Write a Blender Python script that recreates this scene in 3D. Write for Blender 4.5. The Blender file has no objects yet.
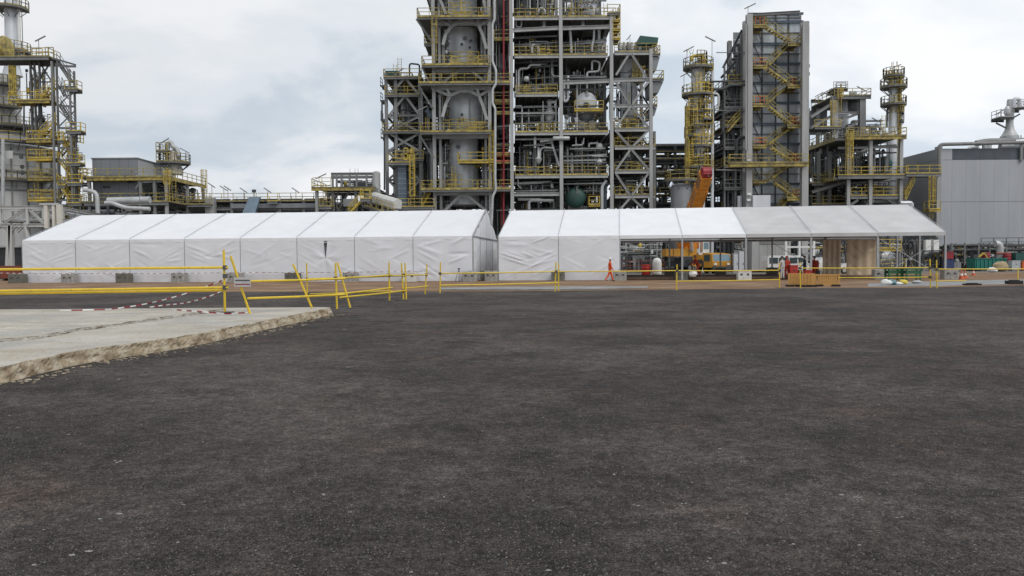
import bpy, math, random
from mathutils import Vector, Matrix, noise
random.seed(11)
RAD = math.radians
scene = bpy.context.scene
col = scene.collection

# ------------------------------------------------------------------ camera
F_PX, EYE, HORIZON_ROW = 793.4, 1.68, 260.5
cam_data = bpy.data.cameras.new('camera')
cam = bpy.data.objects.new('camera', cam_data)
col.objects.link(cam)
cam_data.sensor_width = 36.0
cam_data.lens = F_PX * 36.0 / 1024.0
cam_data.clip_start, cam_data.clip_end = 0.1, 9000
CAM_M = (Matrix.Translation((0, 0, EYE))
         @ Matrix.Rotation(math.pi / 2 - math.atan((288 - HORIZON_ROW) / F_PX), 4, 'X')
         @ Matrix.Rotation(-0.0071, 4, 'Z'))
cam.matrix_world = CAM_M
scene.camera = cam

# ------------------------------------------------------------------ sky and sun
SUN_EL, SUN_AZ = 50.0, 138.0          # azimuth clockwise from +Y (behind the camera, to the right)
world = bpy.data.worlds.new('World')
scene.world = world
world.use_nodes = True
wn, wl = world.node_tree.nodes, world.node_tree.links
wn.clear()
w_out = wn.new('ShaderNodeOutputWorld')
w_bg = wn.new('ShaderNodeBackground')
sky = wn.new('ShaderNodeTexSky')
sky.sky_type = 'NISHITA'
sky.sun_disc = False
sky.sun_elevation = RAD(SUN_EL)
sky.sun_rotation = RAD(SUN_AZ)
sky.air_density, sky.dust_density, sky.ozone_density = 1.0, 2.0, 1.0


def wmath(op, a, b=None, c=None):
    n = wn.new('ShaderNodeMath'); n.operation = op
    for i, s in enumerate((a, b, c)):
        if s is None: continue
        if isinstance(s, (int, float)): n.inputs[i].default_value = s
        else: wl.new(s, n.inputs[i])
    return n.outputs[0]


def wmix(fac, a, b):
    n = wn.new('ShaderNodeMix'); n.data_type = 'RGBA'
    for s, k in ((fac, 0), (a, 6), (b, 7)):
        if isinstance(s, (int, float)): n.inputs[k].default_value = s
        elif isinstance(s, tuple): n.inputs[k].default_value = (*s, 1)
        else: wl.new(s, n.inputs[k])
    return n.outputs[2]


def wramp(fac, stops):
    n = wn.new('ShaderNodeValToRGB')
    e = n.color_ramp.elements
    while len(e) < len(stops): e.new(0.5)
    for el, (p, c) in zip(e, stops):
        el.position = p; el.color = (c, c, c, 1) if isinstance(c, (int, float)) else (*c, 1)
    n.color_ramp.interpolation = 'EASE'
    wl.new(fac, n.inputs[0])
    return n.outputs[0]


w_tc = wn.new('ShaderNodeTexCoord')
w_sep = wn.new('ShaderNodeSeparateXYZ'); wl.new(w_tc.outputs['Generated'], w_sep.inputs[0])
up = wmath('MAXIMUM', w_sep.outputs[2], 0.0)
den = wmath('ADD', up, 0.30)           # cloud layer seen in perspective
w_cmb = wn.new('ShaderNodeCombineXYZ')
wl.new(wmath('DIVIDE', w_sep.outputs[0], den), w_cmb.inputs[0])
wl.new(wmath('DIVIDE', w_sep.outputs[1], den), w_cmb.inputs[1])
wl.new(wmath('MULTIPLY', up, 2.2), w_cmb.inputs[2])


def wnoise(scale, detail, rough, off):
    m = wn.new('ShaderNodeMapping'); m.inputs['Location'].default_value = off
    wl.new(w_cmb.outputs[0], m.inputs[0])
    n = wn.new('ShaderNodeTexNoise')
    n.inputs['Scale'].default_value = scale; n.inputs['Detail'].default_value = detail
    n.inputs['Roughness'].default_value = rough; n.inputs['Distortion'].default_value = 0.55
    wl.new(m.outputs[0], n.inputs[0])
    return n.outputs[0]


big = wramp(wnoise(1.15, 7, 0.52, (5.3, 2.6, 0.4)), [(0.41, 0.0), (0.50, 0.62), (0.60, 1.0)])
fine = wramp(wnoise(4.2, 9, 0.58, (7.0, 3.0, 2.0)), [(0.35, 0.0), (0.80, 1.0)])
veil = wmix(big, (0.60, 0.68, 0.765), (0.915, 0.935, 0.965))        # grey belly .. bright sheet
veil = wmix(wmath('MULTIPLY', fine, 0.40), veil, (0.93, 0.94, 0.95))
thin = wramp(wnoise(0.9, 4, 0.5, (1.0, 8.0, 4.0)), [(0.55, 0.0), (0.75, 1.0)])
sky_s = wn.new('ShaderNodeVectorMath'); sky_s.operation = 'SCALE'
wl.new(sky.outputs[0], sky_s.inputs[0]); sky_s.inputs['Scale'].default_value = 0.10
final = wmix(wmath('MULTIPLY', thin, 0.12), veil, sky_s.outputs[0])
# the sheet of cloud is brighter to the right (thin cloud) and greyer to the left
lr = wmath('MULTIPLY_ADD', w_sep.outputs[0], 0.17, 1.0)
fs = wn.new('ShaderNodeVectorMath'); fs.operation = 'SCALE'
wl.new(final, fs.inputs[0]); wl.new(lr, fs.inputs['Scale'])
wl.new(fs.outputs[0], w_bg.inputs['Color'])
w_bg.inputs['Strength'].default_value = 1.0
wl.new(w_bg.outputs[0], w_out.inputs[0])

sun_data = bpy.data.lights.new('sun', 'SUN')
sun_data.energy = 1.4
sun_data.angle = RAD(22)
sun_data.color = (1.0, 0.96, 0.90)
sun = bpy.data.objects.new('sun', sun_data)
col.objects.link(sun)
_az, _el = RAD(SUN_AZ), RAD(SUN_EL)
_dir = Vector((math.sin(_az) * math.cos(_el), math.cos(_az) * math.cos(_el), math.sin(_el)))
sun.rotation_euler = _dir.to_track_quat('Z', 'Y').to_euler()
sun.location = (0, 0, 120)

vs = scene.view_settings
vs.view_transform, vs.look, vs.exposure, vs.gamma = 'Standard', 'None', 0.0, 1.0
vs.use_curve_mapping = False

# ------------------------------------------------------------------ helpers
CAM3 = CAM_M.to_3x3()
CAM_P = Vector((0, 0, EYE))


def ray(u, v):
    return CAM3 @ Vector(((u - 512) / F_PX, (288 - v) / F_PX, -1))


def W(u, v, Y):
    """photo pixel -> point on the vertical plane at depth Y"""
    d = ray(u, v)
    return CAM_P + d * (Y / d.y)


def G(u, v, z=0.0):
    """photo pixel -> point on the level z"""
    d = ray(u, v)
    return CAM_P + d * ((z - EYE) / d.z)


def X(u, Y, v=200): return W(u, v, Y).x
def Z(v, Y, u=512): return W(u, v, Y).z


MATS = {}


def mat(name, color, rough=0.6, metal=0.0, var=0.25, scale=1.5, bump=0.0, bscale=20.0, rust=None, rust_amt=0.0, transl=0.0, streak=False):
    """procedural paint / metal / cloth with mottling, dirt streaks and fine relief"""
    if name in MATS: return MATS[name]
    m = bpy.data.materials.new(name); m.use_nodes = True
    nt = m.node_tree; N, L = nt.nodes, nt.links
    b = N['Principled BSDF']
    tc = N.new('ShaderNodeTexCoord')
    mp = N.new('ShaderNodeMapping'); L.new(tc.outputs['Object'], mp.inputs[0])
    if streak: mp.inputs['Scale'].default_value = (1, 1, 0.18)
    n1 = N.new('ShaderNodeTexNoise'); n1.inputs['Scale'].default_value = scale
    n1.inputs['Detail'].default_value = 7; n1.inputs['Roughness'].default_value = 0.62
    L.new(mp.outputs[0], n1.inputs[0])
    r = N.new('ShaderNodeValToRGB')
    c = Vector(color)
    r.color_ramp.elements[0].position = 0.30; r.color_ramp.elements[1].position = 0.70
    r.color_ramp.elements[0].color = (*(c * (1 - var)), 1)
    hi = c * (1 + var * 0.7)
    r.color_ramp.elements[1].color = (min(hi.x, .95), min(hi.y, .95), min(hi.z, .95), 1)
    L.new(n1.outputs[0], r.inputs[0])
    out = r.outputs[0]
    if rust:
        n2 = N.new('ShaderNodeTexNoise'); n2.inputs['Scale'].default_value = scale * 2.3
        n2.inputs['Detail'].default_value = 8; n2.inputs['Roughness'].default_value = 0.7
        L.new(mp.outputs[0], n2.inputs[0])
        r2 = N.new('ShaderNodeValToRGB')
        r2.color_ramp.elements[0].position = 0.60 - rust_amt * 0.25; r2.color_ramp.elements[1].position = 0.78 - rust_amt * 0.2
        L.new(n2.outputs[0], r2.inputs[0])
        mx = N.new('ShaderNodeMix'); mx.data_type = 'RGBA'
        L.new(r2.outputs[0], mx.inputs[0]); L.new(out, mx.inputs[6]); mx.inputs[7].default_value = (*rust, 1)
        out = mx.outputs[2]
    L.new(out, b.inputs['Base Color'])
    b.inputs['Roughness'].default_value = rough
    b.inputs['Metallic'].default_value = metal
    if bump > 0:
        n3 = N.new('ShaderNodeTexNoise'); n3.inputs['Scale'].default_value = bscale; n3.inputs['Detail'].default_value = 6
        L.new(tc.outputs['Object'], n3.inputs[0])
        bp = N.new('ShaderNodeBump'); bp.inputs['Strength'].default_value = bump; bp.inputs['Distance'].default_value = 0.02
        L.new(n3.outputs[0], bp.inputs['Height']); L.new(bp.outputs[0], b.inputs['Normal'])
    if transl > 0:
        t = N.new('ShaderNodeBsdfTranslucent'); L.new(out, t.inputs[0])
        ms = N.new('ShaderNodeMixShader'); ms.inputs[0].default_value = transl
        L.new(b.outputs[0], ms.inputs[1]); L.new(t.outputs[0], ms.inputs[2])
        L.new(ms.outputs[0], N['Material Output'].inputs[0])
    MATS[name] = m
    return m


STEEL = mat('galvanised_steel', (0.21, 0.212, 0.21), 0.62, 0.15, 0.28, 0.8, streak=True)
STEEL_L = mat('pale_galvanised_steel', (0.37, 0.37, 0.365), 0.58, 0.1, 0.22, 0.8, streak=True)
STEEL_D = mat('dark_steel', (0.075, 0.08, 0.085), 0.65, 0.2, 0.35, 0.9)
GRATE = mat('deck_grating', (0.15, 0.15, 0.14), 0.75, 0.1, 0.35, 0.7)
YEL = mat('safety_yellow', (0.60, 0.44, 0.06), 0.55, 0.0, 0.35, 0.9, rust=(0.22, 0.16, 0.06), rust_amt=0.6)
YEL_D = mat('weathered_yellow', (0.47, 0.365, 0.08), 0.6, 0.0, 0.4, 0.9, rust=(0.13, 0.105, 0.06), rust_amt=0.75)
YEL_B = mat('barrier_yellow', (0.72, 0.50, 0.025), 0.42, 0.0, 0.14, 3.0, rust=(0.30, 0.20, 0.05), rust_amt=0.12)
CLAD = mat('aluminium_cladding', (0.60, 0.62, 0.65), 0.42, 0.12, 0.2, 0.5, streak=True)
CLAD_D = mat('dull_cladding', (0.22, 0.23, 0.24), 0.5, 0.3, 0.25, 0.5, streak=True)
PIPE_W = mat('pale_pipe_lagging', (0.47, 0.48, 0.48), 0.5, 0.2, 0.22, 1.1)
PIPE_G = mat('grey_pipe', (0.20, 0.205, 0.21), 0.55, 0.3, 0.3, 1.1)
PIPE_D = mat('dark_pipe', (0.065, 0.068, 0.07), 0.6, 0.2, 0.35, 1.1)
RED = mat('red_paint', (0.26, 0.02, 0.028), 0.5, 0.0, 0.25, 1.2)
ORANGE_R = mat('orange_red_paint', (0.60, 0.12, 0.03), 0.5, 0.0, 0.25, 1.2)
TEAL = mat('teal_paint', (0.02, 0.085, 0.075), 0.5, 0.0, 0.25, 0.9)
GREEN = mat('dark_green_paint', (0.028, 0.075, 0.062), 0.5, 0.0, 0.3, 0.9)
BLUEGREY = mat('blue_grey_paint', (0.115, 0.155, 0.20), 0.5, 0.0, 0.2, 0.6)
CONC = mat('concrete', (0.33, 0.32, 0.30), 0.9, 0.0, 0.3, 1.2, 0.4, 18)
WHITE = mat('white_paint', (0.72, 0.72, 0.70), 0.45, 0.0, 0.12, 1.2)
BLACK = mat('black_rubber', (0.018, 0.018, 0.018), 0.8, 0.0, 0.3, 3)
GLASS = mat('dark_window_glass', (0.06, 0.085, 0.095), 0.12, 0.0, 0.2, 0.8)
BRICKRED = mat('rusty_red_steel', (0.22, 0.06, 0.04), 0.7, 0.0, 0.3, 1.0)

ORG = {}


def finish(o, parent=None):
    col.objects.link(o)
    if parent is not None:
        o.parent = parent
        ORG[o.name] = ORG[parent.name]
    return o


def thing(name, label, cat, loc=(0, 0, 0), rz=0.0, group=None, local=False):
    o = bpy.data.objects.new(name, None)
    col.objects.link(o)
    o.empty_display_size = 0.3
    o.location = loc
    o.rotation_euler = (0, 0, rz)
    o['label'] = label; o['category'] = cat
    if group: o['group'] = group
    ORG[o.name] = Vector((0, 0, 0)) if local else Vector(loc)
    return o


def tag(o, label, cat, group=None):
    o['label'] = label; o['category'] = cat
    if group: o['group'] = group
    return o


class MB:
    def __init__(s): s.v, s.f, s.mi, s.cur = [], [], [], 0

    def face(s, idx):
        s.f.append(idx); s.mi.append(s.cur)

    def add(s, vs, fs):
        o = len(s.v)
        s.v.extend(vs)
        for f in fs: s.face([i + o for i in f])
        return s

    def boxb(s, x0, x1, y0, y1, z0, z1):
        vs = [Vector(p) for p in ((x0, y0, z0), (x1, y0, z0), (x1, y1, z0), (x0, y1, z0), (x0, y0, z1), (x1, y0, z1), (x1, y1, z1), (x0, y1, z1))]
        return s.add(vs, [(3, 2, 1, 0), (4, 5, 6, 7), (0, 1, 5, 4), (1, 2, 6, 5), (2, 3, 7, 6), (3, 0, 4, 7)])

    def box(s, c, sz, rz=0.0):
        ca, sa = math.cos(rz), math.sin(rz)
        c = Vector(c); vs = []
        for dz in (-.5, .5):
            for dx, dy in ((-.5, -.5), (.5, -.5), (.5, .5), (-.5, .5)):
                x, y = dx * sz[0], dy * sz[1]
                vs.append(c + Vector((x * ca - y * sa, x * sa + y * ca, dz * sz[2])))
        return s.add(vs, [(3, 2, 1, 0), (4, 5, 6, 7), (0, 1, 5, 4), (1, 2, 6, 5), (2, 3, 7, 6), (3, 0, 4, 7)])

    @staticmethod
    def basis(a, b, ref=None):
        d = (b - a).normalized()
        r = Vector(ref) if ref is not None else (Vector((0, 0, 1)) if abs(d.z) < 0.9 else Vector((0, 1, 0)))
        s_ = d.cross(r).normalized()
        return d, s_, s_.cross(d).normalized()

    def extr(s, a, b, prof, ref=None):
        a, b = Vector(a), Vector(b)
        if (b - a).length < 1e-5: return s
        d, p, q = s.basis(a, b, ref)
        n = len(prof)
        vs = [a + p * x + q * y for x, y in prof] + [b + p * x + q * y for x, y in prof]
        fs = [(i, (i + 1) % n, (i + 1) % n + n, i + n) for i in range(n)]
        fs += [tuple(range(n - 1, -1, -1)), tuple(range(n, 2 * n))]
        return s.add(vs, fs)

    def bar(s, a, b, w, h=None, ref=None):
        h = h or w
        return s.extr(a, b, [(-w / 2, -h / 2), (w / 2, -h / 2), (w / 2, h / 2), (-w / 2, h / 2)], ref)

    def hbar(s, a, b, w, h=None, ref=None):
        h = h or w
        t, k = min(w, h) * 0.13, min(w, h) * 0.09
        W_, H_ = w / 2, h / 2
        return s.extr(a, b, [(-W_, -H_), (W_, -H_), (W_, -H_ + t), (k, -H_ + t), (k, H_ - t), (W_, H_ - t), (W_, H_), (-W_, H_), (-W_, H_ - t), (-k, H_ - t), (-k, -H_ + t), (-W_, -H_ + t)], ref)

    def tube(s, pts, r, n=8, closed=False):
        pts = [Vector(p) for p in pts]
        m = len(pts); rs = r if isinstance(r, (list, tuple)) else [r] * m
        base = len(s.v); prevp = None
        for i, p in enumerate(pts):
            if closed: d = (pts[(i + 1) % m] - pts[i - 1])
            elif i == 0: d = pts[1] - p
            elif i == m - 1: d = p - pts[i - 1]
            else: d = (pts[i + 1] - p).normalized() + (p - pts[i - 1]).normalized()
            d = d.normalized()
            if prevp is None:
                r0 = Vector((0, 0, 1)) if abs(d.z) < .9 else Vector((1, 0, 0))
                a = d.cross(r0).normalized()
            else:
                a = (prevp - d * prevp.dot(d))
                a = a.normalized() if a.length > 1e-6 else d.orthogonal().normalized()
            prevp = a; b = d.cross(a)
            for k in range(n):
                t = 2 * math.pi * k / n
                s.v.append(p + (a * math.cos(t) + b * math.sin(t)) * rs[i])
        for i in range(m if closed else m - 1):
            j = (i + 1) % m
            for k in range(n):
                k2 = (k + 1) % n
                s.face([base + i * n + k, base + i * n + k2, base + j * n + k2, base + j * n + k])
        if not closed:
            s.face([base + k for k in range(n - 1, -1, -1)])
            s.face([base + (m - 1) * n + k for k in range(n)])
        return s

    def lathe(s, o, prof, n=20, axis=(0, 0, 1)):
        """prof: (radius, distance along axis)"""
        o = Vector(o); ax = Vector(axis).normalized()
        return s.tube_prof(o, ax, prof, n)

    def tube_prof(s, o, ax, prof, n):
        a = ax.orthogonal().normalized(); b = ax.cross(a); base = len(s.v); m = len(prof)
        for r, t in prof:
            for k in range(n):
                th = 2 * math.pi * k / n
                s.v.append(o + ax * t + (a * math.cos(th) + b * math.sin(th)) * max(r, 1e-4))
        for i in range(m - 1):
            for k in range(n):
                k2 = (k + 1) % n
                s.face([base + i * n + k, base + i * n + k2, base + (i + 1) * n + k2, base + (i + 1) * n + k])
        s.face([base + k for k in range(n - 1, -1, -1)])
        s.face([base + (m - 1) * n + k for k in range(n)])
        return s

    def build(s, name, mats, parent=None, smooth=False, kind=None):
        me = bpy.data.meshes.new(name)
        if parent is not None: org = ORG[parent.name]
        else:
            xs = [p.x for p in s.v]; ys = [p.y for p in s.v]; zs = [p.z for p in s.v]
            org = Vector(((min(xs) + max(xs)) / 2, (min(ys) + max(ys)) / 2, min(zs)))
        me.from_pydata([(p.x - org.x, p.y - org.y, p.z - org.z) for p in s.v], [], s.f)
        mats = mats if isinstance(mats, (list, tuple)) else [mats]
        for m in mats: me.materials.append(m)
        if len(mats) > 1: me.polygons.foreach_set('material_index', s.mi)
        if smooth:
            me.polygons.foreach_set('use_smooth', [True] * len(me.polygons))
            try: me.set_sharp_from_angle(angle=RAD(40))
            except Exception: pass
        me.update()
        o = bpy.data.objects.new(name, me)
        col.objects.link(o)
        if parent is not None: o.parent = parent; ORG[o.name] = org
        else: o.location = org; ORG[o.name] = org
        if kind: o['kind'] = kind
        return o


# ---- one-line parts
def beam(par, a, b, w=0.35, h=None, m=STEEL, name='beam'):
    return MB().hbar(a, b, w, h or w).build(name, m, par)


def beamp(par, u0, v0, u1, v1, Y, w=0.35, h=None, m=STEEL, name='beam'):
    return beam(par, W(u0, v0, Y), W(u1, v1, Y), w, h, m, name)


def rnd_corner(pts, r, k=3):
    """round the corners of a pipe route"""
    pts = [Vector(p) for p in pts]
    out = [pts[0]]
    for i in range(1, len(pts) - 1):
        a, b, c = pts[i - 1], pts[i], pts[i + 1]
        d0, d1 = (a - b), (c - b)
        q = min(r, d0.length * .45, d1.length * .45)
        p0, p1 = b + d0.normalized() * q, b + d1.normalized() * q
        for j in range(k + 1):
            t = j / k
            out.append(p0.lerp(b, t).lerp(b.lerp(p1, t), t))
    out.append(pts[-1])
    return out


def pipe(par, pts, r=0.15, m=PIPE_G, n=8, name='pipe', corner=None):
    return MB().tube(rnd_corner(pts, corner or r * 2.6), r, n).build(name, m, par, smooth=True)


def rail_mb(mb, pts, h=1.1, t=0.055, step=1.6, closed=False, toe=True):
    pts = [Vector(p) for p in pts]
    if closed: pts = pts + [pts[0]]
    up_ = Vector((0, 0, 1))
    for a, b in zip(pts[:-1], pts[1:]):
        L = (b - a).length
        if L < .05: continue
        n = max(1, int(round(L / step)))
        for i in range(n + 1):
            p = a.lerp(b, i / n)
            mb.bar(p, p + up_ * h, t)
        mb.bar(a + up_ * h, b + up_ * h, t * 1.1)
        mb.bar(a + up_ * h * .55, b + up_ * h * .55, t)
        if toe: mb.bar(a + up_ * .07, b + up_ * .07, .03, .14)
    return mb


def railing(par, pts, h=1.1, m=YEL_D, closed=False, t=0.068, step=1.6):
    return rail_mb(MB(), pts, h, t, step, closed).build('railing', m, par)


def deck(par, x0, x1, y0, y1, z, rails='fblr', th=0.3, m=GRATE, rm=YEL_D, edge=True, em=STEEL):
    """grating deck with edge beams and handrails on the sides named in rails"""
    d = MB().boxb(x0, x1, y0, y1, z - 0.06, z).build('deck', m, par)
    if edge:
        for a, b in (((x0, y0), (x1, y0)), ((x0, y1), (x1, y1))):
            beam(par, (a[0], a[1], z - .08 - th / 2), (b[0], b[1], z - .08 - th / 2), .2, th, em)
    e = .05
    seg = {'f': ((x0, y0 + e), (x1, y0 + e)), 'b': ((x0, y1 - e), (x1, y1 - e)), 'l': ((x0 + e, y0), (x0 + e, y1)), 'r': ((x1 - e, y0), (x1 - e, y1))}
    for k in rails:
        if k in seg:
            a, b = seg[k]
            railing(par, [(a[0], a[1], z), (b[0], b[1], z)], m=rm)
    return d


def stair(par, a, b, width=0.9, m=YEL_D, wdir=(0, 1, 0), tm=None):
    """stair flight from a (bottom) up to b (top), stringers either side along wdir"""
    a, b, wd = Vector(a), Vector(b), Vector(wdir).normalized()
    mb = MB()
    for s_ in (-.5, .5):
        o = wd * width * s_
        mb.bar(a + o, b + o, .06, .22)
        u_ = Vector((0, 0, 1))
        n = max(2, int((b - a).length / 1.6))
        for i in range(n + 1):
            p = a.lerp(b, i / n) + o
            mb.bar(p, p + u_ * 1.05, .055)
        mb.bar(a + o + u_ * 1.05, b + o + u_ * 1.05, .065)
        mb.bar(a + o + u_ * .58, b + o + u_ * .58, .05)
    n = max(3, int((b.z - a.z) / .24))
    d = (b - a); d.z = 0
    dd = d.normalized() if d.length > 0 else Vector((1, 0, 0))
    for i in range(1, n):
        p = a.lerp(b, i / n)
        c = [p - dd * .13 - wd * width / 2, p + dd * .13 - wd * width / 2, p + dd * .13 + wd * width / 2, p - dd * .13 + wd * width / 2]
        k = len(mb.v)
        mb.v += [q + Vector((0, 0, -.02)) for q in c] + [q + Vector((0, 0, .02)) for q in c]
        for f in ((3, 2, 1, 0), (4, 5, 6, 7), (0, 1, 5, 4), (1, 2, 6, 5), (2, 3, 7, 6), (3, 0, 4, 7)): mb.face([k + j for j in f])
    return mb.build('stair_flight', m, par)


def ladder(par, p, z0, z1, m=YEL, face=(0, -1, 0), cage=True):
    p = Vector(p); f = Vector(face).normalized(); sd = f.cross(Vector((0, 0, 1))).normalized()
    mb = MB()
    for k in (-.25, .25):
        mb.bar((p.x + sd.x * k, p.y + sd.y * k, z0), (p.x + sd.x * k, p.y + sd.y * k, z1), .06)
    z = z0
    while z < z1:
        mb.bar((p.x - sd.x * .25, p.y - sd.y * .25, z), (p.x + sd.x * .25, p.y + sd.y * .25, z), .035); z += .35
    if cage:
        z = z0 + 2.2
        ring = [(-.38, 0), (-.36, .4), (-.2, .7), (.2, .7), (.36, .4), (.38, 0)]
        while z < z1:
            q = [Vector((p.x, p.y, z)) + sd * a + f * b for a, b in ring]
            for a, b in zip(q[:-1], q[1:]): mb.bar(a, b, .045, .07)
            z += .8
        for a, b in ring:
            q = Vector((p.x, p.y, 0)) + sd * a + f * b
            mb.bar((q.x, q.y, z0 + 2.2), (q.x, q.y, z1), .045)
    return mb.build('ladder', m, par)


def round_deck(par, c, r_in, r_out, z, a0=0, a1=360, rm=YEL_D, seg=16):
    """ring platform round a column, from angle a0 to a1 (degrees, 0 = +X, 270 = towards the camera)"""
    mb = MB(); n = max(3, int(seg * abs(a1 - a0) / 360)); ring = []
    full = abs(a1 - a0) >= 359
    for i in range(n + 1):
        t = RAD(a0 + (a1 - a0) * i / n)
        ring.append((math.cos(t), math.sin(t)))
    for (ca, sa), (cb, sb) in zip(ring[:-1], ring[1:]):
        q = [Vector((c[0] + ca * r_in, c[1] + sa * r_in, z)), Vector((c[0] + ca * r_out, c[1] + sa * r_out, z)), Vector((c[0] + cb * r_out, c[1] + sb * r_out, z)), Vector((c[0] + cb * r_in, c[1] + sb * r_in, z))]
        k = len(mb.v)
        mb.v += [p - Vector((0, 0, .28)) for p in q] + q
        for f in ((3, 2, 1, 0), (4, 5, 6, 7), (0, 1, 5, 4), (1, 2, 6, 5), (2, 3, 7, 6), (3, 0, 4, 7)): mb.face([k + j for j in f])
    d = mb.build('platform', GRATE, par)
    pts = [(c[0] + a * (r_out - .05), c[1] + b * (r_out - .05), z) for a, b in ring]
    if not full: pts = [(c[0] + ring[0][0] * r_in, c[1] + ring[0][1] * r_in, z)] + pts + [(c[0] + ring[-1][0] * r_in, c[1] + ring[-1][1] * r_in, z)]
    railing(par, pts, m=rm, step=1.3)
    mb = MB()
    for i in range(0, n + 1, 2):
        a, b = ring[i]
        mb.bar((c[0] + a * r_out * .95, c[1] + b * r_out * .95, z - .3), (c[0] + a * r_in, c[1] + b * r_in, z - 1.3), .09)
    mb.build('bracket', STEEL, par)
    return d


def vessel(name, label, c, r, z0, z1, m=CLAD, dome=True, skirt=0.0, parent=None, n=28, cat='vessel', bands=True, group=None):
    """upright pressure vessel: shell with domed ends, cladding bands, nozzles"""
    root = parent or thing(name, label, cat, (c[0], c[1], z0), group=group)
    mb = MB()
    prof = []
    if skirt: prof += [(r * 1.06, 0), (r * 1.06, skirt), (r, skirt + .02)]
    else: prof += ([(r * .25, -.0), (r * .7, r * .12), (r * .93, r * .3)] if dome else [(r, 0)])
    prof += [(r, skirt + r * .5 if dome else .01)]
    L = z1 - z0
    prof += [(r, L - r * .5 if dome else L)]
    if dome: prof += [(r * .93, L - r * .25), (r * .7, L - r * .08), (r * .25, L)]
    mb.lathe((c[0], c[1], z0), prof, n).build('shell', m, root, smooth=True)
    if bands:
        k = max(2, int(L / 2.4))
        for i in range(1, k):
            MB().lathe((c[0], c[1], z0 + L * i / k), [(r * .99, -.06), (r + .03, -.06), (r + .03, .06), (r * .99, .06)], n).build('cladding_band', m, root, smooth=True)
        rng = random.Random(int(z0 * 31 + c[0] * 7))
        for i in range(max(2, int(L / 3))):
            t = RAD(rng.uniform(215, 325)); z = z0 + rng.uniform(.12, .88) * L; q = rng.uniform(.1, .22)
            d = Vector((math.cos(t), math.sin(t), 0))
            MB().lathe(Vector((c[0], c[1], z)) + d * (r - .05), [(q, 0), (q, .4), (q * 1.6, .4), (q * 1.6, .52)], 10, d).build('nozzle', PIPE_G, root, smooth=True)
    return root


def drum(par, a, b, r, m=CLAD_D, name='drum', saddles=None):
    """horizontal drum with domed ends between points a and b"""
    a, b = Vector(a), Vector(b); L = (b - a).length
    o = MB().lathe(a, [(r * .3, -r * .42), (r * .75, -r * .28), (r * .96, -r * .08), (r, 0), (r, L), (r * .96, L + r * .08), (r * .75, L + r * .28), (r * .3, L + r * .42)], 20, b - a).build(name, m, par, smooth=True)
    if saddles is not None:
        for t in (.2, .8):
            p = a.lerp(b, t)
            MB().boxb(p.x - (r * .75), p.x + r * .75, p.y - .25, p.y + .25, saddles, p.z - r * .5).build('saddle', CONC, par)
    return o


def lamp_post(par, p, h=2.6, lean=0.9, side=1):
    mb = MB(); p = Vector(p)
    mb.bar(p, p + Vector((0, 0, h)), .06)
    t = p + Vector((0, 0, h))
    mb.bar(t + Vector((-.45 * side, 0, -.32)), t + Vector((lean * side, 0, .35)), .16, .12)
    return mb.build('light_fitting', STEEL, par)


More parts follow.
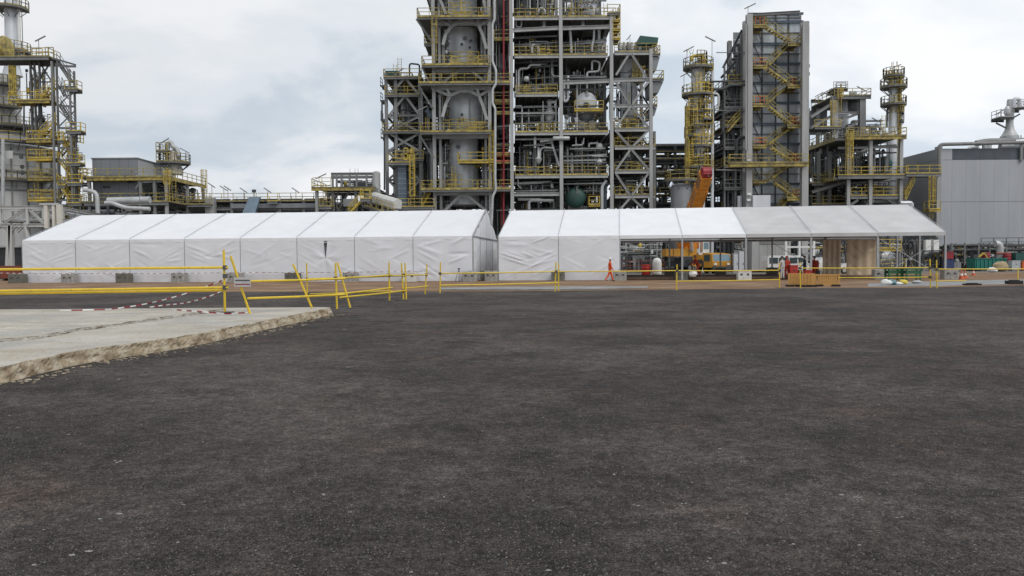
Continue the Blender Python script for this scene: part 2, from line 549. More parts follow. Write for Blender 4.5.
def clutter(par, x0, x1, y0, y1, z0, z1, nbig, nsmall, seed, pal=(PIPE_G, PIPE_D, PIPE_G, PIPE_W, CLAD_D), rmax=0.28, equip=2):
    """pipe runs, risers, valves and small equipment filling one bay of a steel frame"""
    rg = random.Random(seed)
    U = rg.uniform
    hgt = z1 - z0
    for i in range(nbig):
        r = U(.06, rmax) * U(.6, 1); m = rg.choice(pal); k = rg.random()
        y = U(y0 + .5, y1 - .5)
        if k < .45:
            xa, xb = sorted((U(x0 + .3, x1 - .3), U(x0 + .3, x1 - .3)))
            if xb - xa < (x1 - x0) * .4: xb = min(x1 - .3, xa + (x1 - x0) * .55)
            z = z0 + hgt * U(.25, .92); dz = z + U(-.5, .35) * hgt
            dz = min(max(dz, z0 + .3), z1 - .3)
            pts = [(xa, y, z), (xb, y, z), (xb, y, dz)]
            if rg.random() < .5: pts = [(xa, y, z0 + .2)] + pts
            if rg.random() < .4: pts.append((xb, min(y + U(1, 3), y1), dz))
        elif k < .8:
            x = U(x0 + .4, x1 - .4); zc = z0 + hgt * U(.3, .7); x2 = min(max(x + U(-1.5, 1.5), x0 + .3), x1 - .3)
            pts = [(x, y, z0), (x, y, zc), (x2, y, zc), (x2, y, z1 - .1)]
        else:
            x = U(x0 + .4, x1 - .4); z = z0 + hgt * U(.4, .9)
            pts = [(x, y0 + .2, z0 + .3), (x, y0 + .2, z), (x, y1 - .2, z)]
        pipe(par, pts, r, m, 8)
    mb = MB()
    for i in range(int(nsmall * 3.0)):
        r = U(.03, .075); y = U(y0 + .3, y1 - .3); x = U(x0 + .2, x1 - .2); z = z0 + hgt * U(.05, .9)
        k = rg.random(); mb.cur = rg.choice((0, 0, 1, 1, 2, 2, 2, 3, 4))
        if k < .4: mb.tube([(x, y, z), (min(x + U(.8, 4), x1), y, z)], r, 5)
        elif k < .75: mb.tube([(x, y, z0), (x, y, z0 + hgt * U(.3, 1))], r, 5)
        elif k < .88:
            s_ = U(.14, .34); mb.box((x, y, z), (s_, s_, s_ * 1.5))
        else:
            q = U(.15, .3); mb.lathe((x, y, z), [(q * .4, -q * 1.4), (q, -q * .6), (q, q * .6), (q * .4, q * 1.4)], 8)
    if nsmall: mb.build('small_pipework', [PIPE_G, PIPE_W, PIPE_D, WHITE, YEL], par, kind='stuff')
    for i in range(equip):
        x = U(x0 + 1, x1 - 1); y = U(y0 + 2.0, y1 - 1); k = rg.random()
        if k < .45:
            r = U(.5, min(1.1, hgt * .22)); drum(par, (max(x0 + .8, x - 2.2), y, z0 + r + .8), (min(x1 - .8, x + 2.2), y, z0 + r + .8), r, rg.choice((CLAD_D, PIPE_G, CLAD)), saddles=z0)
        elif k < .75:
            r = U(.4, .8); h = hgt * U(.45, .8)
            MB().lathe((x, y, z0), [(r * .8, 0), (r, .3), (r, h - .4), (r * .6, h)], 16).build('tank', rg.choice((CLAD_D, CLAD, PIPE_G)), par, smooth=True)
        else:
            MB().boxb(x - U(.5, 1.2), x + U(.5, 1.2), y, y + 1, z0 + .1, z0 + hgt * U(.3, .6)).build('equipment_box', rg.choice((STEEL_D, CLAD_D)), par)


def yellow_bits(par, x0, x1, y0, y1, z, n, seed, hmax=1.6):
    """short runs of inner handrail, step-overs and ladders on a deck"""
    rg = random.Random(seed)
    for i in range(n):
        x = rg.uniform(x0, x1 - 1); y = rg.uniform(y0, y1); w = rg.uniform(.8, 2.4); k = rg.random()
        if k < .55: railing(par, [(x, y, z), (min(x + w, x1), y, z)], rg.uniform(.9, hmax), m=rg.choice((YEL, YEL_D)), t=.08, step=rg.uniform(.6, 1.2))
        elif k < .8: railing(par, [(x, y, z), (min(x + w, x1), y, z), (min(x + w, x1), y + 1.5, z)], 1.1, m=YEL, t=.075, step=.8)
        else: ladder(par, (x, y, 0), z, z + rg.uniform(2.0, 3.4), YEL, cage=False)


def girts(par, x0, x1, y, z0, z1, n, seed):
    """secondary steel: light rails, hangers and conduits in one bay"""
    rg = random.Random(seed)
    for i in range(n):
        if rg.random() < .5:
            z = rg.uniform(z0, z1); a, b = sorted((rg.uniform(x0, x1), rg.uniform(x0, x1)))
            if b - a < (x1 - x0) * .4: a, b = x0, x1
            beam(par, (a, y + rg.uniform(0, 2), z), (b, y + rg.uniform(0, .01), z), .12, rg.uniform(.12, .24), rg.choice((STEEL, STEEL_D, STEEL_L)), 'girt')
        else:
            x = rg.uniform(x0, x1); yy = y + rg.uniform(0, 2.5); beam(par, (x, yy, z0), (x, yy, z0 + (z1 - z0) * rg.uniform(.5, 1)), .12, .14, rg.choice((STEEL, STEEL_D, STEEL_L)), 'hanger')

# ================================================================== SETTING
def ground_mat(name, stops, scale, detail_scale, bump, speck=None, speck_amt=0.0, rough=0.95, stain=None, streak=None):
    m = bpy.data.materials.new(name); m.use_nodes = True
    N, L = m.node_tree.nodes, m.node_tree.links
    b = N['Principled BSDF']; b.inputs['Roughness'].default_value = rough
    b.inputs['Specular IOR Level'].default_value = 0.25
    tc = N.new('ShaderNodeTexCoord')

    def noi(sc_, det, ro, stretch=None, off=(0, 0, 0)):
        mp = N.new('ShaderNodeMapping'); L.new(tc.outputs['Object'], mp.inputs[0]); mp.inputs['Location'].default_value = off
        if stretch: mp.inputs['Scale'].default_value = stretch
        n = N.new('ShaderNodeTexNoise'); n.inputs['Scale'].default_value = sc_; n.inputs['Detail'].default_value = det; n.inputs['Roughness'].default_value = ro
        L.new(mp.outputs[0], n.inputs[0]); return n.outputs[0]

    def ramp(src, st):
        r = N.new('ShaderNodeValToRGB'); e = r.color_ramp.elements
        while len(e) < len(st): e.new(.5)
        for el, (p, c) in zip(e, st): el.position = p; el.color = (*c, 1) if isinstance(c, tuple) else (c, c, c, 1)
        L.new(src, r.inputs[0]); return r.outputs[0]

    def mix(f, a, c, mode='MIX'):
        n = N.new('ShaderNodeMix'); n.data_type = 'RGBA'; n.blend_type = mode
        for s_, k in ((f, 0), (a, 6), (c, 7)):
            if isinstance(s_, (int, float)): n.inputs[k].default_value = s_
            elif isinstance(s_, tuple): n.inputs[k].default_value = (*s_, 1)
            else: L.new(s_, n.inputs[k])
        return n.outputs[2]
    base = ramp(noi(scale, 8, .6), stops)
    c = base
    if stain:
        for (sc_, stretch, off, lo, hi, colr, amt) in stain:
            f = ramp(noi(sc_, 7, .6, stretch, off), [(lo, 0.0), (hi, amt)])
            c = mix(f, c, colr)
    fine = ramp(noi(detail_scale, 5, .75), [(.36, .38), (.64, 1.7)] if speck else [(.3, .74), (.7, 1.24)])
    c = mix(1.0, c, fine, 'MULTIPLY')
    if speck:
        c = mix(1.0, c, ramp(noi(95, 3, .8, None, (3, 3, 3)), [(.38, .22), (.62, 1.95)]), 'MULTIPLY')
        c = mix(1.0, c, ramp(noi(4.5, 6, .7, None, (6, 1, 3)), [(.33, .58), (.68, 1.45)]), 'MULTIPLY')
        c = mix(1.0, c, ramp(noi(17, 3, .6, None, (1, 8, 2)), [(.36, .6), (.64, 1.4)]), 'MULTIPLY')
    if speck:
        v = N.new('ShaderNodeTexVoronoi'); v.inputs['Scale'].default_value = 75; L.new(tc.outputs['Object'], v.inputs[0])
        sepc = N.new('ShaderNodeSeparateColor'); L.new(v.outputs['Color'], sepc.inputs[0])
        f1 = ramp(sepc.outputs[0], [(.86, 0.0), (.99, speck_amt)])
        f2 = ramp(v.outputs['Distance'], [(.15, 1.0), (.42, 0.0)])
        c = mix(mix(1.0, f1, f2, 'MULTIPLY'), c, speck)
    L.new(c, b.inputs['Base Color'])
    hn = noi(detail_scale * .8, 6, .7)
    bp = N.new('ShaderNodeBump'); bp.inputs['Strength'].default_value = bump; bp.inputs['Distance'].default_value = .02
    L.new(hn, bp.inputs['Height'])
    bp2 = N.new('ShaderNodeBump'); bp2.inputs['Strength'].default_value = bump * .7; bp2.inputs['Distance'].default_value = .12
    L.new(noi(1.6, 5, .6), bp2.inputs['Height']); L.new(bp.outputs[0], bp2.inputs['Normal'])
    L.new(bp2.outputs[0], b.inputs['Normal'])
    return m


ASPHALT = ground_mat('asphalt_planings', [(.36, (.028, .0235, .0210)), (.52, (.046, .0385, .0348)), (.66, (.069, .059, .0535))], .28, 38, .9,
                     (.30, .295, .285), .75,
                     stain=[(2.6, (1, .55, 1), (12, 3, 0), .54, .68, (.024, .021, .019), .6), (.5, (1, 1, 1), (4, 2, 0), .52, .66, (.070, .046, .036), .6), (.8, (1, 1.15, 1), (9, 5, 0), .48, .62, (.022, .0195, .018), .75),
                            (.22, (1, 1, 1), (2, 7, 0), .48, .60, (.078, .068, .060), .6), (2.2, (1, 1, 1), (1, 1, 0), .62, .75, (.11, .105, .10), .4)])
DIRT = ground_mat('laterite_soil', [(.34, (.15, .085, .048)), (.55, (.235, .145, .085)), (.72, (.30, .215, .14))], .35, 11, .6,
                  stain=[(.6, (.5, 2, 1), (3, 1, 0), .54, .68, (.30, .26, .21), .6)])
PLANT = ground_mat('plant_gravel', [(.3, (.13, .12, .11)), (.7, (.24, .225, .20))], .2, 7, .5)
PATHM = ground_mat('pale_cement', [(.3, (.17, .17, .17)), (.7, (.33, .33, .33))], .5, 9, .4,
                   stain=[(.9, (1, 1, 1), (3, 1, 0), .55, .7, (.24, .22, .19), .6)])
SLABM = ground_mat('slab_concrete', [(.3, (.37, .34, .29)), (.7, (.51, .475, .42))],    .45, 16, .2,
                   stain=[(.8, (1, 1.8, 1), (3, 1, 0), .50, .66, (.33, .275, .20), .7), (.35, (1, 1, 1), (8, 2, 0), .48, .62, (.31, .30, .285), .6), (2.0, (1, 1, 1), (5, 4, 0), .6, .75, (.60, .59, .57), .6)])
EDGEM = ground_mat('broken_slab_edge', [(.34, (.21, .155, .10)), (.5, (.36, .295, .205)), (.66, (.47, .41, .32))], 3.2, 22, 1.0)


EDGE2 = ground_mat('grey_chipped_edge', [(.36, (.22, .19, .15)), (.64, (.42, .40, .36))], 3.0, 22, .9)


def sheet(name, pts, z, m, skirt=0.0):
    mb = MB(); n = len(pts)
    mb.v = [Vector((p[0], p[1], z)) for p in pts]
    mb.face(list(range(n)))
    if skirt:
        mb.v += [Vector((p[0], p[1], z - skirt)) for p in pts]
        for i in range(n): mb.face([i, i + n, (i + 1) % n + n, (i + 1) % n])
    o = mb.build(name, m); o['kind'] = 'structure'
    return o


def ragged(p0, p1, step, amp, seed):
    p0, p1 = Vector((*p0, 0)), Vector((*p1, 0)); L = (p1 - p0).length; n = max(2, int(L / step))
    nrm = Vector((-(p1 - p0).y, (p1 - p0).x, 0)).normalized(); out = []
    for i in range(n):
        p = p0.lerp(p1, i / n)
        k = noise.noise((p.x * .35 + seed, p.y * .35, seed)) * amp + noise.noise((p.x * 1.9 + seed, p.y * 1.9, seed)) * amp * .4
        out.append((p.x + nrm.x * k, p.y + nrm.y * k))
    return out


S = 3500
sheet('ground', [(-S, -300), (S, -300), (S, S), (-S, S)], -0.02, PLANT)
sheet('soil_strip', ragged((-130, 43), (130, 42), 1.2, .0, 1) + ragged((130, 84), (-130, 90), 3, 1.0, 2), 0.0, DIRT)
# asphalt sheet, its far edge against the soil
far = [G(u, v) for u, v in ((1180, 283.2), (1024, 285.4), (930, 287.6), (800, 288.2), (690, 289.6), (600, 290.6), (500, 291.6), (380, 291.8), (240, 292.2), (100, 292.8), (0, 293.2), (-150, 294))]
edge = []
for a, b in zip(far[:-1], far[1:]):
    edge += ragged((a.x, a.y), (b.x, b.y), .45, .28, 5)
sheet('asphalt_yard', [(-70, -40), (80, -40), (80, far[0].y)] + edge + [(far[-1].x, far[-1].y), (-70, far[-1].y)], 0.012, ASPHALT, .03)


def strip_between(name, near, farp, z, m):
    a = [G(u, v) for u, v in near]; b = [G(u, v) for u, v in farp]
    pts = []
    for p, q in zip(a[:-1], a[1:]): pts += ragged((p.x, p.y), (q.x, q.y), .5, .10, 8)
    pts.append((a[-1].x, a[-1].y))
    for p, q in zip(b[:-1], b[1:]): pts += ragged((p.x, p.y), (q.x, q.y), .5, .14, 9)
    pts.append((b[-1].x, b[-1].y))
    return sheet(name, pts, z, m, .05)


strip_between('cement_path', [(441, 290.2), (520, 290.4), (600, 289.6), (648, 288.4)], [(648, 287.3), (600, 287.0), (520, 287.6), (441, 288.4)], 0.06, PATHM)
strip_between('cement_apron', [(868, 286.6), (930, 286.0), (1024, 284.0), (1160, 281.5)], [(1160, 277.0), (1024, 279.4), (930, 281.4), (868, 283.6)], 0.016, PATHM)

# ---- broken concrete slab (left), two layers, ragged edge facing the camera side
SL_Z = 0.25


def slab_layer(name, foot, zt, zb, back, left, mtop, medge, seed, amp):
    """foot: polyline of the ragged edge (x, y) from near to far"""
    pts = []
    for a, b in zip(foot[:-1], foot[1:]): pts += ragged(a, b, .055, amp, seed)
    pts.append(foot[-1])
    mb = MB(); n = len(pts); ctr = Vector((left, back, 0)); rows = 8
    for j in range(rows):
        t = j / (rows - 1)
        for i, (x, y) in enumerate(pts):
            k = noise.noise((x * 3.1 + seed, y * 3.1, t * 2.5)) * .035 + noise.noise((x * 8 + seed, y * 8, t * 4)) * .03 + noise.noise((x * 21, y * 21, t * 9)) * .022
            o = .07 * (1 - t) ** 1.2 - .02 + k * (1 if 0 < j < rows - 1 else .5)
            zz = zb + (zt - zb) * t + (noise.noise((x * 2, y * 2, seed)) * .012 - .012 if j == rows - 1 else 0)
            mb.v.append(Vector((x + o, y, zz)))
    mb.cur = 1
    for j in range(rows - 1):
        for i in range(n - 1):
            mb.face([j * n + i, j * n + i + 1, (j + 1) * n + i + 1, (j + 1) * n + i])
    # top: strips from the ragged edge to the left end
    mb.cur = 0
    top0 = (rows - 1) * n; cols = [0.25, .8, 2, 5, 12, None]; prev = [top0 + i for i in range(n)]
    for c in cols:
        cur = []
        for i, (x, y) in enumerate(pts):
            xx = left if c is None else x - c
            mb.v.append(Vector((xx, y, zt + noise.noise((xx * .8, y * .8, seed + 4)) * .012)))
            cur.append(len(mb.v) - 1)
        for i in range(n - 1): mb.face([prev[i], prev[i + 1], cur[i + 1], cur[i]])
        prev = cur
    # back face
    kx, ky = pts[-1]
    a = len(mb.v); mb.v += [Vector((left, ky, zt)), Vector((kx, ky, zt - .01)), Vector((kx + .1, ky, zb)), Vector((left, ky, zb))]
    mb.face([a + 3, a + 2, a + 1, a])
    o = mb.build(name, [mtop, medge]); o['kind'] = 'structure'
    return o


foot = [G(u, v) for u, v in ((0, 385), (88, 364), (169, 351.5), (246, 335.5), (300, 323), (333, 315))]
foot = [(p.x - .08, p.y) for p in foot]
d0 = foot[0]
foot = [(d0[0] - 1.2, -3.0), (d0[0] - .4, 5.0)] + foot
slab_layer('concrete_slab', foot, SL_Z, -.01, 28, -60, SLABM, EDGEM, 3, .16)
f2 = [G(u, v, SL_Z) for u, v in ((0, 342), (39, 339), (78, 331), (116, 326.5), (160, 319.5), (197, 314.5), (225, 310.5))]
f2 = [(p.x, p.y) for p in f2]
f2[-1] = (f2[-1][0], min(f2[-1][1], foot[-1][1] - .15))
f2 = [(f2[0][0] - 3.5, f2[0][1] - 1.6)] + f2
slab_layer('upper_concrete_slab', f2, SL_Z + .07, SL_Z - .02, 28, -59.5, SLABM, EDGE2, 8, .14)

# ---- loose stones on the asphalt (pale chips) and rubble along the slab foot
STONE = mat('pale_stone', (0.25, 0.24, 0.225), 0.9, 0, .3, 4)
STONE_D = mat('dark_stone', (0.05, 0.048, 0.046), 0.95, 0, .3, 4)


def stone(mb, x, y, r, rg, z=0.012):
    n = 5; a0 = rg.uniform(0, 6); sq_ = rg.uniform(.9, 2.0)
    k = len(mb.v); fl = rg.uniform(.2, .5)
    for zz, q in ((0, 1.0), (r * fl, .75)):
        for i in range(n):
            t = a0 + 2 * math.pi * i / n
            rr = r * q * rg.uniform(.7, 1.2)
            mb.v.append(Vector((x + rr * math.cos(t) * sq_, y + rr * math.sin(t), z + zz)))
    for i in range(n): mb.face([k + i, k + (i + 1) % n, k + n + (i + 1) % n, k + n + i])
    mb.face([k + n + i for i in range(n)])


rg = random.Random(5); mb = MB()
for i in range(1800):
    t = rg.random() ** 1.6
    y = 3.2 + 36 * t; x = rg.uniform(-.72, .72) * y
    if x < -5.6 and y < 29: continue
    r = rg.choice((.003, .004, .005, .006, .009)) * (1 + y * .02)
    if rg.random() < .02: r *= 2.2
    mb.cur = 0 if rg.random() < .35 else 1
    stone(mb, x, y, r, rg)
for u, v, r in ((850, 498, .035), (862, 500, .022), (903, 519, .03), (683, 506, .026), (640, 508, .03), (742, 464, .025), (716, 563, .03), (80, 555, .035), (178, 507, .022), (121, 463, .025), (74, 435, .022), (120, 462, .03), (645, 296, .06), (350, 368, .05), (120, 380, .05), (345, 330, .05)):
    p = G(u, v); mb.cur = 0
    for q in range(3): stone(mb, p.x + rg.uniform(-.05, .05), p.y + rg.uniform(-.04, .04), r * rg.uniform(.2, .4), rg)
STONE_M = mat('mid_stone', (0.15, 0.145, 0.14), 0.95, 0, .3, 4)
STONE_B = mat('brown_stone', (0.085, 0.066, 0.055), 0.95, 0, .3, 4)
for i in range(120000):
    y = 3.6 + 17 * rg.random() ** 1.5; x = rg.uniform(-.70, .70) * y
    if x < -6.4: continue
    mb.cur = rg.choice((1, 1, 1, 4, 4, 4, 3, 3, 4, 1, 4, 3, 2, 2)); r = rg.choice((.003, .004, .005, .006, .008))
    k = len(mb.v); a0 = rg.uniform(0, 6)
    for j in range(3): mb.v.append(Vector((x + r * 1.3 * math.cos(a0 + 2.1 * j), y + r * 1.3 * math.sin(a0 + 2.1 * j), .011)))
    mb.v.append(Vector((x + r * .3, y, .012 + r * rg.uniform(.6, 1.2))))
    for f in ((0, 1, 3), (1, 2, 3), (2, 0, 3)): mb.face([k + j for j in f])
chips = mb.build('loose_stones', [STONE, STONE_D, STONE_M, STONE_B, mat('grey_grit', (0.085, 0.078, 0.073), 0.95, 0, .3, 4)]); chips['kind'] = 'stuff'
tag(chips, 'small pale and dark stone chips scattered over the asphalt', 'stones')
mb = MB()
for i in range(420):
    a = rg.randrange(len(foot) - 1); t = rg.random()
    x = foot[a][0] * (1 - t) + foot[a + 1][0] * t; y = foot[a][1] * (1 - t) + foot[a + 1][1] * t
    if y < 8: continue
    stone(mb, x + .12 + abs(rg.gauss(0, .22)), y, rg.choice((.008, .01, .015, .02, .03)), rg)
rub = mb.build('edge_rubble', EDGEM); rub['kind'] = 'stuff'
tag(rub, 'crumbled concrete rubble along the foot of the broken slab', 'rubble')

# ================================================================== TENTS
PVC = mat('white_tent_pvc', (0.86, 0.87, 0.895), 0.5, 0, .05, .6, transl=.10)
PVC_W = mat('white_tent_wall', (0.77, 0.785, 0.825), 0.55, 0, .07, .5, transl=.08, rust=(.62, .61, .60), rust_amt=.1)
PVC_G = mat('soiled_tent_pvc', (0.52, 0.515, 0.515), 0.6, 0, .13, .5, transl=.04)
PVC_LIT = mat('thin_tent_pvc', (0.86, 0.87, 0.895), 0.5, 0, .05, .6, transl=.14)
PVC_W_LIT = mat('thin_tent_wall', (0.77, 0.785, 0.825), 0.55, 0, .07, .5, transl=.10, rust=(.62, .61, .60), rust_amt=.1)
TAN = mat('tan_canvas', (0.60, 0.485, 0.35), 0.8, 0, .12, .7)
ALU = mat('tent_aluminium', (0.42, 0.43, 0.44), 0.4, .5, .15, 1.5)
TENT_W, RISE = 16.2, 2.67
ORD = ['first', 'second', 'third', 'fourth', 'fifth', 'sixth', 'seventh', 'eighth', 'ninth', 'tenth', 'eleventh', 'twelfth']


def grid(par, name, fn, nu, nv, m, sm=True):
    mb = MB()
    for j in range(nv + 1):
        for i in range(nu + 1): mb.v.append(Vector(fn(i / nu, j / nv)))
    for j in range(nv):
        for i in range(nu): mb.face([j * (nu + 1) + i, j * (nu + 1) + i + 1, (j + 1) * (nu + 1) + i + 1, (j + 1) * (nu + 1) + i])
    return mb.build(name, m, par, smooth=sm)


def folds(seed):
    """height field of stress creases in a hanging tent wall (s across 0..1, t up 0..1)"""
    rg = random.Random(seed); L = []
    q_ = rg.choice((.8, 1.1, 1.3, 1.5)); nV = rg.randint(1, 4)
    for k in range(rg.randint(2, 9)):
        L.append((rg.uniform(.15, .85), rg.uniform(.15, .9), rg.uniform(-.9, .9), rg.uniform(.012, .035), rg.uniform(.015, .05) * rg.choice((1, 1, -1)), rg.uniform(.12, .32)))
    for sgn in (-1, 1):
        for k in range(nV):
            L.append((.5 + sgn * rg.uniform(.2, .34), rg.uniform(.5, .95) - k * .12, sgn * rg.uniform(.35, .75), rg.uniform(.012, .028), rg.uniform(.025, .055), rg.uniform(.16, .30)))
    ph = rg.uniform(0, 9)

    def f(s, t):
        d = 0
        for s0, t0, sl, w, a, ln in L:
            along = (s - s0) / ln
            if abs(along) < 1:
                dist = (t - t0 - sl * (s - s0))
                d += q_ * a * math.exp(-(dist / w) ** 2) * (1 - along * along)
        d += .035 * math.sin(math.pi * s) * (math.sin(math.pi * min(t, 1)) * 1.2)
        d += .012 * noise.noise((s * 4 + ph, t * 5, ph)) + .02 * noise.noise((s * 1.5 + ph, t * 2, ph))
        b = max(0, .18 - t) / .18
        d -= b * (.06 + .05 * noise.noise((s * 6 + ph, 0, ph)))
        return d * min(1, s / .05) * min(1, (1 - s) / .05)
    return f


def tent(name, label, loc, rz, nb, he, walled, grey_from, slit=None, gables=(), PVC=None, PVC_W=None):
    t = thing(name, label, 'tent', loc, rz, local=True, group='long event tents')
    D, hr = TENT_W, he + RISE
    for i in range(nb):
        x0, x1 = 5 * i, 5 * (i + 1)
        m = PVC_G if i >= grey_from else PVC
        for side in (0, 1):
            def fn(s, q, side=side, x0=x0, i=i):
                y = q * D / 2 if side == 0 else D - q * D / 2
                z = he + q * RISE
                sag = -.075 * math.sin(math.pi * s) * math.sin(math.pi * q) ** .6 + .02 * noise.noise((s * 3 + i * 5, q * 3, side))
                crease = .025 * math.exp(-((q - .12 - .04 * math.sin(s * 6 + i)) / .02) ** 2) + .018 * math.exp(-((q - .55 + .1 * s) / .025) ** 2) * math.sin(math.pi * s)
                return (x0 + 5 * s, y, z + sag + crease * math.sin(math.pi * s))
            grid(t, 'roof_panel', fn, 14, 14, m)
            yv = -.03 if side == 0 else D + .03

            def fv(s, q, x0=x0, yv=yv): return (x0 + .02 + 4.96 * s, yv + .02 * math.sin(s * 19) * (1 - q), he - .28 + .28 * q + .02)
            grid(t, 'valance', fv, 10, 2, m)
    for i in range(nb + 1):
        x = 5 * i
        for y in (.10, D - .10):
            MB().boxb(x - .07, x + .07, y - .09, y + .09, 0.03, he - .05).build('post', ALU, t)
            MB().boxb(x - .2, x + .2, y - .2, y + .2, 0, .03).build('base_plate', STEEL, t)
        for a, b in (((x, 0.0, he - .02), (x, D / 2, hr - .03)), ((x, D, he - .02), (x, D / 2, hr - .03))):
            MB().bar((a[0], a[1], a[2] - .10), (b[0], b[1], b[2] - .10), .10, .18).build('rafter', ALU, t)
            MB().bar((a[0], a[1], a[2] + .12), (b[0], b[1], b[2] + .12), .022, .04).build('roof_seam', ALU, t)
    for i in range(nb):
        x0, x1 = 5 * i, 5 * i + 5
        for y in (.1, D - .1):
            MB().bar((x0 + .07, y, he - .12), (x1 - .07, y, he - .12), .08, .12).build('eave_beam', ALU, t)
        MB().bar((x0, D / 2, hr - .1), (x1, D / 2, hr - .1), .08, .12).build('ridge_beam', ALU, t)
        for q in (.33, .67):
            for sd in (0, 1):
                y = q * D / 2 if sd == 0 else D - q * D / 2
                MB().bar((x0, y, he + q * RISE - .18), (x1, y, he + q * RISE - .18), .06).build('purlin', ALU, t)
        if i not in walled: continue
        f = folds(i * 17 + len(name) + int(loc[0]))
        top = he - .30
        if slit == i:
            # entrance curtain: two halves pinched together a third of the way down, gap above
            px, pz = .5, .54

            def pin(s, q):
                r = math.hypot((s - px) * 1.3, q - pz); a = math.atan2(q - pz, (s - px) * 1.3)
                return f(s, q) * .5 + .032 * math.sin(a * 5 + .4) * math.exp(-((r - .16) / .16) ** 2) * min(1, r / .06)
            for hs in (0, 1):
                def fw(s, q, hs=hs):
                    gap = max(0, (q - pz) / (1 - pz)) ** .7 * .036
                    ss = s * (.5 - gap) if hs == 0 else .5 + gap + s * (.5 - gap)
                    return (x0 + .03 + 4.94 * ss, -.02 - pin(ss, q), .02 + q * (top + .22))
                grid(t, 'curtain', fw, 26, 36, PVC_W)
        else:
            def fw(s, q): return (x0 + .03 + 4.94 * s, -.02 - f(s, q), .02 + q * (top + .22))
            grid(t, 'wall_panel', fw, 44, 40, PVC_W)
        g = folds(i * 13 + 5)

        def fb(s, q): return (x0 + .08 + 4.84 * s, D + .02 + g(s, q), .02 + q * (top + .22))
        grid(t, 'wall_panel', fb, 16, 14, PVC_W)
    for gx in gables:
        sgn = 1 if gx > 0 else -1
        xs = gx + sgn * .04
        ny = 4
        for k in range(ny):
            ya, yb = D * k / ny, D * (k + 1) / ny
            g = folds(k * 7 + int(gx) + 3)

            def fg(s, q):
                y = ya + .08 + (yb - ya - .16) * s
                return (xs + sgn * (g(s, q) * 1.1 + .012 * math.sin(s * 25 + k) * (1 - .4 * q)), y, .02 + q * (he - .04))
            grid(t, 'gable_wall_panel', fg, 22, 20, PVC)

            def ft(s, q):
                y = ya + (yb - ya) * s
                zt = RISE * (1 - abs(y - D / 2) / (D / 2)) - .04
                return (xs + sgn * (.03 + .03 * math.sin(s * 6) * q), y, he + max(zt, 0) * q)
            grid(t, 'gable_top_panel', ft, 8, 5, PVC)
            if k: MB().boxb(gx - .07, gx + .07, ya - .07, ya + .07, 0, he + RISE * (1 - abs(ya - D / 2) / (D / 2)) - .15).build('gable_post', ALU, t)
        MB().bar((xs + sgn * .06, 0, he), (xs + sgn * .06, D, he), .05, .09).build('gable_rail', ALU, t)
    return t


LT_P, LT_A = Vector((-43.01, 69.81, 0)), .1066
RT_P, RT_A = Vector((-1.10, 66.10, 0)), .1332
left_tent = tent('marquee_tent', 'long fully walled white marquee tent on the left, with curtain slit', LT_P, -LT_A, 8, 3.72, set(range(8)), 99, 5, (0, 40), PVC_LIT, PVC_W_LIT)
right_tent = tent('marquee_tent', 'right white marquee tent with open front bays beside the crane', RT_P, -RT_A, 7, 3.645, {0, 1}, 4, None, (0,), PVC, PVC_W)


def RT(x, y, z=0.0): return RT_P + Matrix.Rotation(-RT_A, 3, 'Z') @ Vector((x, y, z))
def LT(x, y, z=0.0): return LT_P + Matrix.Rotation(-LT_A, 3, 'Z') @ Vector((x, y, z))


# fittings of the open bays: cross wires, tan canvas at the back, timber floor edge
D = TENT_W
TIMBER = mat('dark_floor_timber', (0.10, 0.065, 0.045), 0.85, 0, .3, 3)
for i in range(2, 5):
    for k in range(5):
        MB().boxb(5 * i + k * 1.0 + .005, 5 * i + k + .995, .7, 12, .04, .22).build('floor_board', TIMBER, right_tent)
for x0, y in ((25, D - .12), (30, D - .15), (30, .15)):
    for a, b in ((0.15, 3.2), (3.2, .15)):
        MB().tube([(x0 + .1, y, a), (x0 + 4.9, y, b)], .022, 5).build('cross_wire', ALU, right_tent)
for y0 in (5.4, 10.8):
    for a, b in ((0.15, 3.2), (3.2, .15)):
        MB().tube([(35, y0, a), (35, y0 + 5.3, b)], .022, 5).build('cross_wire', ALU, right_tent)
    MB().boxb(34.93, 35.07, y0 - .07, y0 + .07, 0, 4.9 if y0 < 8 else 4.7).build('gable_post', ALU, right_tent)


def canvas(ua, ub, seed):
    """canvas hung from the rear eave, between two picture columns"""
    ta = Matrix.Rotation(RT_A, 3, 'Z')

    def along(u):
        lo, hi = 0.0, 40.0
        for _ in range(40):
            mid = (lo + hi) / 2; p = RT(mid, D - .3)
            if p.x / p.y * F_PX + 512 < u: lo = mid
            else: hi = mid
        return lo
    xa, xb = along(ua), along(ub)
    g = folds(seed)

    def fc(s, q): return (xa + (xb - xa) * s, D - .3 + 1.2 * g(s, q) + .035 * math.sin(s * 22 + seed), .05 + q * 3.42)
    grid(right_tent, 'canvas_panel', fc, 30, 24, TAN)


canvas(822.5, 841, 4); canvas(846.5, 877.5, 9)

# ---- concrete ballast blocks at the tent posts
BLK = mat('speckled_concrete', (0.27, 0.26, 0.245), 0.9, 0, .45, 6, .5, 30, rust=(.55, .54, .5), rust_amt=.5)
BLK_D = mat('mossy_concrete', (0.12, 0.12, 0.10), 0.95, 0, .4, 5, .5, 30, rust=(.28, .27, .23), rust_amt=.45)
BLK_W = mat('whitewashed_concrete', (0.60, 0.59, 0.56), 0.85, 0, .18, 4, .4, 30)


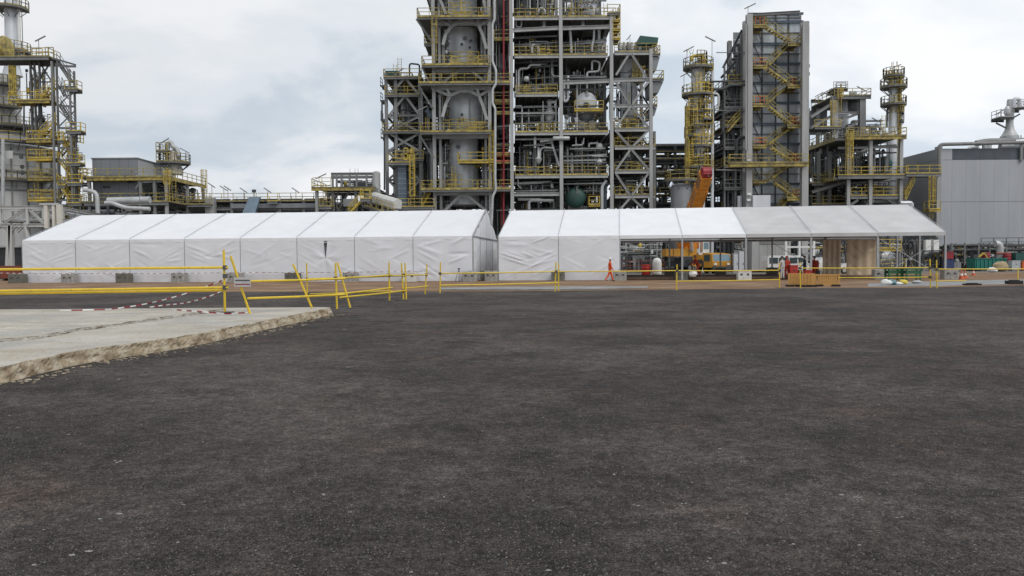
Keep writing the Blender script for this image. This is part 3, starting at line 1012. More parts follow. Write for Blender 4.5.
def ballast(p, rz, w, h, m, label, grp='tent ballast blocks'):
    t = thing('ballast_block', label, 'concrete block', p, rz, grp, local=True)
    w2, d2, c = w / 2, .42, .05
    mb = MB()
    prof = [(-w2 + c, -d2), (w2 - c, -d2), (w2, -d2 + c), (w2, d2 - c), (w2 - c, d2), (-w2 + c, d2), (-w2, d2 - c), (-w2, -d2 + c)]
    for z, k in ((0, 1), (h - c, 1), (h, .93)):
        for x, y in prof: mb.v.append(Vector((x * k, y * k, z)))
    for j in range(2):
        for i in range(8): mb.face([j * 8 + i, j * 8 + (i + 1) % 8, j * 8 + 8 + (i + 1) % 8, j * 8 + 8 + i])
    mb.face(list(range(16, 24)))
    mb.build('block_body', m, t)
    for sx in (-.24, .24):
        MB().boxb(sx * w - .09, sx * w + .09, -d2 - .012, -d2 + .02, h * .48, h * .66).build('lifting_slot', STEEL_D, t)
    MB().tube([(-.12, 0, h - .02), (-.12, 0, h + .08), (.12, 0, h + .08), (.12, 0, h - .02)], .018, 6).build('lifting_loop', STEEL_D, t)
    return t


for i, m in ((0, BLK_D), (1, BLK), (2, BLK_D), (3, BLK), (4, BLK), (5, BLK_D), (6, BLK), (7, BLK_W), (8, BLK)):
    x = 5 * i - (.15 if i else -.0)
    ballast(LT(x, -.62), -LT_A, 1.15 if i else 1.3, .82, m, '%s concrete ballast block at the %s post of the left tent' % ({BLK_D: 'dark mossy', BLK: 'speckled grey', BLK_W: 'pale'}[m], ORD[i]))
ballast(LT(40.95, 1.3), -LT_A + 1.57, 1.1, .86, BLK_D, 'dark concrete ballast block in the gap between the two tents')
ballast(RT(-.55, -.5), -RT_A, 1.0, .84, BLK, 'speckled concrete ballast block at the first post of the right tent')
for i, m, y in ((1, BLK_D, -.62), (2, BLK, -.62), (3, BLK_D, .9), (4, BLK_W, -.9), (6, BLK, -.6), (7, BLK, -.7)):
    ballast(RT(5 * i - (.3 if i == 4 else 0), y), -RT_A, 1.05, .80, m, '%s concrete ballast block at the %s post of the right tent' % ({BLK_D: 'dark', BLK: 'speckled grey', BLK_W: 'whitewashed'}[m], ORD[i]))
for i, m in ((3, BLK_D), (4, BLK_D), (5, BLK_D)):
    ballast(RT(5 * i, D + .0), -RT_A, 1.0, .8, m, 'dark concrete ballast block at the back of the right tent, %s post' % ORD[i])

# ================================================================== YELLOW TUBE BARRIERS
def barrier(label, loc):
    return thing('tube_barrier', label, 'barrier', loc, group='yellow scaffold tube barriers')


def post(t, p, h=1.6, top=None, r=.034, base=True):
    p = Vector(p); q = Vector(top) if top is not None else p + Vector((0, 0, h))
    MB().tube([p, q], r, 8).build('post', YEL_B, t, smooth=True)
    if base: MB().box(p + Vector((0, 0, .012)), (.42, .34, .02)).build('base_plate', STEEL_D, t)
    return p, q


def trail(t, a, b, r=.032):
    a, b = Vector(a), Vector(b)
    m = (a + b) / 2 - Vector((0, 0, (a - b).length * .0025))
    MB().tube([a, m, b], r, 8).build('rail', YEL_B, t, smooth=True)


def clampj(t, p):
    MB().box(p, (.12, .14, .12), .3).build('coupler', STEEL_D, t)


zS = SL_Z + .01
zT = SL_Z + .07
# A: long rails running out of frame to the left, braced post on the slab
p = G(225, 312.5, zS)
A = barrier('yellow tube barrier along the slab, running out of frame on the left', p)
post(A, p, top=p + Vector((0, 0, 1.78)))
Yp = p.y
for v0, v1 in ((268, 267.5), (291.5, 287.5)):
    a, b = W(-330, v0 + 1.5, Yp + .6), W(228, v1, Yp - .05)
    trail(A, a, b, .036); clampj(A, W(225, v1, Yp - .02))
trail(A, W(-330, 296, Yp + .65), W(226, 290.2, Yp + .09), .034)
clampj(A, W(225, 276, Yp))
for k in (-90, -250):
    q = W(k, 300, Yp + .35); post(A, (q.x, q.y, zT), h=1.75)
# B: tilted panel right of A
B = barrier('tilted yellow tube barrier with warning sign at the slab corner', G(250, 313, zS))
q = G(250, 313.5, zS)
post(B, q, top=W(230.5, 256, q.y - .25), base=False)
q2 = G(312, 308, zS)
post(B, q2, top=W(293, 264, q2.y - .1), base=False)
q3 = G(307.5, 297.5, .012)
post(B, q3, top=W(306.5, 263, q3.y))
pts = [(238.5, 281, q.y - .12), (310, 281, q2.y + .05)]
trail(B, W(238, 281.5, q.y - .15), W(345, 278.6, q2.y + .6))
trail(B, W(245, 298.5, q.y - .05), W(345, 294.5, q2.y + .6))
trail(B, W(306, 278.8, q3.y), W(404, 275.5, 34.2))
trail(B, W(309, 294, q3.y), W(392, 291, 33.4))
for u, v, Y in ((238, 281.5, q.y), (245, 298.5, q.y), (300, 280, q2.y), (307, 278.8, q3.y), (309, 294, q3.y)): clampj(B, W(u, v, Y))
SIGN = mat('white_sign_plate', (.46, .44, .44), .5, 0, .2, 6)
sg = MB().box(W(242.5, 282, q.y - .22), (.46, .012, .26)).build('sign_plate', SIGN, B)
c = W(242.5, 282, q.y - .232)
MB().boxb(c.x - .2, c.x + .2, c.y - .003, c.y, c.z - .075, c.z - .05).build('sign_bar', RED, sg)
MB().boxb(c.x - .2, c.x + .2, c.y - .003, c.y, c.z + .03, c.z + .06).build('sign_bar', STEEL_D, sg)
# C: trestle at the slab corner and rails back to the next posts
c0 = G(337, 309.6)
C_ = barrier('yellow trestle barrier on the asphalt just past the slab corner', c0)
post(C_, c0, top=W(335.5, 263, c0.y)); c1 = G(350.5, 308.4)
post(C_, c1, top=W(337.5, 262.5, c1.y + .05))
MB().box((c0 + c1) / 2 + Vector((0, 0, .02)), (.75, .3, .025), .9).build('foot_plate', STEEL_D, C_)
d0, d1 = G(389.5, 301), G(403.5, 299.8)
post(C_, d0, top=W(389, 262.3, d0.y)); post(C_, d1, top=W(401.5, 263, d1.y)); e1 = G(404.5, 299.8)
post(C_, (e1.x + .08, e1.y, e1.z), top=W(405, 263, e1.y), base=False)
trail(C_, W(335, 278.2, c0.y), W(392, 275, d0.y)); trail(C_, W(340, 297.5, c0.y), W(405, 290.5, d1.y))
trail(C_, W(335, 294.5, c0.y), W(392, 287.6, d0.y))
for u, v, Y in ((335.5, 278.2, c0.y), (389, 275.2, d0.y), (403, 290.6, d1.y), (403, 275, d1.y)): clampj(C_, W(u, v, Y))
# D: the next two posts
f0, f1 = G(425, 294.6), G(440, 293.6)
Dm = barrier('short yellow tube barrier in front of the left tent end', f0)
post(Dm, f0, top=W(427, 264, f0.y)); post(Dm, f1, top=W(440.5, 262, f1.y))
trail(Dm, W(404, 275, e1.y + .1), W(428, 274.6, f0.y)); trail(Dm, W(404, 288.3, e1.y + .1), W(428, 286, f0.y))
clampj(Dm, W(426.5, 274.6, f0.y)); clampj(Dm, W(440, 273.5, f1.y))
# E..H: long barrier line towards the right
g0, g1 = G(555, 291.8), G(558.5, 291.4)
E_ = barrier('yellow tube barrier between the tents and the yard, middle run', g0)
post(E_, g0, top=W(556, 262, g0.y)); post(E_, g1, top=W(558.7, 263.5, g1.y), base=False)
trail(E_, W(438, 273.5, f1.y), W(558, 271.5, g0.y)); trail(E_, W(440, 285.3, f1.y), W(558, 282.8, g0.y))
h0 = G(676.5, 290.6); h1 = G(673, 282.5)
post(E_, h0, top=W(677, 264.5, h0.y))
trail(E_, W(556, 271.6, g0.y), W(680, 270.6, h0.y), .03); clampj(E_, W(677, 270.7, h0.y)); clampj(E_, W(556, 271.6, g0.y))
i0 = G(779.5, 288)
F_ = barrier('yellow tube barrier in front of the open tent bays', h0 + Vector((1, .1, 0)))
post(F_, i0, top=W(779.5, 263, i0.y))
trail(F_, W(675, 270.7, h0.y + .1), W(780, 270.3, i0.y), .03); trail(F_, W(675, 281.3, h0.y + .1), W(780, 279.5, i0.y), .028)
clampj(F_, W(779.5, 270.4, i0.y))
j0 = G(800.5, 288.6); k0, k1 = G(930.5, 288.4), G(937, 288.6)
H_ = barrier('yellow tube barrier running past the orange boards to the double post', j0)
post(H_, j0, top=W(800, 262, j0.y)); post(H_, k0, top=W(930, 259, k0.y))
trail(H_, W(799, 268.2, j0.y), W(931, 267.6, k0.y), .03); trail(H_, W(838, 277.8, 44), W(931, 277.2, k0.y), .028)
for u, v, Y in ((800, 268.2, j0.y), (930, 267.6, k0.y), (930, 277.2, k0.y)): clampj(H_, W(u, v, Y))
I_ = barrier('yellow tube barrier at the far right, leaving the frame', k1)
post(I_, k1, top=W(936.5, 260, k1.y))
trail(I_, W(935, 269.2, k1.y), W(1150, 267.5, 44), .03); trail(I_, W(935, 281.2, k1.y), W(966, 280.6, k1.y + .1), .028)
clampj(I_, W(936.5, 269.2, k1.y))
ll = G(1018, 281); post(I_, ll, top=W(1018, 268, ll.y)); 
# ---- red and white tape, drooping
def tape(label, pts, sag):
    mb = MB(); P = [Vector(p) for p in pts]; path = []
    for (a, b), s_ in zip(zip(P[:-1], P[1:]), sag):
        n = max(6, int((b - a).length / .14))
        for i in range(n):
            t = i / n
            path.append(a.lerp(b, t) - Vector((0, 0, s_ * 4 * t * (1 - t))))
    path.append(P[-1])
    for i, (a, b) in enumerate(zip(path[:-1], path[1:])):
        mb.cur = (i // 2) % 2
        mb.bar(a, b, .008, .036, ref=(0, math.sin(i * .21) * .6, 1))
    o = mb.build('warning_tape', [WHITE, RED]); return tag(o, label, 'tape', 'red and white warning tape')


zz = zT + .03
tape('upper drooping red and white tape tied to the braced slab post', [G(60, 310.5, zz), G(105, 309.5, zz), W(150, 303, 25.0), W(222, 280.5, p.y + .1)], [0, .02, .05])
tape('lower drooping red and white tape near the slab post foot', [G(150, 307, zz), W(170, 304.5, 25.5), W(222, 291, p.y + .15)], [0, .08])
tape('red and white tape lying along the slab towards the sign', [G(172, 309.5, zz), G(205, 312, zz), G(228, 313.8, zS + .04), G(248, 312.5, zS + .05)], [0, 0, 0])
b0, b1 = LT(-3, -1.2, .85), LT(20, -1.2, .95)
tape('thin tape strung across the front of the left tent blocks', [W(0, 273, b0.y - .4), LT(9.4, -1.2, .83), LT(20, -1.2, .83), LT(36, -1.2, .85)], [.03, .03, .03])

# ================================================================== PROCESS PLANT
YM = 108.0


def frame(par, us, Ys, vs, w=.45, vtop=None, m=STEEL, bm=None, vbase=None, bw=.36, ybeams=True):
    """columns at picture columns us (measured at the first depth) for every depth, beams at rows vs"""
    bm = bm or m
    Y0 = Ys[0]
    xs = [X(u, Y0) for u in us]
    zs = [Z(v, Y0, us[0]) for v in vs]
    zt = Z(vtop, Y0) if vtop is not None else max(zs)
    for y in Ys:
        for x in xs: MB().hbar((x, y, 0), (x, y, zt), w, w, ref=(0, 1, 0)).build('column', m, par)
        for z in zs:
            for a, b in zip(xs[:-1], xs[1:]): beam(par, (a + w / 2, y, z), (b - w / 2, y, z), bw * .7, bw, bm)
    if ybeams:
        for z in zs:
            for x in xs:
                for a, b in zip(Ys[:-1], Ys[1:]): beam(par, (x, a + w / 2, z - .02), (x, b - w / 2, z - .02), bw * .7, bw, bm)
    return xs, zs, zt


# ---------------------------------------------------------------- reactor structure (tall, left of centre)
RS = thing('reactor_structure', 'tall grey steel reactor structure with arched braces and yellow platforms', 'steel structure', (X(462, YM), YM, 0))
rx0, rx1 = X(435, YM), X(490.5, YM)
zt = Z(-60, YM)
for x in (rx0, rx1):
    for y in (YM, YM + 12, YM + 22):
        MB().hbar((x, y, 0), (x, y, zt), .44, .44, ref=(0, 1, 0)).build('column', STEEL_L, RS)
for x in (X(440.5, YM), X(486, YM)):
    MB().hbar((x, YM + .7, 0), (x, YM + .7, zt), .32, .32, ref=(0, 1, 0)).build('column', STEEL_L, RS)
lv = [(16, 419, 492), (64, 423, 491), (82, 420, 511), (131, 421, 492), (188.5, 421, 511), (-32, 419, 492)]
for v, ua, ub in lv:
    z = Z(v, YM - 1.5, 460)
    deck(RS, X(ua, YM - 1.5), X(ub, YM - 1.5), YM - 1.5, YM + 22, z, rails='flr', th=.34, rm=YEL_D, em=STEEL)
    MB().boxb(X(ua, YM - 1.5), X(ub, YM - 1.5), YM - 1.64, YM - 1.6, z - .16, z + .1).build('kick_plate', YEL_D, RS)
    yellow_bits(RS, X(ua, YM) + .5, rx1 - .4, YM - .8, YM + 2, z, 5, int(v) + 900)
    beam(RS, (rx0, YM, z - .5), (rx1, YM, z - .5), .3, .6, STEEL_L)
    beam(RS, (rx0, YM + 12, z - .5), (rx1, YM + 12, z - .5), .3, .6, STEEL)
    for x in (rx0, rx1): beam(RS, (x, YM, z - .55), (x, YM + 22, z - .55), .3, .5, STEEL)
# small platform and extra railings
deck(RS, X(458, YM - .9), X(496, YM - .9), YM - .9, YM + 4, Z(161, YM), rails='fl', rm=YEL, em=YEL)
for v, ua, ub in ((179.5, 440, 462), (8, 447, 472), (57, 452, 480), (124.5, 450, 476), (0, 452, 462)):
    z = Z(v + 6, YM + 1.4, ua)
    railing(RS, [(X(ua, YM + 1.4), YM + 1.4, z), (X(ub, YM + 1.4), YM + 1.4, z)], 1.5, m=YEL, t=.09, step=1.1)
for k in ((441, 83.5, 461, 69.5), (461, 69.5, 470, 69.5), (470, 69.5, 486, 83), (443, 212, 460, 196), (460, 196, 468, 196), (468, 196, 488, 212), (436, 260, 460, 232), (460, 232, 490, 260)):
    beamp(RS, *k, YM - .15, .34, .34, STEEL_L, 'brace')
for dv in (0, 70.5):      # two arches
    pl = [(443, 45 + dv), (446, 34 + dv), (452, 26 + dv), (462, 20.5 + dv), (470, 20.5 + dv), (479, 26 + dv), (483, 36 + dv), (486.5, 49 + dv)]
    if dv: pl = [(442.5, 117), (446, 104), (450, 96), (460, 91.3), (470, 91.3), (479, 96), (483, 106), (487, 120)]
    for a, b in zip(pl[:-1], pl[1:]): beamp(RS, *a, *b, YM - .1, .40, .40, STEEL_L, 'brace')
    for a, b in (((436, pl[2][1] - 6), pl[2]), ((447, pl[3][1] - 3), pl[2]), ((490, pl[5][1] - 6), pl[5]), ((477, pl[4][1] - 3), pl[5])):
        beamp(RS, *a, *b, YM - .1, .36, .36, STEEL_L, 'brace')
for y, s_ in ((YM + 12, 1), (YM + 22, -1)):
    for va, vb in ((16, 64), (82, 131), (131, 188), (188, 245)):
        a, b = Z(va + 5, YM), Z(vb, YM)
        beam(RS, (rx0, y, b), (rx1, y, a), .3, .3, STEEL_D, 'brace'); beam(RS, (rx1, y, b + .1), (rx0, y, a), .3, .3, STEEL_D, 'brace')
# left overhangs with struts
for v, u in ((16, 419), (64, 424), (82, 420), (131, 421)):
    z = Z(v + 4, YM)
    beam(RS, (X(u, YM), YM - .8, z), (rx0, YM - .8, z - 3.2), .2, .24, STEEL, 'brace')
beamp(RS, 419, -30, 434, 12, YM + .5, .35, .35, STEEL, 'brace'); beamp(RS, 430, -25, 446, 14, YM + .3, .35, .35, STEEL_L, 'brace')
beamp(RS, 478, -25, 487, 14, YM + .3, .35, .35, STEEL_L, 'brace')
deck(RS, X(425, YM), X(436, YM), YM + 1, YM + 6, Z(41, YM), rails='fl', rm=YEL_D)
ladder(RS, (X(492, YM - .5), YM - .5, 0), Z(188, YM), Z(131, YM), YEL)
ladder(RS, (X(437.5, YM), YM - 2.0, 0), Z(64, YM), Z(16, YM), YEL_D)
# pale utility riser with jogs, red fire main
rz_ = [(494.5, -60), (494.5, 20), (492.5, 23.5), (492.5, 62), (496, 70), (496, 84), (492.6, 89), (492.6, 104), (495.2, 108), (495.2, 178), (496, 190), (492.8, 196), (491, 235)]
pipe(RS, [W(u, v, YM - 1.9) for u, v in rz_], .17, PIPE_W, 10, corner=.3)
pipe(RS, [W(503.6, -60, YM - .3), W(503.6, 240, YM - .3)], .13, RED, 10)
pipe(RS, [W(508.5, -60, YM + 3), W(508.5, 150, YM + 3), W(501, 156, YM + 3), W(501, 240, YM + 3)], .12, BRICKRED, 8)
for v in (38, 100, 112, 153, 161): 
    z = Z(v, YM)
    deck(RS, X(495.5, YM), X(511, YM), YM, YM + 8, z, rails='f', th=.25, rm=YEL_D if v != 161 else ORANGE_R, em=YEL_D)
for i, (va, vb) in enumerate(((16, -32), (64, 16), (82, 64), (131, 82), (188.5, 131), (250, 188.5))):
    z0, z1 = Z(va, YM), Z(vb, YM) - .6
    clutter(RS, rx0 + .6, rx1 - .6, YM + 8.5, YM + 21.5, z0, z1, 10 if va != 82 else 4, 26, 100 + i, equip=3 if va != 82 else 0)
    clutter(RS, rx1 + .5, X(510, YM), YM + 5.5, YM + 20, z0, z1, 7 if va != 82 else 3, 22, 150 + i, equip=1, pal=(PIPE_D, PIPE_D, PIPE_G, CLAD_D))  # dark palette paints the shade of the gap beside the tower
    clutter(RS, rx0 + .5, X(449, YM), YM + .5, YM + 8, z0, z1, 4, 30, 180 + i, equip=0)
    clutter(RS, X(480, YM), rx1 - .3, YM + .8, YM + 7, z0, z1, 3, 24, 190 + i, equip=0, rmax=.18)
# dark panels added behind the red main, standing in for the gap's shade
for y in (YM + 9, YM + 21):
    for k in range(9):
        z0 = k * 5.3
        MB().boxb(rx1 + .45, X(510, YM) - .25, y, y + .25, z0 + .03, z0 + 5.25).build('gap_backing_panel', STEEL_D, RS)
lamp_post(RS, (X(422, YM), YM - 1.4, Z(131, YM)), 2.8, 1.0)

RVM = mat('bright_vessel_cladding', (.74, .77, .80), .35, .15, .14, .5, streak=True)
rv_c = (X(464, YM + 5), YM + 5.2)
RV = vessel('reactor_vessel', 'large pale clad reactor vessel inside the arched steel structure', rv_c, 2.05, Z(205, YM + 5), Z(-70, YM + 5), RVM, skirt=1.5)
mb = MB(); zc = Z(92, YM + 5)
for z0, z1, r in ((Z(133, YM + 5), Z(90, YM + 5), 2.4), (Z(60, YM + 5), Z(17, YM + 5), 2.12)):
    MB().lathe((rv_c[0] + (.35 if r > 2.2 else -.25), rv_c[1], z0), [(r * .86, 0), (r, .6), (r, z1 - z0 - 1.2), (r * .9, z1 - z0 - .4), (r * .72, z1 - z0)], 32).build('insulated_jacket', RVM, RV, smooth=True)
pipe(RV, [(rv_c[0] + 1.0, rv_c[1] - 2.4, Z(130, YM)), (rv_c[0] + 1.0, rv_c[1] - 2.4, Z(94, YM))], .10, PIPE_W)
for u, v in ((462, 115), (462, 45), (470, 48), (463, 120)):
    q = W(u, v, YM + 2.6)
    MB().lathe(q, [(.10, 0), (.10, .3), (.20, .3), (.20, .4)], 10, (0, -1, 0)).build('nozzle', STEEL_D, RV)

# ---------------------------------------------------------------- left wing with braced frame
YL = 111.0
LW = thing('braced_side_frame', 'lower braced steel frame with teal roof box left of the reactors', 'steel structure', (X(405, YL), YL, 0))
xs, zs, zt = frame(LW, [387.5, 397, 421], [YL, YL + 8, YL + 14], [77.5, 94, 115.5, 133, 151, 163, 180, 196], .42, 73, STEEL, bw=.3)
for v, ua, ub in ((77, 385, 423), (94.5, 386, 420), (131, 383, 421), (158.5, 396, 424)):
    deck(LW, X(ua, YL - .6), X(ub, YL - .6), YL - .6, YL + 14, Z(v, YL), rails='fl', rm=YEL_D if v != 158.5 else YEL, th=.25)
def xb(par, ua, ub, va, vb, Y, w=.26, m=STEEL_L):
    beamp(par, ua, va, ub, vb, Y, w, w, m, 'brace'); beamp(par, ua, vb, ub, va, Y + .05, w, w, m, 'brace')
for va, vb, hf in ((79, 96, 0), (97, 116, 0), (116, 132, 1), (133, 151, 1), (151, 180, 1), (180, 215, 1)):
    if hf: xb(LW, 388, 420, va, vb, YL - .05)
    else:
        beamp(LW, 389, vb, 404, va, YL - .05, .3, .3, STEEL_L, 'brace'); beamp(LW, 406, va, 420, vb, YL - .05, .3, .3, STEEL_L, 'brace')
for va, vb in ((96, 131), (131, 163), (163, 200)): xb(LW, 388, 420, va, vb, YL + 8, .22, STEEL_D)
for v in (85, 100, 119, 137):
    q = W(383.5, v, YL); beam(LW, (q.x, YL, q.z), (X(389, YL), YL, q.z - .8), .2, .2, STEEL, 'brace')
    deck(LW, X(381.5, YL), X(387, YL), YL, YL + 2, q.z, rails='l', th=.15, rm=STEEL)
pipe(LW, [W(382, 100, YL), W(382, 122, YL), W(384.5, 124, YL), W(384.5, 190, YL)], .12, STEEL_D)
for u, v, k in ((388, 79.5, 0),):
    MB().boxb(X(386, YL), X(398.5, YL), YL + 1, YL + 4, Z(74.5, YL), Z(68, YL)).build('roof_box', TEAL, LW)
pipe(LW, [W(409.5, 77, YL), W(409.5, 63.5, YL), W(419.5, 64.5, YL), W(419.5, 76, YL)], .12, STEEL_D)
MB().boxb(X(421, YL), X(423.5, YL), YL, YL + 1, Z(125, YL), Z(86, YL)).build('cable_duct', CLAD, LW)
beamp(LW, 426, 110, 436, 121, YL, .4, .5, BLUEGREY, 'cable_tray'); beamp(LW, 398, 115, 436, 130, YL + 3, .4, .4, BLUEGREY, 'cable_tray')
MB().boxb(X(399.5, YL - 1), X(407.5, YL - 1), YL - 2.2, YL - .8, 0, Z(164, YL - 1)).build('blue_duct', BLUEGREY, LW)
for i in range(10):
    z = Z(168 + i * 5, YL - 2.2)
    MB().boxb(X(399.3, YL - 1), X(407.7, YL - 1), YL - 2.24, YL - 2.2, z, z + .05).build('duct_joint', STEEL_L, LW)
deck(LW, X(388, YL - 3), X(415, YL - 3), YL - 3, YL, Z(161.5, YL - 3), rails='f', rm=YEL, th=.3)
for k in range(3): railing(LW, [W(404 + k * 4, 160, YL - 3), W(411 + k * 1.5, 160, YL - 3)], 1.6, m=YEL, t=.1, step=.6)
ladder(LW, (X(412.5, YL - 3.4), YL - 3.4, 0), Z(212, YL - 3), Z(155, YL - 3), YEL)
deck(LW, X(398, YL - 2), X(436, YL - 2), YL - 4, YL, Z(206.5, YL - 3), rails='f', rm=YEL, th=.3)
stair(LW, (X(422, YL - 2), YL - 1.5, Z(206, YL)), (X(432, YL - 2), YL - 1.5, Z(190, YL)), .9, YEL)
for i, (va, vb) in enumerate(((94, 77), (131, 96), (163, 131), (196, 163), (240, 196))):
    clutter(LW, xs[0] + .3, xs[2] - .3, YL + .8, YL + 13, Z(va, YL), Z(vb, YL) - .3, 8, 34, 200 + i, equip=1 if i > 1 else 0)
for i in range(3): clutter(LW, X(421, YL), X(436, YL), YL + 1, YL + 12, Z((131, 188, 245)[i], YL), Z((84, 131, 190)[i], YL), 9, 26, 230 + i, equip=2)
lamp_post(LW, (X(400, YL), YL + 1, Z(77, YL)), 1.2, .6)
vessel('knockout_vessel', 'dull grey upright vessel inside the braced frame left of the reactors', (X(410.5, YL + 5), YL + 5), 1.2, Z(148, YL + 5), Z(92, YL + 5), CLAD_D)

# ---------------------------------------------------------------- middle process structure
PS = thing('process_structure', 'wide multi-storey pipe filled process structure in the centre', 'steel structure', (X(560, YM), YM, 0))
mx = [X(u, YM) for u in (512.3, 561.5, 610.5)]
for y in (YM, YM + 10, YM + 20):
    for k, x in enumerate(mx):
        if k == 2 and y == YM: continue
        MB().hbar((x, y, 0), (x, y, Z(-60, YM) if k < 2 else Z(12, YM)), .47, .47, ref=(0, 1, 0)).build('column', STEEL_L, PS)
mlev = [(-34, 512, 561, 1), (17, 512, 619, 1), (55, 512, 611, 1), (93.5, 513, 561, 1), (132, 512, 611, 1), (175, 512, 611, 1)]
for v, ua, ub, _ in mlev:
    z = Z(v, YM)
    deck(PS, X(ua, YM) + .45, X(ub, YM) - .4, YM - .1, YM + 20, z, rails='f', th=.4, rm=YEL_D, em=STEEL_L)
    yellow_bits(PS, mx[0] + .5, X(ub, YM) - .6, YM + .8, YM + 3.5, z, 6, int(v) + 950)
    MB().boxb(X(ua, YM) + .45, X(ub, YM) - .4, YM - .16, YM - .12, z - .12, z + .12).build('kick_plate', YEL_D, PS)
    for k in range(2):
        if mx[k + 1] > X(ub, YM) + 1: continue
        for y in (YM + 10, YM + 20): beam(PS, (mx[k], y, z - .35), (mx[k + 1], y, z - .35), .3, .5, STEEL_D)
    for x in mx: beam(PS, (x, YM + .3, z - .32), (x, YM + 20, z - .32), .3, .45, STEEL)
    for k in range(1, 7):
        xx = X(ua, YM) + (X(ub, YM) - X(ua, YM)) * k / 7
        beam(PS, (xx, YM + .2, z - .25), (xx, YM + 19.8, z - .25), .15, .28, STEEL, 'joist')
for ua, va, ub, vb in ((513, 30.5, 561, 28), (562, 28.5, 610, 27), (562, 83, 610, 81), (513, 194.5, 561, 194), (612, 80.5, 650, 79.5)):
    beamp(PS, ua, va, ub, vb, YM, .36, .5, STEEL_L)
# named pieces of equipment seen in the bays
drum(PS, W(586, 103.5, YM + 1.6), W(586, 103.5, YM + 9), 1.35, CLAD, 'heat_exchanger')
MB().lathe(W(586, 103.5, YM + 1.65), [(1.5, 0), (1.5, .3), (1.05, .55)], 24, (0, -1, 0)).build('exchanger_flange', CLAD, PS, smooth=True)
MB().lathe(W(586, 105, YM + .95), [(.36, 0), (.36, .2)], 14, (0, -1, 0)).build('manway', STEEL_D, PS)
drum(PS, W(586, 114.5, YM + 2.4), W(586, 114.5, YM + 9), 1.15, CLAD_D, 'heat_exchanger')
for u in (582, 592):
    q = W(u, 126, YM + 1.8); MB().boxb(q.x - .45, q.x + .45, q.y - .1, q.y + .8, Z(132, YM), q.z + .7).build('plinth', CONC, PS)
deck(PS, X(575, YM), X(604, YM), YM + .3, YM + 2, Z(109, YM), rails='f', rm=YEL, th=.25, em=YEL)
deck(PS, X(577, YM), X(600, YM), YM + 3, YM + 8, Z(93, YM), rails='f', rm=YEL, th=.15, em=YEL_D)
q = W(549.5, 114.5, YM + 1.5)
MB().lathe(q - Vector((0, 0, 1.2)), [(.2, -1.0), (.25, 0), (.45, .3), (.62, .8), (.66, 1.2), (.6, 1.6), (.35, 2.0), (.28, 2.6), (.45, 2.9), (.3, 3.2)], 18).build('control_valve', PIPE_W, PS, smooth=True)
MB().lathe(W(526.5, 79, YM + 1), [(.1, -.36), (.3, -.28), (.42, 0), (.3, .28), (.1, .36)], 16, (1, 0, 0)).build('valve_body', PIPE_W, PS, smooth=True)
MB().lathe(W(599.5, 146.5, YM + 1), [(.1, -.5), (.4, -.35), (.52, 0), (.4, .35), (.1, .5)], 16).build('valve_body', PIPE_W, PS, smooth=True)
MB().lathe(W(599.5, 162, YM + 1), [(.1, -.5), (.4, -.35), (.55, 0), (.4, .35), (.1, .5)], 16).build('valve_body', PIPE_W, PS, smooth=True)
MB().lathe(W(538.5, 159, YM + 1), [(.1, -.7), (.35, -.35), (.5, 0), (.2, .35), (.16, 1.6)], 16).build('valve_body', PIPE_W, PS, smooth=True)
drum(PS, W(575.5, 197.5, YM + 1.2), W(575.5, 197.5, YM + 10), 1.42, GREEN, 'green_drum', saddles=Z(215, YM))
deck(PS, X(589, YM), X(600, YM), YM + .2, YM + 2, Z(205, YM), rails='flr', rm=YEL, th=.2, em=YEL)
drum(PS, W(553.5, 138.3, YM - .5), W(569.0, 138.3, YM - .5), .26, PIPE_W, 'silencer')
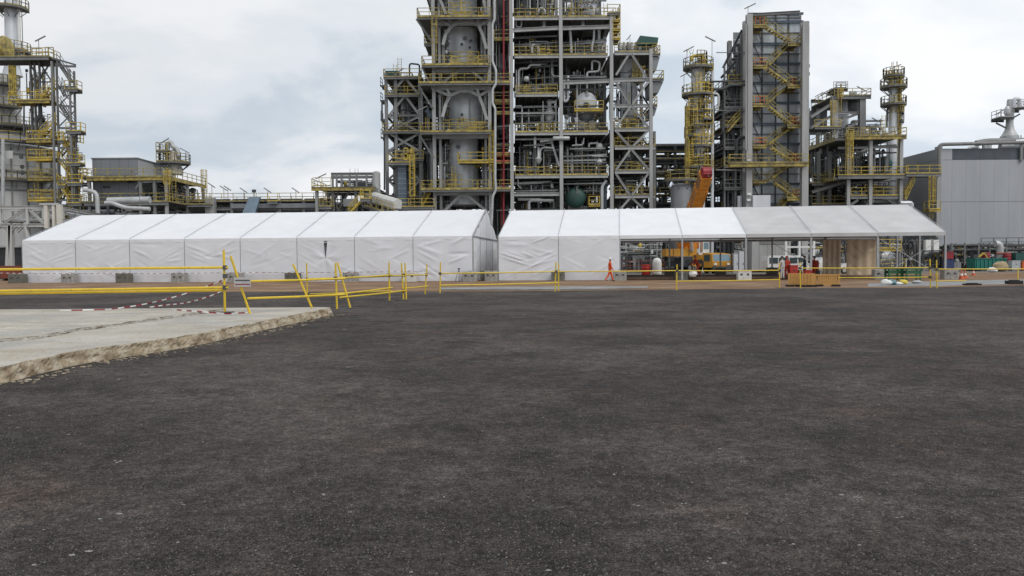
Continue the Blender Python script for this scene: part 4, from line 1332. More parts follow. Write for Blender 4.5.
PP = [([(518.5, 93), (518.5, 71), (521, 68.5), (528, 68.5), (530, 65), (541, 65)], .20, PIPE_W, 1.2), ([(531, 60), (531, 64), (547, 64)], .16, PIPE_W, 2),
      ([(552, 60), (552, 74), (554, 76.5), (562, 76.5)], .2, PIPE_W, 1.6), ([(587, 96), (587, 72), (599, 71.5), (600, 62), (592, 60), (592, 70)], .19, PIPE_W, 1.0),
      ([(562, 76), (587, 75.5)], .12, PIPE_G, 1.3), ([(568, 76), (568, 100), (564, 102), (564, 80)], .24, CLAD, 1.0), ([(516, 106), (522, 106), (522, 131)], .14, PIPE_W, 1),
      ([(524, 107), (540, 106.5), (548, 106.5)], .16, PIPE_W, 1.4), ([(543, 131), (543, 101)], .08, PIPE_W, .6), ([(548, 102), (556, 102)], .28, CLAD, 1.4),
      ([(535, 137), (535, 148)], .25, PIPE_W, .8), ([(540, 141.5), (551, 140), (560, 138)], .24, PIPE_W, .8), ([(551, 140), (559, 166)], .2, PIPE_W, 1),
      ([(540, 157), (540, 150), (543, 147.5), (553, 148)], .2, PIPE_W, 1), ([(544, 150.5), (559, 150)], .16, PIPE_G, 1.2), ([(572, 145.5), (583, 144.8), (584, 138)], .14, PIPE_W, .6),
      ([(576, 137), (576, 145)], .12, PIPE_W, .7), ([(589, 147), (589, 143.5), (598, 143)], .18, PIPE_W, 1), ([(592, 156), (608, 156.5)], .1, PIPE_W, .7),
      ([(514, 183.5), (552, 182), (552, 188)], .26, PIPE_W, 1.3), ([(518, 178), (518, 186), (521, 188)], .14, PIPE_W, .9), ([(529, 215), (529, 202), (531, 200.5), (554, 200.5)], .28, PIPE_W, 1),
      ([(518, 199.5), (541, 199.5)], .26, PIPE_W, 1.5), ([(602, 215), (602, 186), (606.5, 180.5)], .30, PIPE_W, .5), ([(605, 215), (605, 187), (608, 183)], .36, BLUEGREY, 1.3),
      ([(516, 20.5), (516, 27), (521.5, 27), (521.5, 20.5)], .14, PIPE_W, .8), ([(544, 18), (544, 27)], .3, CLAD, 1.5), ([(583, 18), (583, 27)], .32, CLAD, 1.5), ([(532, 53), (532, 44.5), (538, 45), (538.5, 52)], .22, PIPE_W, .9),
      ([(530, 48), (530, 41.5), (548, 41.5), (548, 50)], .07, PIPE_W, 1), ([(571, 53), (571, 44), (570, 30)], .24, PIPE_W, 1.1), ([(592, 52), (592, 46), (594, 38), (594, 30)], .2, PIPE_W, .8), ([(599, 54), (599, 30)], .26, PIPE_W, 1.3),
      ([(602, 52), (602, 47), (606, 47)], .16, PIPE_W, .8), ([(530, -20), (530, 15)], .12, PIPE_W, 1), ([(538.5, 13), (538.5, 10), (541, 8), (545, 10), (545, 14)], .2, PIPE_W, .5),
      ([(556, 100), (556, 127)], .1, STEEL_L, .4), ([(577, 131), (577, 82)], .14, STEEL_L, .4), ([(604, 131), (604, 84)], .1, STEEL_D, .6)]
for pts, r, m, dy in PP: pipe(PS, [W(u, v, YM + dy) for u, v in pts], r * .78, m, 10)
# top right: roof plant above the last bay and ladder tower
for u, v0, v1, r, m in ((586, 16, 5, .9, PIPE_W), (591, 16, -1, .7, CLAD), (596, 16, 2, .5, CLAD_D), (573, 16, 6, .3, PIPE_W)):
    q = W(u, v0, YM + 3); MB().lathe(q, [(r * .8, 0), (r, .3), (r, Z(v1, YM) - q.z - .3), (r * .5, Z(v1, YM) - q.z)], 16).build('tank', m, PS, smooth=True)
MB().boxb(X(583, YM), X(600, YM), YM + 3, YM + 6, Z(1, YM), Z(-3, YM)).build('hood', mat('lilac_grey_hood', (.40, .40, .46), .5), PS)
for v in (21, 30, 39):
    deck(PS, X(612.5, YM), X(620.5, YM), YM - .2, YM + 2.4, Z(v, YM), rails='frl', rm=YEL, th=.2, em=YEL)
for u in (613, 620): MB().bar(W(u, 43, YM), W(u, 9, YM), .14).build('ladder_post', YEL, PS)
stair(PS, (X(613.5, YM), YM + 1, Z(39, YM)), (X(619.5, YM), YM + 1, Z(21, YM)), .8, YEL)
deck(PS, X(608, YM), X(620.5, YM), YM - .3, YM + 4, Z(14, YM), rails='fr', rm=YEL_D, th=.25)
sd = 300
for (va, vb) in ((17, -34), (55, 31), (93.5, 57), (132, 96), (175, 134), (194, 177), (255, 196)):
    for k in range(2):
        z0, z1 = Z(va, YM), Z(vb, YM) - .4
        gap = (va == 132)
        clutter(PS, mx[k] + .6, mx[k + 1] - .6, YM + 2.2, YM + 9, z0, z1, 3 if gap else 10, 40, sd, equip=0 if gap else 1, pal=(PIPE_G, PIPE_W, CLAD_D, PIPE_G, PIPE_D), rmax=.24)
        clutter(PS, mx[k] + .6, mx[k + 1] - .6, YM + 10, YM + 19.5, z0, z1, 2 if gap else 7, 14 if gap else 30, sd + 1, equip=0 if gap else 4, pal=(PIPE_D, PIPE_G, PIPE_D, CLAD_D))  # rear bays in darker tones, interior shade put into the colour
        sd += 2
for i, (va, vb) in enumerate(((17, -30), (55, 31), (93.5, 57), (132, 96), (175, 134), (194, 177), (255, 196))):
    for k in range(2): girts(PS, mx[k] + .4, mx[k + 1] - .4, YM + .5, Z(va, YM), Z(vb, YM) - .4, 9, 3000 + i * 3 + k)
# dark backing boxes added so the rear of each storey reads dark
for i, (va, vb) in enumerate(((55, 31), (29, 17), (93.5, 57), (175, 134), (215, 177), (258, 215))):
    for k in range(2):
        z0, z1 = Z(va, YM), Z(vb, YM)
        if va == 93.5 and k == 1: continue
        n = 4
        for j in range(n):
            x = mx[k] + .6 + (mx[k + 1] - mx[k] - 1.2) * j / n
            wd = (mx[k + 1] - mx[k] - 1.2) / n * random.uniform(.72, .94)
            MB().boxb(x, x + wd, YM + 17 + random.uniform(0, 2), YM + 19.6, z0 + .1, z0 + (z1 - z0) * random.uniform(.72, .93)).build('backing_box', random.choice((STEEL_D, CLAD_D, STEEL_D)), PS)

# ---------------------------------------------------------------- right vessel tower with X bracing
VS = thing('braced_vessel_tower', 'cross-braced steel tower with teal roof cover right of the centre', 'steel structure', (X(632, YM), YM, 0))
vx = [X(u, YM) for u in (611.8, 651)]
for y in (YM, YM + 8, YM + 14):
    for x in vx: MB().hbar((x, y, 0), (x, y, Z(50 if x > vx[0] else 12, YM)), .45, .45, ref=(0, 1, 0)).build('column', STEEL_L, VS)
MB().hbar((X(657, YM), YM + 2, 0), (X(657, YM), YM + 2, Z(130, YM)), .35, .35, ref=(0, 1, 0)).build('column', STEEL_L, VS)
for v, r_, ub in ((52.5, 'fr', 657), (129, 'f', 651), (147, 'fr', 655), (171, 'f', 651), (195.5, 'f', 655)):
    deck(VS, vx[0] + .4, X(ub, YM), YM - .1, YM + 14, Z(v, YM), rails=r_, rm=YEL_D, th=.4, em=STEEL_L)
for v in (80, 106): beamp(VS, 615, v + .3, 651, v - .2, YM, .3, .45, STEEL_L)
for k in ((629, 54, 616, 75), (631.5, 54, 648, 80), (616, 82, 630, 105), (648, 82, 632, 105), (616, 128, 630, 107), (632, 107, 649, 128),
          (616, 131, 629, 146), (648, 131, 633, 146), (616, 170, 630, 150), (632, 150, 649, 170), (616, 174, 630, 195), (648, 174, 632, 195), (616, 214, 630, 198), (632, 198, 649, 214), (616, 216, 632, 240), (649, 216, 633, 240)):
    beamp(VS, *k, YM - .1, .27, .27, STEEL_L, 'brace')
for va, vb in ((55, 106), (106, 147), (147, 195), (195, 250)): xb(VS, 616, 649, va, vb, YM + 8, .22, STEEL_D)
# overhanging landings on the right, boxed undersides
for v, ua, ub, h in ((80, 652, 663.5, 14), (106, 652, 657, 10), (55, 652, 660, 16)):
    z = Z(v, YM); x0, x1 = X(ua, YM), X(ub, YM); zb = Z(v + h, YM)
    deck(VS, x0, x1, YM - .2, YM + 6, z, rails='fr', rm=YEL_D, th=.25)
    mb = MB(); mb.v = [Vector(p_) for p_ in ((x0, YM, z - .35), (x1, YM, z - .35), (x1, YM + 5.5, z - .35), (x0, YM + 5.5, z - .35), (x0, YM, zb), (x0 + (x1 - x0) * .55, YM, zb), (x0 + (x1 - x0) * .55, YM + 5.5, zb), (x0, YM + 5.5, zb))]
    for f in ((0, 1, 2, 3), (7, 6, 5, 4), (1, 0, 4, 5), (2, 1, 5, 6), (3, 2, 6, 7), (0, 3, 7, 4)): mb.face(f)
    mb.build('landing_bracket', CLAD_D, VS)
mb = MB(); a = [W(u, v, YM + 1) for u, v in ((639, 44.5), (640, 35.5), (658.5, 37.5), (657.5, 44))]
mb.v = a + [p_ + Vector((0, 4, 0)) for p_ in a]
for f in ((3, 2, 1, 0), (4, 5, 6, 7), (0, 1, 5, 4), (1, 2, 6, 5), (2, 3, 7, 6), (3, 0, 4, 7)): mb.face(f)
mb.build('roof_cover', TEAL, VS)
for i in range(9):
    q = W(620 + i * 4, 51, YM + 2); MB().lathe(q, [(.2, 0), (.3, .2), (.3, random.uniform(.4, 1.0)), (.15, 1.2)], 8).build('roof_valve', random.choice((PIPE_W, PIPE_G)), VS)
lamp_post(VS, W(630, 51, YM + 1), 1.8, .1)
ladder(VS, (X(643, YM), YM + .8, 0), Z(84, YM), Z(66, YM), YEL)
for v, ua, ub in ((125, 621, 636), (112, 634, 646), (76, 640, 649)): 
    railing(VS, [W(ua, v + 4, YM + 1), W(ub, v + 4, YM + 1)], 1.4, m=YEL, t=.09, step=1)
for i, (va, vb) in enumerate(((106, 55), (129, 106), (147, 130), (171, 148), (195, 172), (250, 196))):
    clutter(VS, vx[0] + .5, vx[1] - .5, YM + 7, YM + 13.5, Z(va, YM), Z(vb, YM) - .4, 3 if i < 1 else 6, 16, 400 + i, equip=0 if i < 2 else 2)
    clutter(VS, vx[0] + .5, vx[1] - .5, YM + 1, YM + 6, Z(va, YM), Z(vb, YM) - .4, 1, 12, 420 + i, equip=0)
vessel('clad_column', 'pale clad column vessel behind the X braces of the right tower', (X(629, YM + 4.5), YM + 4.5), 1.25, Z(126, YM + 4), Z(57, YM + 4), RVM)
for v0, v1 in ((205, 180), (170, 150)):
    vessel('lower_vessel', 'short grey vessel behind the %s braces of the right tower' % ('lowest' if v0 == 205 else 'third'), (X(629, YM + 4), YM + 4), .95, Z(v0, YM + 4), Z(v1, YM + 4), CLAD_D, bands=False)

# ---------------------------------------------------------------- second row of plant behind the main structures
YB = 140.0
BK = thing('rear_process_block', 'dark rear process block glimpsed between the front steelwork', 'steel structure', (X(540, YB), YB, 0))
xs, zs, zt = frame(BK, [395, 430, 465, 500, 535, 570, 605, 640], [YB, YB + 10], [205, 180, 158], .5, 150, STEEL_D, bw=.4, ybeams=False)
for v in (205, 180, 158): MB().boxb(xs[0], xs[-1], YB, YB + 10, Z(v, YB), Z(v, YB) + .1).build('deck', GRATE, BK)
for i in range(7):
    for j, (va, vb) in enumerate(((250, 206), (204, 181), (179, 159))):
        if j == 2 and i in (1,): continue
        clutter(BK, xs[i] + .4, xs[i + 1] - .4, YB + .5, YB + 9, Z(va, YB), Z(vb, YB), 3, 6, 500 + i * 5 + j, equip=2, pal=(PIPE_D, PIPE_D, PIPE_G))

# ---------------------------------------------------------------- pipe rack between centre and slim column
YR = 118.0
for i, (va, vb) in enumerate(((16, -30), (64, 16), (82, 64), (131, 82), (188.5, 131), (250, 189))):
    girts(RS, rx0 + .4, X(448, YM), YM + .6, Z(va, YM), Z(vb, YM) - .5, 6, 3100 + i); girts(RS, rx1 + .4, X(510, YM), YM + .8, Z(va, YM), Z(vb, YM) - .5, 7, 3120 + i)
    girts(LW, X(421, YL), X(434, YL), YL + .5, Z(va if va > 80 else 84, YL), Z(vb if va > 80 else 78, YL), 6, 3140 + i)
for i, (va, vb) in enumerate(((129, 106), (147, 130), (171, 148), (195, 172), (240, 196))): girts(VS, vx[0] + .4, vx[1] - .4, YM + 3, Z(va, YM), Z(vb, YM) - .3, 5, 3160 + i)
PR = thing('pipe_rack', 'dark multi-level pipe rack between the centre structures and the stair tower', 'pipe rack', (X(690, YR), YR, 0))
rxs, rzs, _ = frame(PR, [655, 675, 700, 726], [YR, YR + 7], [150, 163, 176, 192, 208], .4, 147, STEEL_D, bw=.35)
for v in (150, 163, 176, 192, 208):
    z = Z(v, YR)
    for k in range(7):
        r = random.uniform(.14, .34)
        pipe(PR, [(rxs[0] - 1.5, YR + .6 + k * .95, z + .2 + r), (rxs[-1] + 1, YR + .6 + k * .95, z + .2 + r)], r, random.choice((PIPE_D, PIPE_G, PIPE_D, CLAD_D)))
for i in range(3):
    for j, (va, vb) in enumerate(((250, 209), (207, 193), (191, 177), (175, 164))):
        clutter(PR, rxs[i] + .3, rxs[i + 1] - .3, YR + .4, YR + 6.5, Z(va, YR), Z(vb, YR), 4, 18, 560 + i * 5 + j, equip=1, pal=(PIPE_D, PIPE_G, PIPE_D))
for v, ua, ub in ((159, 656, 692), (178, 658, 690), (195, 660, 720)): railing(PR, [W(ua, v, YR - .3), W(ub, v, YR - .3)], m=YEL_D)
YV = 104.0
for u0, u1, v0, lab in ((669, 692, 186, 'left'),):
    q = vessel('squat_drum', 'squat dark drum with yellow rail in front of the slim column', (X(681, YV), YV), 1.35, 0, Z(184.5, YV), CLAD_D, bands=False)
    round_deck(q, (X(681, YV), YV), 1.4, 2.1, Z(181, YV), 150, 390, YEL_D)

# ---------------------------------------------------------------- slim distillation column with ring platforms
YC = 106.0
def slim_column(label, uc, rpx, Y, vtop, plats, m=CLAD, group='slim columns with ring platforms'):
    c = (X(uc, Y), Y); r = rpx * Y / F_PX
    t = thing('distillation_column', label, 'column', (c[0], c[1], 0), group=group)
    zt_ = Z(vtop, Y)
    MB().lathe((c[0], c[1], 0), [(r * 1.25, 0), (r * 1.15, 3), (r, 4), (r, zt_ - .6), (r * .8, zt_ - .2), (r * .3, zt_)], 26).build('shell', m, t, smooth=True)
    k = int(zt_ / 2.6)
    for i in range(1, k):
        MB().lathe((c[0], c[1], zt_ * i / k), [(r * .98, -.05), (r + .03, -.05), (r + .03, .05), (r * .98, .05)], 24).build('cladding_band', m, t, smooth=True)
    for v, rp, a0, a1, mm in plats:
        round_deck(t, c, r, rp * Y / F_PX, Z(v, Y), a0, a1, mm)
    pl = sorted(plats, key=lambda q: -q[0])
    for i, (a, b) in enumerate(zip(pl[:-1], pl[1:])):
        an = RAD(250 + 40 * (i % 3 - 1))
        ladder(t, (c[0] + math.cos(an) * (r + .25), c[1] + math.sin(an) * (r + .25), 0), Z(a[0], Y), Z(b[0], Y) + 1, YEL if i % 2 else YEL_D, (math.cos(an), math.sin(an), 0))
    return t, c, r, zt_


SC, cc, cr, czt = slim_column('slim clad column with many yellow ring platforms above the crane boom', 698, 6.8, YC, 62,
    [(137, 14, 180, 235, YEL), (104, 13, 280, 330, YEL), (168, 14, 170, 260, YEL), (186, 14, 180, 360, YEL_D), (69, 15, 0, 360, YEL_D), (62, 9, 250, 400, YEL_D), (96, 16, 120, 330, YEL), (86, 13, 300, 420, YEL_D), (113, 12, 160, 360, YEL), (121, 15, 280, 400, YEL), (127, 12, 170, 380, YEL), (147, 13, 150, 370, YEL), (161, 10, 180, 360, YEL_D), (176, 10, 200, 380, YEL)])
for an, va, vb in ((205, 147, 112), (335, 160, 122), (215, 186, 148), (320, 122, 90), (330, 186, 162), (200, 112, 96), (330, 90, 66)):
    ladder(SC, (cc[0] + math.cos(RAD(an)) * (cr + .4), cc[1] + math.sin(RAD(an)) * (cr + .4), 0), Z(va, YC), Z(vb, YC), YEL, (math.cos(RAD(an)), math.sin(RAD(an)), 0))
for v in (96, 113, 127, 147, 168): yellow_bits(SC, cc[0] - 1.6, cc[0] + 1.6, cc[1] - 1.7, cc[1] - 1.2, Z(v, YC), 3, v + 5)
pipe(SC, [(cc[0] - 1.5, cc[1] - .6, 1), (cc[0] - 1.5, cc[1] - .6, Z(108, YC))], .42, YEL_D)
pipe(SC, [(cc[0] + 1.75, cc[1] - .6, 1), (cc[0] + 1.75, cc[1] - .6, Z(74, YC))], .2, CLAD)
pipe(SC, [(cc[0] + 1.0, cc[1] - .9, Z(84.5, YC)), (cc[0] + 6.4, cc[1] - .9, Z(84.5, YC))], .13, STEEL_D)
pipe(SC, [(cc[0] + .8, cc[1] - .9, Z(92, YC)), (cc[0] + 3.2, cc[1] - .9, Z(92, YC)), (cc[0] + 3.9, cc[1] - .9, Z(88, YC)), (cc[0] + 6.8, cc[1] - .9, Z(88, YC))], .2, STEEL_D)
pipe(SC, [(cc[0] + 1.4, cc[1] - 1.2, Z(97, YC)), (cc[0] + 2.4, cc[1] - 1.2, Z(97, YC)), (cc[0] + 2.4, cc[1] - 1.2, Z(110, YC)), (cc[0] + 1.9, cc[1] - 1.2, Z(112, YC))], .16, PIPE_W)
pipe(SC, [(cc[0] + 2.4, cc[1], Z(54, YC)), (cc[0] + 8.5, cc[1], Z(54, YC))], .06, STEEL)
pipe(SC, [(cc[0] - 1, cc[1] - .8, Z(64, YC)), (cc[0] - 1, cc[1] - .8, Z(59, YC)), (cc[0] + .5, cc[1] - .8, Z(58, YC)), (cc[0] + .5, cc[1] - .8, Z(64, YC))], .22, YEL)
for u, v, s_ in ((687, 66, 1), (712, 56, -1), (684, 91, 1)): lamp_post(SC, W(u, v, YC - .8), 2.2, .9, s_)

# ---------------------------------------------------------------- stair tower
YS = 105.0
ST = thing('stair_tower', 'tall clad stair tower with zigzag yellow stairs right of the column', 'stair tower', (X(776, YS), YS, 0))
sx0, sx1 = X(747.5, YS), X(804, YS)
zt0, zt1 = Z(16, YS), Z(24, YS)
MB().hbar((X(748.5, YS), YS, 0), (X(748.5, YS), YS, zt0), .78, .7, ref=(0, 1, 0)).build('column', STEEL_L, ST)
MB().hbar((X(745, YS + 1), YS + 1.4, 0), (X(745, YS + 1), YS + 1.4, zt0 - .5), .5, .5, ref=(0, 1, 0)).build('column', STEEL_L, ST)
MB().hbar((sx1, YS, 0), (sx1, YS, zt1), .85, .8, ref=(0, 1, 0)).build('column', STEEL_L, ST)
for y in (YS + 4.2, YS + 12):
    for u in (745, 800): MB().hbar((X(u, YS + 4), y, 0), (X(u, YS + 4), y, zt0 - .2), .6, .6, ref=(0, 1, 0)).build('column', STEEL, ST)
# back wall of cladding panels between rails
TWP = mat('translucent_wall_sheet', (.42, .46, .49), .45, .1, .5, .5, streak=True)
TWP2 = mat('dusty_wall_sheet', (.34, .365, .38), .5, .05, .5, .7, streak=True)
TWP3 = mat('pale_wall_sheet', (.52, .56, .59), .45, .1, .45, .6, streak=True)
wy = YS + 3.6
px = [X(u, wy) for u in (752, 761.5, 775, 787.5, 799)]
vz = [16, 24, 46, 66, 85, 105, 126, 146, 166, 186, 206, 230]
zl = [Z(v, wy) for v in vz]
for i in range(4):
    for j in range(len(zl) - 1):
        MB().boxb(px[i] + .03, px[i + 1] - .03, wy, wy + .12, zl[j + 1] + .03, zl[j] - .03).build('wall_panel', random.choice((TWP, TWP2, TWP3)), ST)
for z in zl:
    beam(ST, (px[0] - .6, wy - .16, z), (px[-1] + .4, wy - .16, z), .2, .3, BLUEGREY, 'wall_rail')
for za, zb in zip(zl[:-1], zl[1:]):
    for f in (.5,): beam(ST, (px[0], wy - .1, za + (zb - za) * f), (px[-1], wy - .1, za + (zb - za) * f), .1, .12, STEEL, 'wall_rail')
    beam(ST, (px[0], wy - .3, za), (px[1], wy - .3, zb), .12, .12, STEEL_D, 'brace')
for x in px[1:-1]: beam(ST, (x, wy - .1, zl[-1]), (x, wy - .1, zl[0]), .16, .16, STEEL_D, 'mullion')
# side wall (right)
for j in range(1, len(zl) - 1):
    MB().boxb(px[-1] + .05, px[-1] + .17, YS + .6, wy - .3, zl[j + 1] + .03, min(zl[j] - .03, Z(27, YS))).build('side_panel', mat('brown_side_sheet', (.12, .09, .085), .6), ST)
# the shaft behind
for j in range(len(zl) - 1):
    MB().boxb(X(750, wy), px[-1] + .05, YS + 12, YS + 12.12, zl[j + 1] + .03, zl[j] - .03).build('rear_panel', CLAD_D, ST)
    MB().boxb(px[-1] + .18, px[-1] + .3, wy + .3, YS + 11.8, zl[j + 1] + .03, zl[j] - .03).build('side_panel', CLAD_D, ST)
beam(ST, (X(752, YS), YS, Z(16.5, YS)), (X(799, YS), YS, Z(14, YS)), .3, .35, STEEL)
# flights: (u,v) bottom -> top
fl = [((764, 26.5), (792, 43.5)), ((768, 66), (788, 45.5)), ((766, 68.5), (791, 86)), ((766, 104.5), (785, 88)), ((768, 107), (792, 126)), ((766, 146), (789, 129)), ((771, 148), (794, 163)), ((768, 181), (788, 166)), ((774, 183), (795, 198)), ((776, 214), (786, 201)), ((768, 240), (790, 218))]
for i, (a, b) in enumerate(fl):
    y = YS + (.9 if i % 2 == 0 else 2.1)
    lo, hi = (a, b) if a[1] > b[1] else (b, a)
    stair(ST, W(lo[0], lo[1], y), W(hi[0], hi[1], y), .95, YEL_D)
for i, v in enumerate((26, 44.5, 67, 87, 105.5, 127, 147, 164.5, 182, 199.5, 216)):
    if i % 2 == 0: ua, ub = 753.5, 767
    else: ua, ub = 788, 801
    deck(ST, X(ua, YS), X(ub, YS), YS + .3, YS + 2.9, Z(v, YS), rails='fl' if i % 2 == 0 else 'fr', rm=YEL_D, th=.3, em=YEL_D)
    if v in (26, 67, 105.5, 127, 147, 164.5, 199.5):
        q = W(760 if i % 2 == 0 else 797, v, YS + 1.4)
        railing(ST, [q + Vector((-.6, 0, 0)), q + Vector((.6, 0, 0))], 1.2, m=ORANGE_R, t=.07, step=.5)
deck(ST, X(727, YS), X(805, YS), YS - 1.2, YS - .3, Z(165.5, YS), rails='fl', rm=YEL_D, th=.45, em=YEL_D)
for v in (126, 164, 88): MB().boxb(X(797, YS), X(801.5, YS), YS + 2.4, YS + 2.8, Z(v, YS), Z(v - 12, YS)).build('fire_hose_cabinet', BRICKRED, ST)
MB().boxb(X(753, YS - .9), X(770.5, YS - .9), YS - .9, YS, Z(209, YS), Z(197.5, YS)).build('switch_box', CLAD, ST)
lamp_post(ST, W(748, 17, YS), 1.4, 1.0)
for v in (160, 194, 200): MB().box(W(749, v, YS - .55), (.5, .15, .3)).build('floodlight', WHITE, ST)
for v in (66, 74): MB().box(W(807.5, v, YS), (.5, .3, .4)).build('floodlight', STEEL_D, ST)
for u, r in ((754, .1), (756, .08)): pipe(ST, [W(u - 8, 24, YS - .5), W(u - 8, 150, YS - .5)], r, STEEL_L)

# ---------------------------------------------------------------- side frame left of the stair tower
SF = thing('pipe_riser_frame', 'dark steel frame full of risers on the left flank of the stair tower', 'steel structure', (X(735, YS), YS + 2, 0))
yf = YS + 2
fx, fz, _ = frame(SF, [724, 733, 744], [yf, yf + 6], [86, 112, 132, 152, 172, 192], .36, 82, STEEL_D, bw=.3)
for v in (86, 110, 128, 150, 168, 190):
    deck(SF, X(724 if v > 86 else 728, yf - .8), X(746, yf - .8), yf - .8, yf + 6, Z(v, yf), rails='fl', rm=YEL_D if v in (86, 128, 168) else STEEL, th=.22)
for u, v0, v1, r, m in ((724.5, 66, 240, .14, STEEL), (728, 120, 240, .12, STEEL_D), (737, 60, 112, .18, STEEL_D), (741, 34, 240, .16, STEEL), (743.5, 26, 150, .14, PIPE_G), (739, 46, 90, .2, PIPE_D), (731, 86, 135, .15, PIPE_D), (735.5, 140, 240, .2, PIPE_G)):
    pipe(SF, [W(u, v1, yf - .3), W(u, v0, yf - .3)], r, m)
pipe(SF, [W(734, 54, yf), W(734, 45, yf), W(742, 45, yf), W(742, 56, yf), W(734, 56, yf)], .2, STEEL_D)
beamp(SF, 723, 68, 742, 30, yf, .28, .28, STEEL_D, 'brace'); beamp(SF, 721, 78, 737, 60, yf, .4, .3, STEEL_D, 'brace'); beamp(SF, 722, 90, 732, 74, yf, .5, .4, STEEL_D, 'brace')
for va, vb in ((88, 100), (100, 112), (112, 122)): xb(SF, 725, 732, va, vb, yf - .2, .14, STEEL)
pipe(SF, [W(723, 132, yf - 1), W(723, 114, yf - 1), W(730, 111.5, yf - 1)], .2, STEEL_D); pipe(SF, [W(707, 110.5, yf - 1), W(748, 111, yf - 1)], .07, STEEL)
pipe(SF, [W(737, 158, yf - 1), W(737, 138, yf - 1), W(746, 137, yf - 1)], .2, STEEL_D); pipe(SF, [W(716, 170, yf - 1), W(742, 170.5, yf - 1)], .10, STEEL)
pipe(SF, [W(742, 170, yf - 1), W(746, 175, yf - 1), W(746, 215, yf - 1)], .12, STEEL_L); pipe(SF, [W(739.5, 240, yf - 1), W(739.5, 196, yf - 1)], .32, CLAD)
for i, (va, vb) in enumerate(((86, 45), (110, 87), (128, 111), (150, 130), (172, 152), (192, 173), (240, 193))):
    clutter(SF, fx[0] + .3 if i else fx[1], fx[2] + .3, yf + .5, yf + 5.6, Z(va, yf), Z(vb, yf), 5, 22, 620 + i, equip=1, pal=(PIPE_D, PIPE_G, PIPE_D))
stair(SF, W(727, 132, yf - 1), W(739, 118, yf - 1), .8, YEL_D)

# ---------------------------------------------------------------- right compressor structure
YQ = 110.0
CS = thing('compressor_structure', 'two-storey open compressor structure with yellow ladder right of the stair tower', 'steel structure', (X(860, YQ), YQ, 0))
qx = [X(u, YQ) for u in (848, 870, 900.5)]
for y in (YQ, YQ + 9, YQ + 18):
    for x in qx:
        MB().hbar((x, y, 0), (x, y, Z(141, YQ)), .45, .45, ref=(0, 1, 0)).build('column', STEEL_L if y == YQ else STEEL, CS)
deck(CS, X(846, YQ - .8), X(906, YQ - .8), YQ - .8, YQ + 18, Z(139, YQ), rails='fr', rm=YEL_D, th=.45, em=YEL_D)
deck(CS, X(838, YQ - .8), X(908, YQ - .8), YQ - .8, YQ + 18, Z(178, YQ), rails='fr', rm=YEL, th=.45, em=STEEL)
deck(CS, X(851, YQ), X(905, YQ), YQ, YQ + 18, Z(198, YQ), rails='f', rm=YEL, th=.4, em=STEEL)
for k in ((850, 205, 858, 200), (888, 200, 898, 205), (866, 205, 874, 200)): beamp(CS, *k, YQ, .3, .3, STEEL, 'brace')
MB().boxb(X(866, YQ), X(903, YQ), YQ + .5, YQ + 17, Z(205, YQ), Z(202, YQ)).build('bay_floor', STEEL, CS)
beamp(CS, 838, 148, 902, 147, YQ, .2, .3, STEEL)
for i, (va, vb) in enumerate(((178, 142), (198, 180), (250, 199))):
    for k in range(2): girts(CS, qx[k] + .3, qx[k + 1] - .3, YQ + .6, Z(va, YQ), Z(vb, YQ) - .4, 7, 3200 + i * 2 + k)
# left flank: long walkway running back
lx = X(848, YQ)
for v in (141, 180):
    z = Z(v, YQ)
    MB().boxb(lx - 2.2, lx - .5, YQ - .6, YQ + 34, z - .35, z).build('walkway', GRATE, CS)
    railing(CS, [(lx - 2.15, YQ - .6, z), (lx - 2.15, YQ + 34, z)], m=YEL_D)
    MB().bar((lx - 2.2, YQ - .6, z - .2), (lx - 2.2, YQ + 34, z - .2), .12, .45).build('walkway_edge', YEL_D, CS)
for y in (YQ + 12, YQ + 24, YQ + 34): MB().hbar((lx - 1.4, y, 0), (lx - 1.4, y, Z(141, YQ) - .3), .5, .5).build('column', STEEL, CS)
ladder(CS, (X(848.5, YQ - 1.4), YQ - 1.6, 0), Z(178, YQ), Z(136, YQ), YEL)
for k in range(2): ladder(CS, (X(846.6 + k * 4, YQ - 1.4), YQ - 1.5, 0), Z(178, YQ), Z(140, YQ), YEL_D, cage=False)
stair(CS, W(904, 200, YQ - .3), W(913, 181, YQ - .3), .9, YEL)
deck(CS, X(906, YQ - 1), X(941, YQ - 1), YQ - 1, YQ + .6, Z(177, YQ), rails='f', rm=YEL, th=.35, em=STEEL)
ladder(CS, (X(931, YQ - 1.3), YQ - 1.4, 0), Z(222, YQ), Z(180, YQ), YEL)
deck(CS, X(925, YQ - 1.2), X(937, YQ - 1.2), YQ - 2.2, YQ - .9, Z(213, YQ), rails='fl', rm=YEL, th=.25, em=YEL)
drum(CS, W(884, 164, YQ + 3), W(884, 164, YQ + 9), 1.1, TEAL, 'compressor_casing', saddles=Z(178, YQ))
pipe(CS, [W(908, 212, YQ - .5), W(911.5, 207, YQ - .5), W(911.5, 203, YQ - .5), W(900, 203, YQ - .5)], .3, CLAD)
for i, (va, vb) in enumerate(((178, 141), (198, 179), (250, 199))):
    for k in range(2):
        clutter(CS, qx[k] + .4, qx[k + 1] - .4, YQ + 1, YQ + 8.5, Z(va, YQ), Z(vb, YQ) - .4, 5, 28, 660 + i * 9 + k, equip=2)
        clutter(CS, qx[k] + .4, qx[k + 1] - .4, YQ + 9.5, YQ + 17.5, Z(va, YQ), Z(vb, YQ) - .4, 6, 20, 680 + i * 9 + k, equip=4, pal=(PIPE_D, PIPE_D, PIPE_G))  # darker palette at the back stands in for shade inside the frame
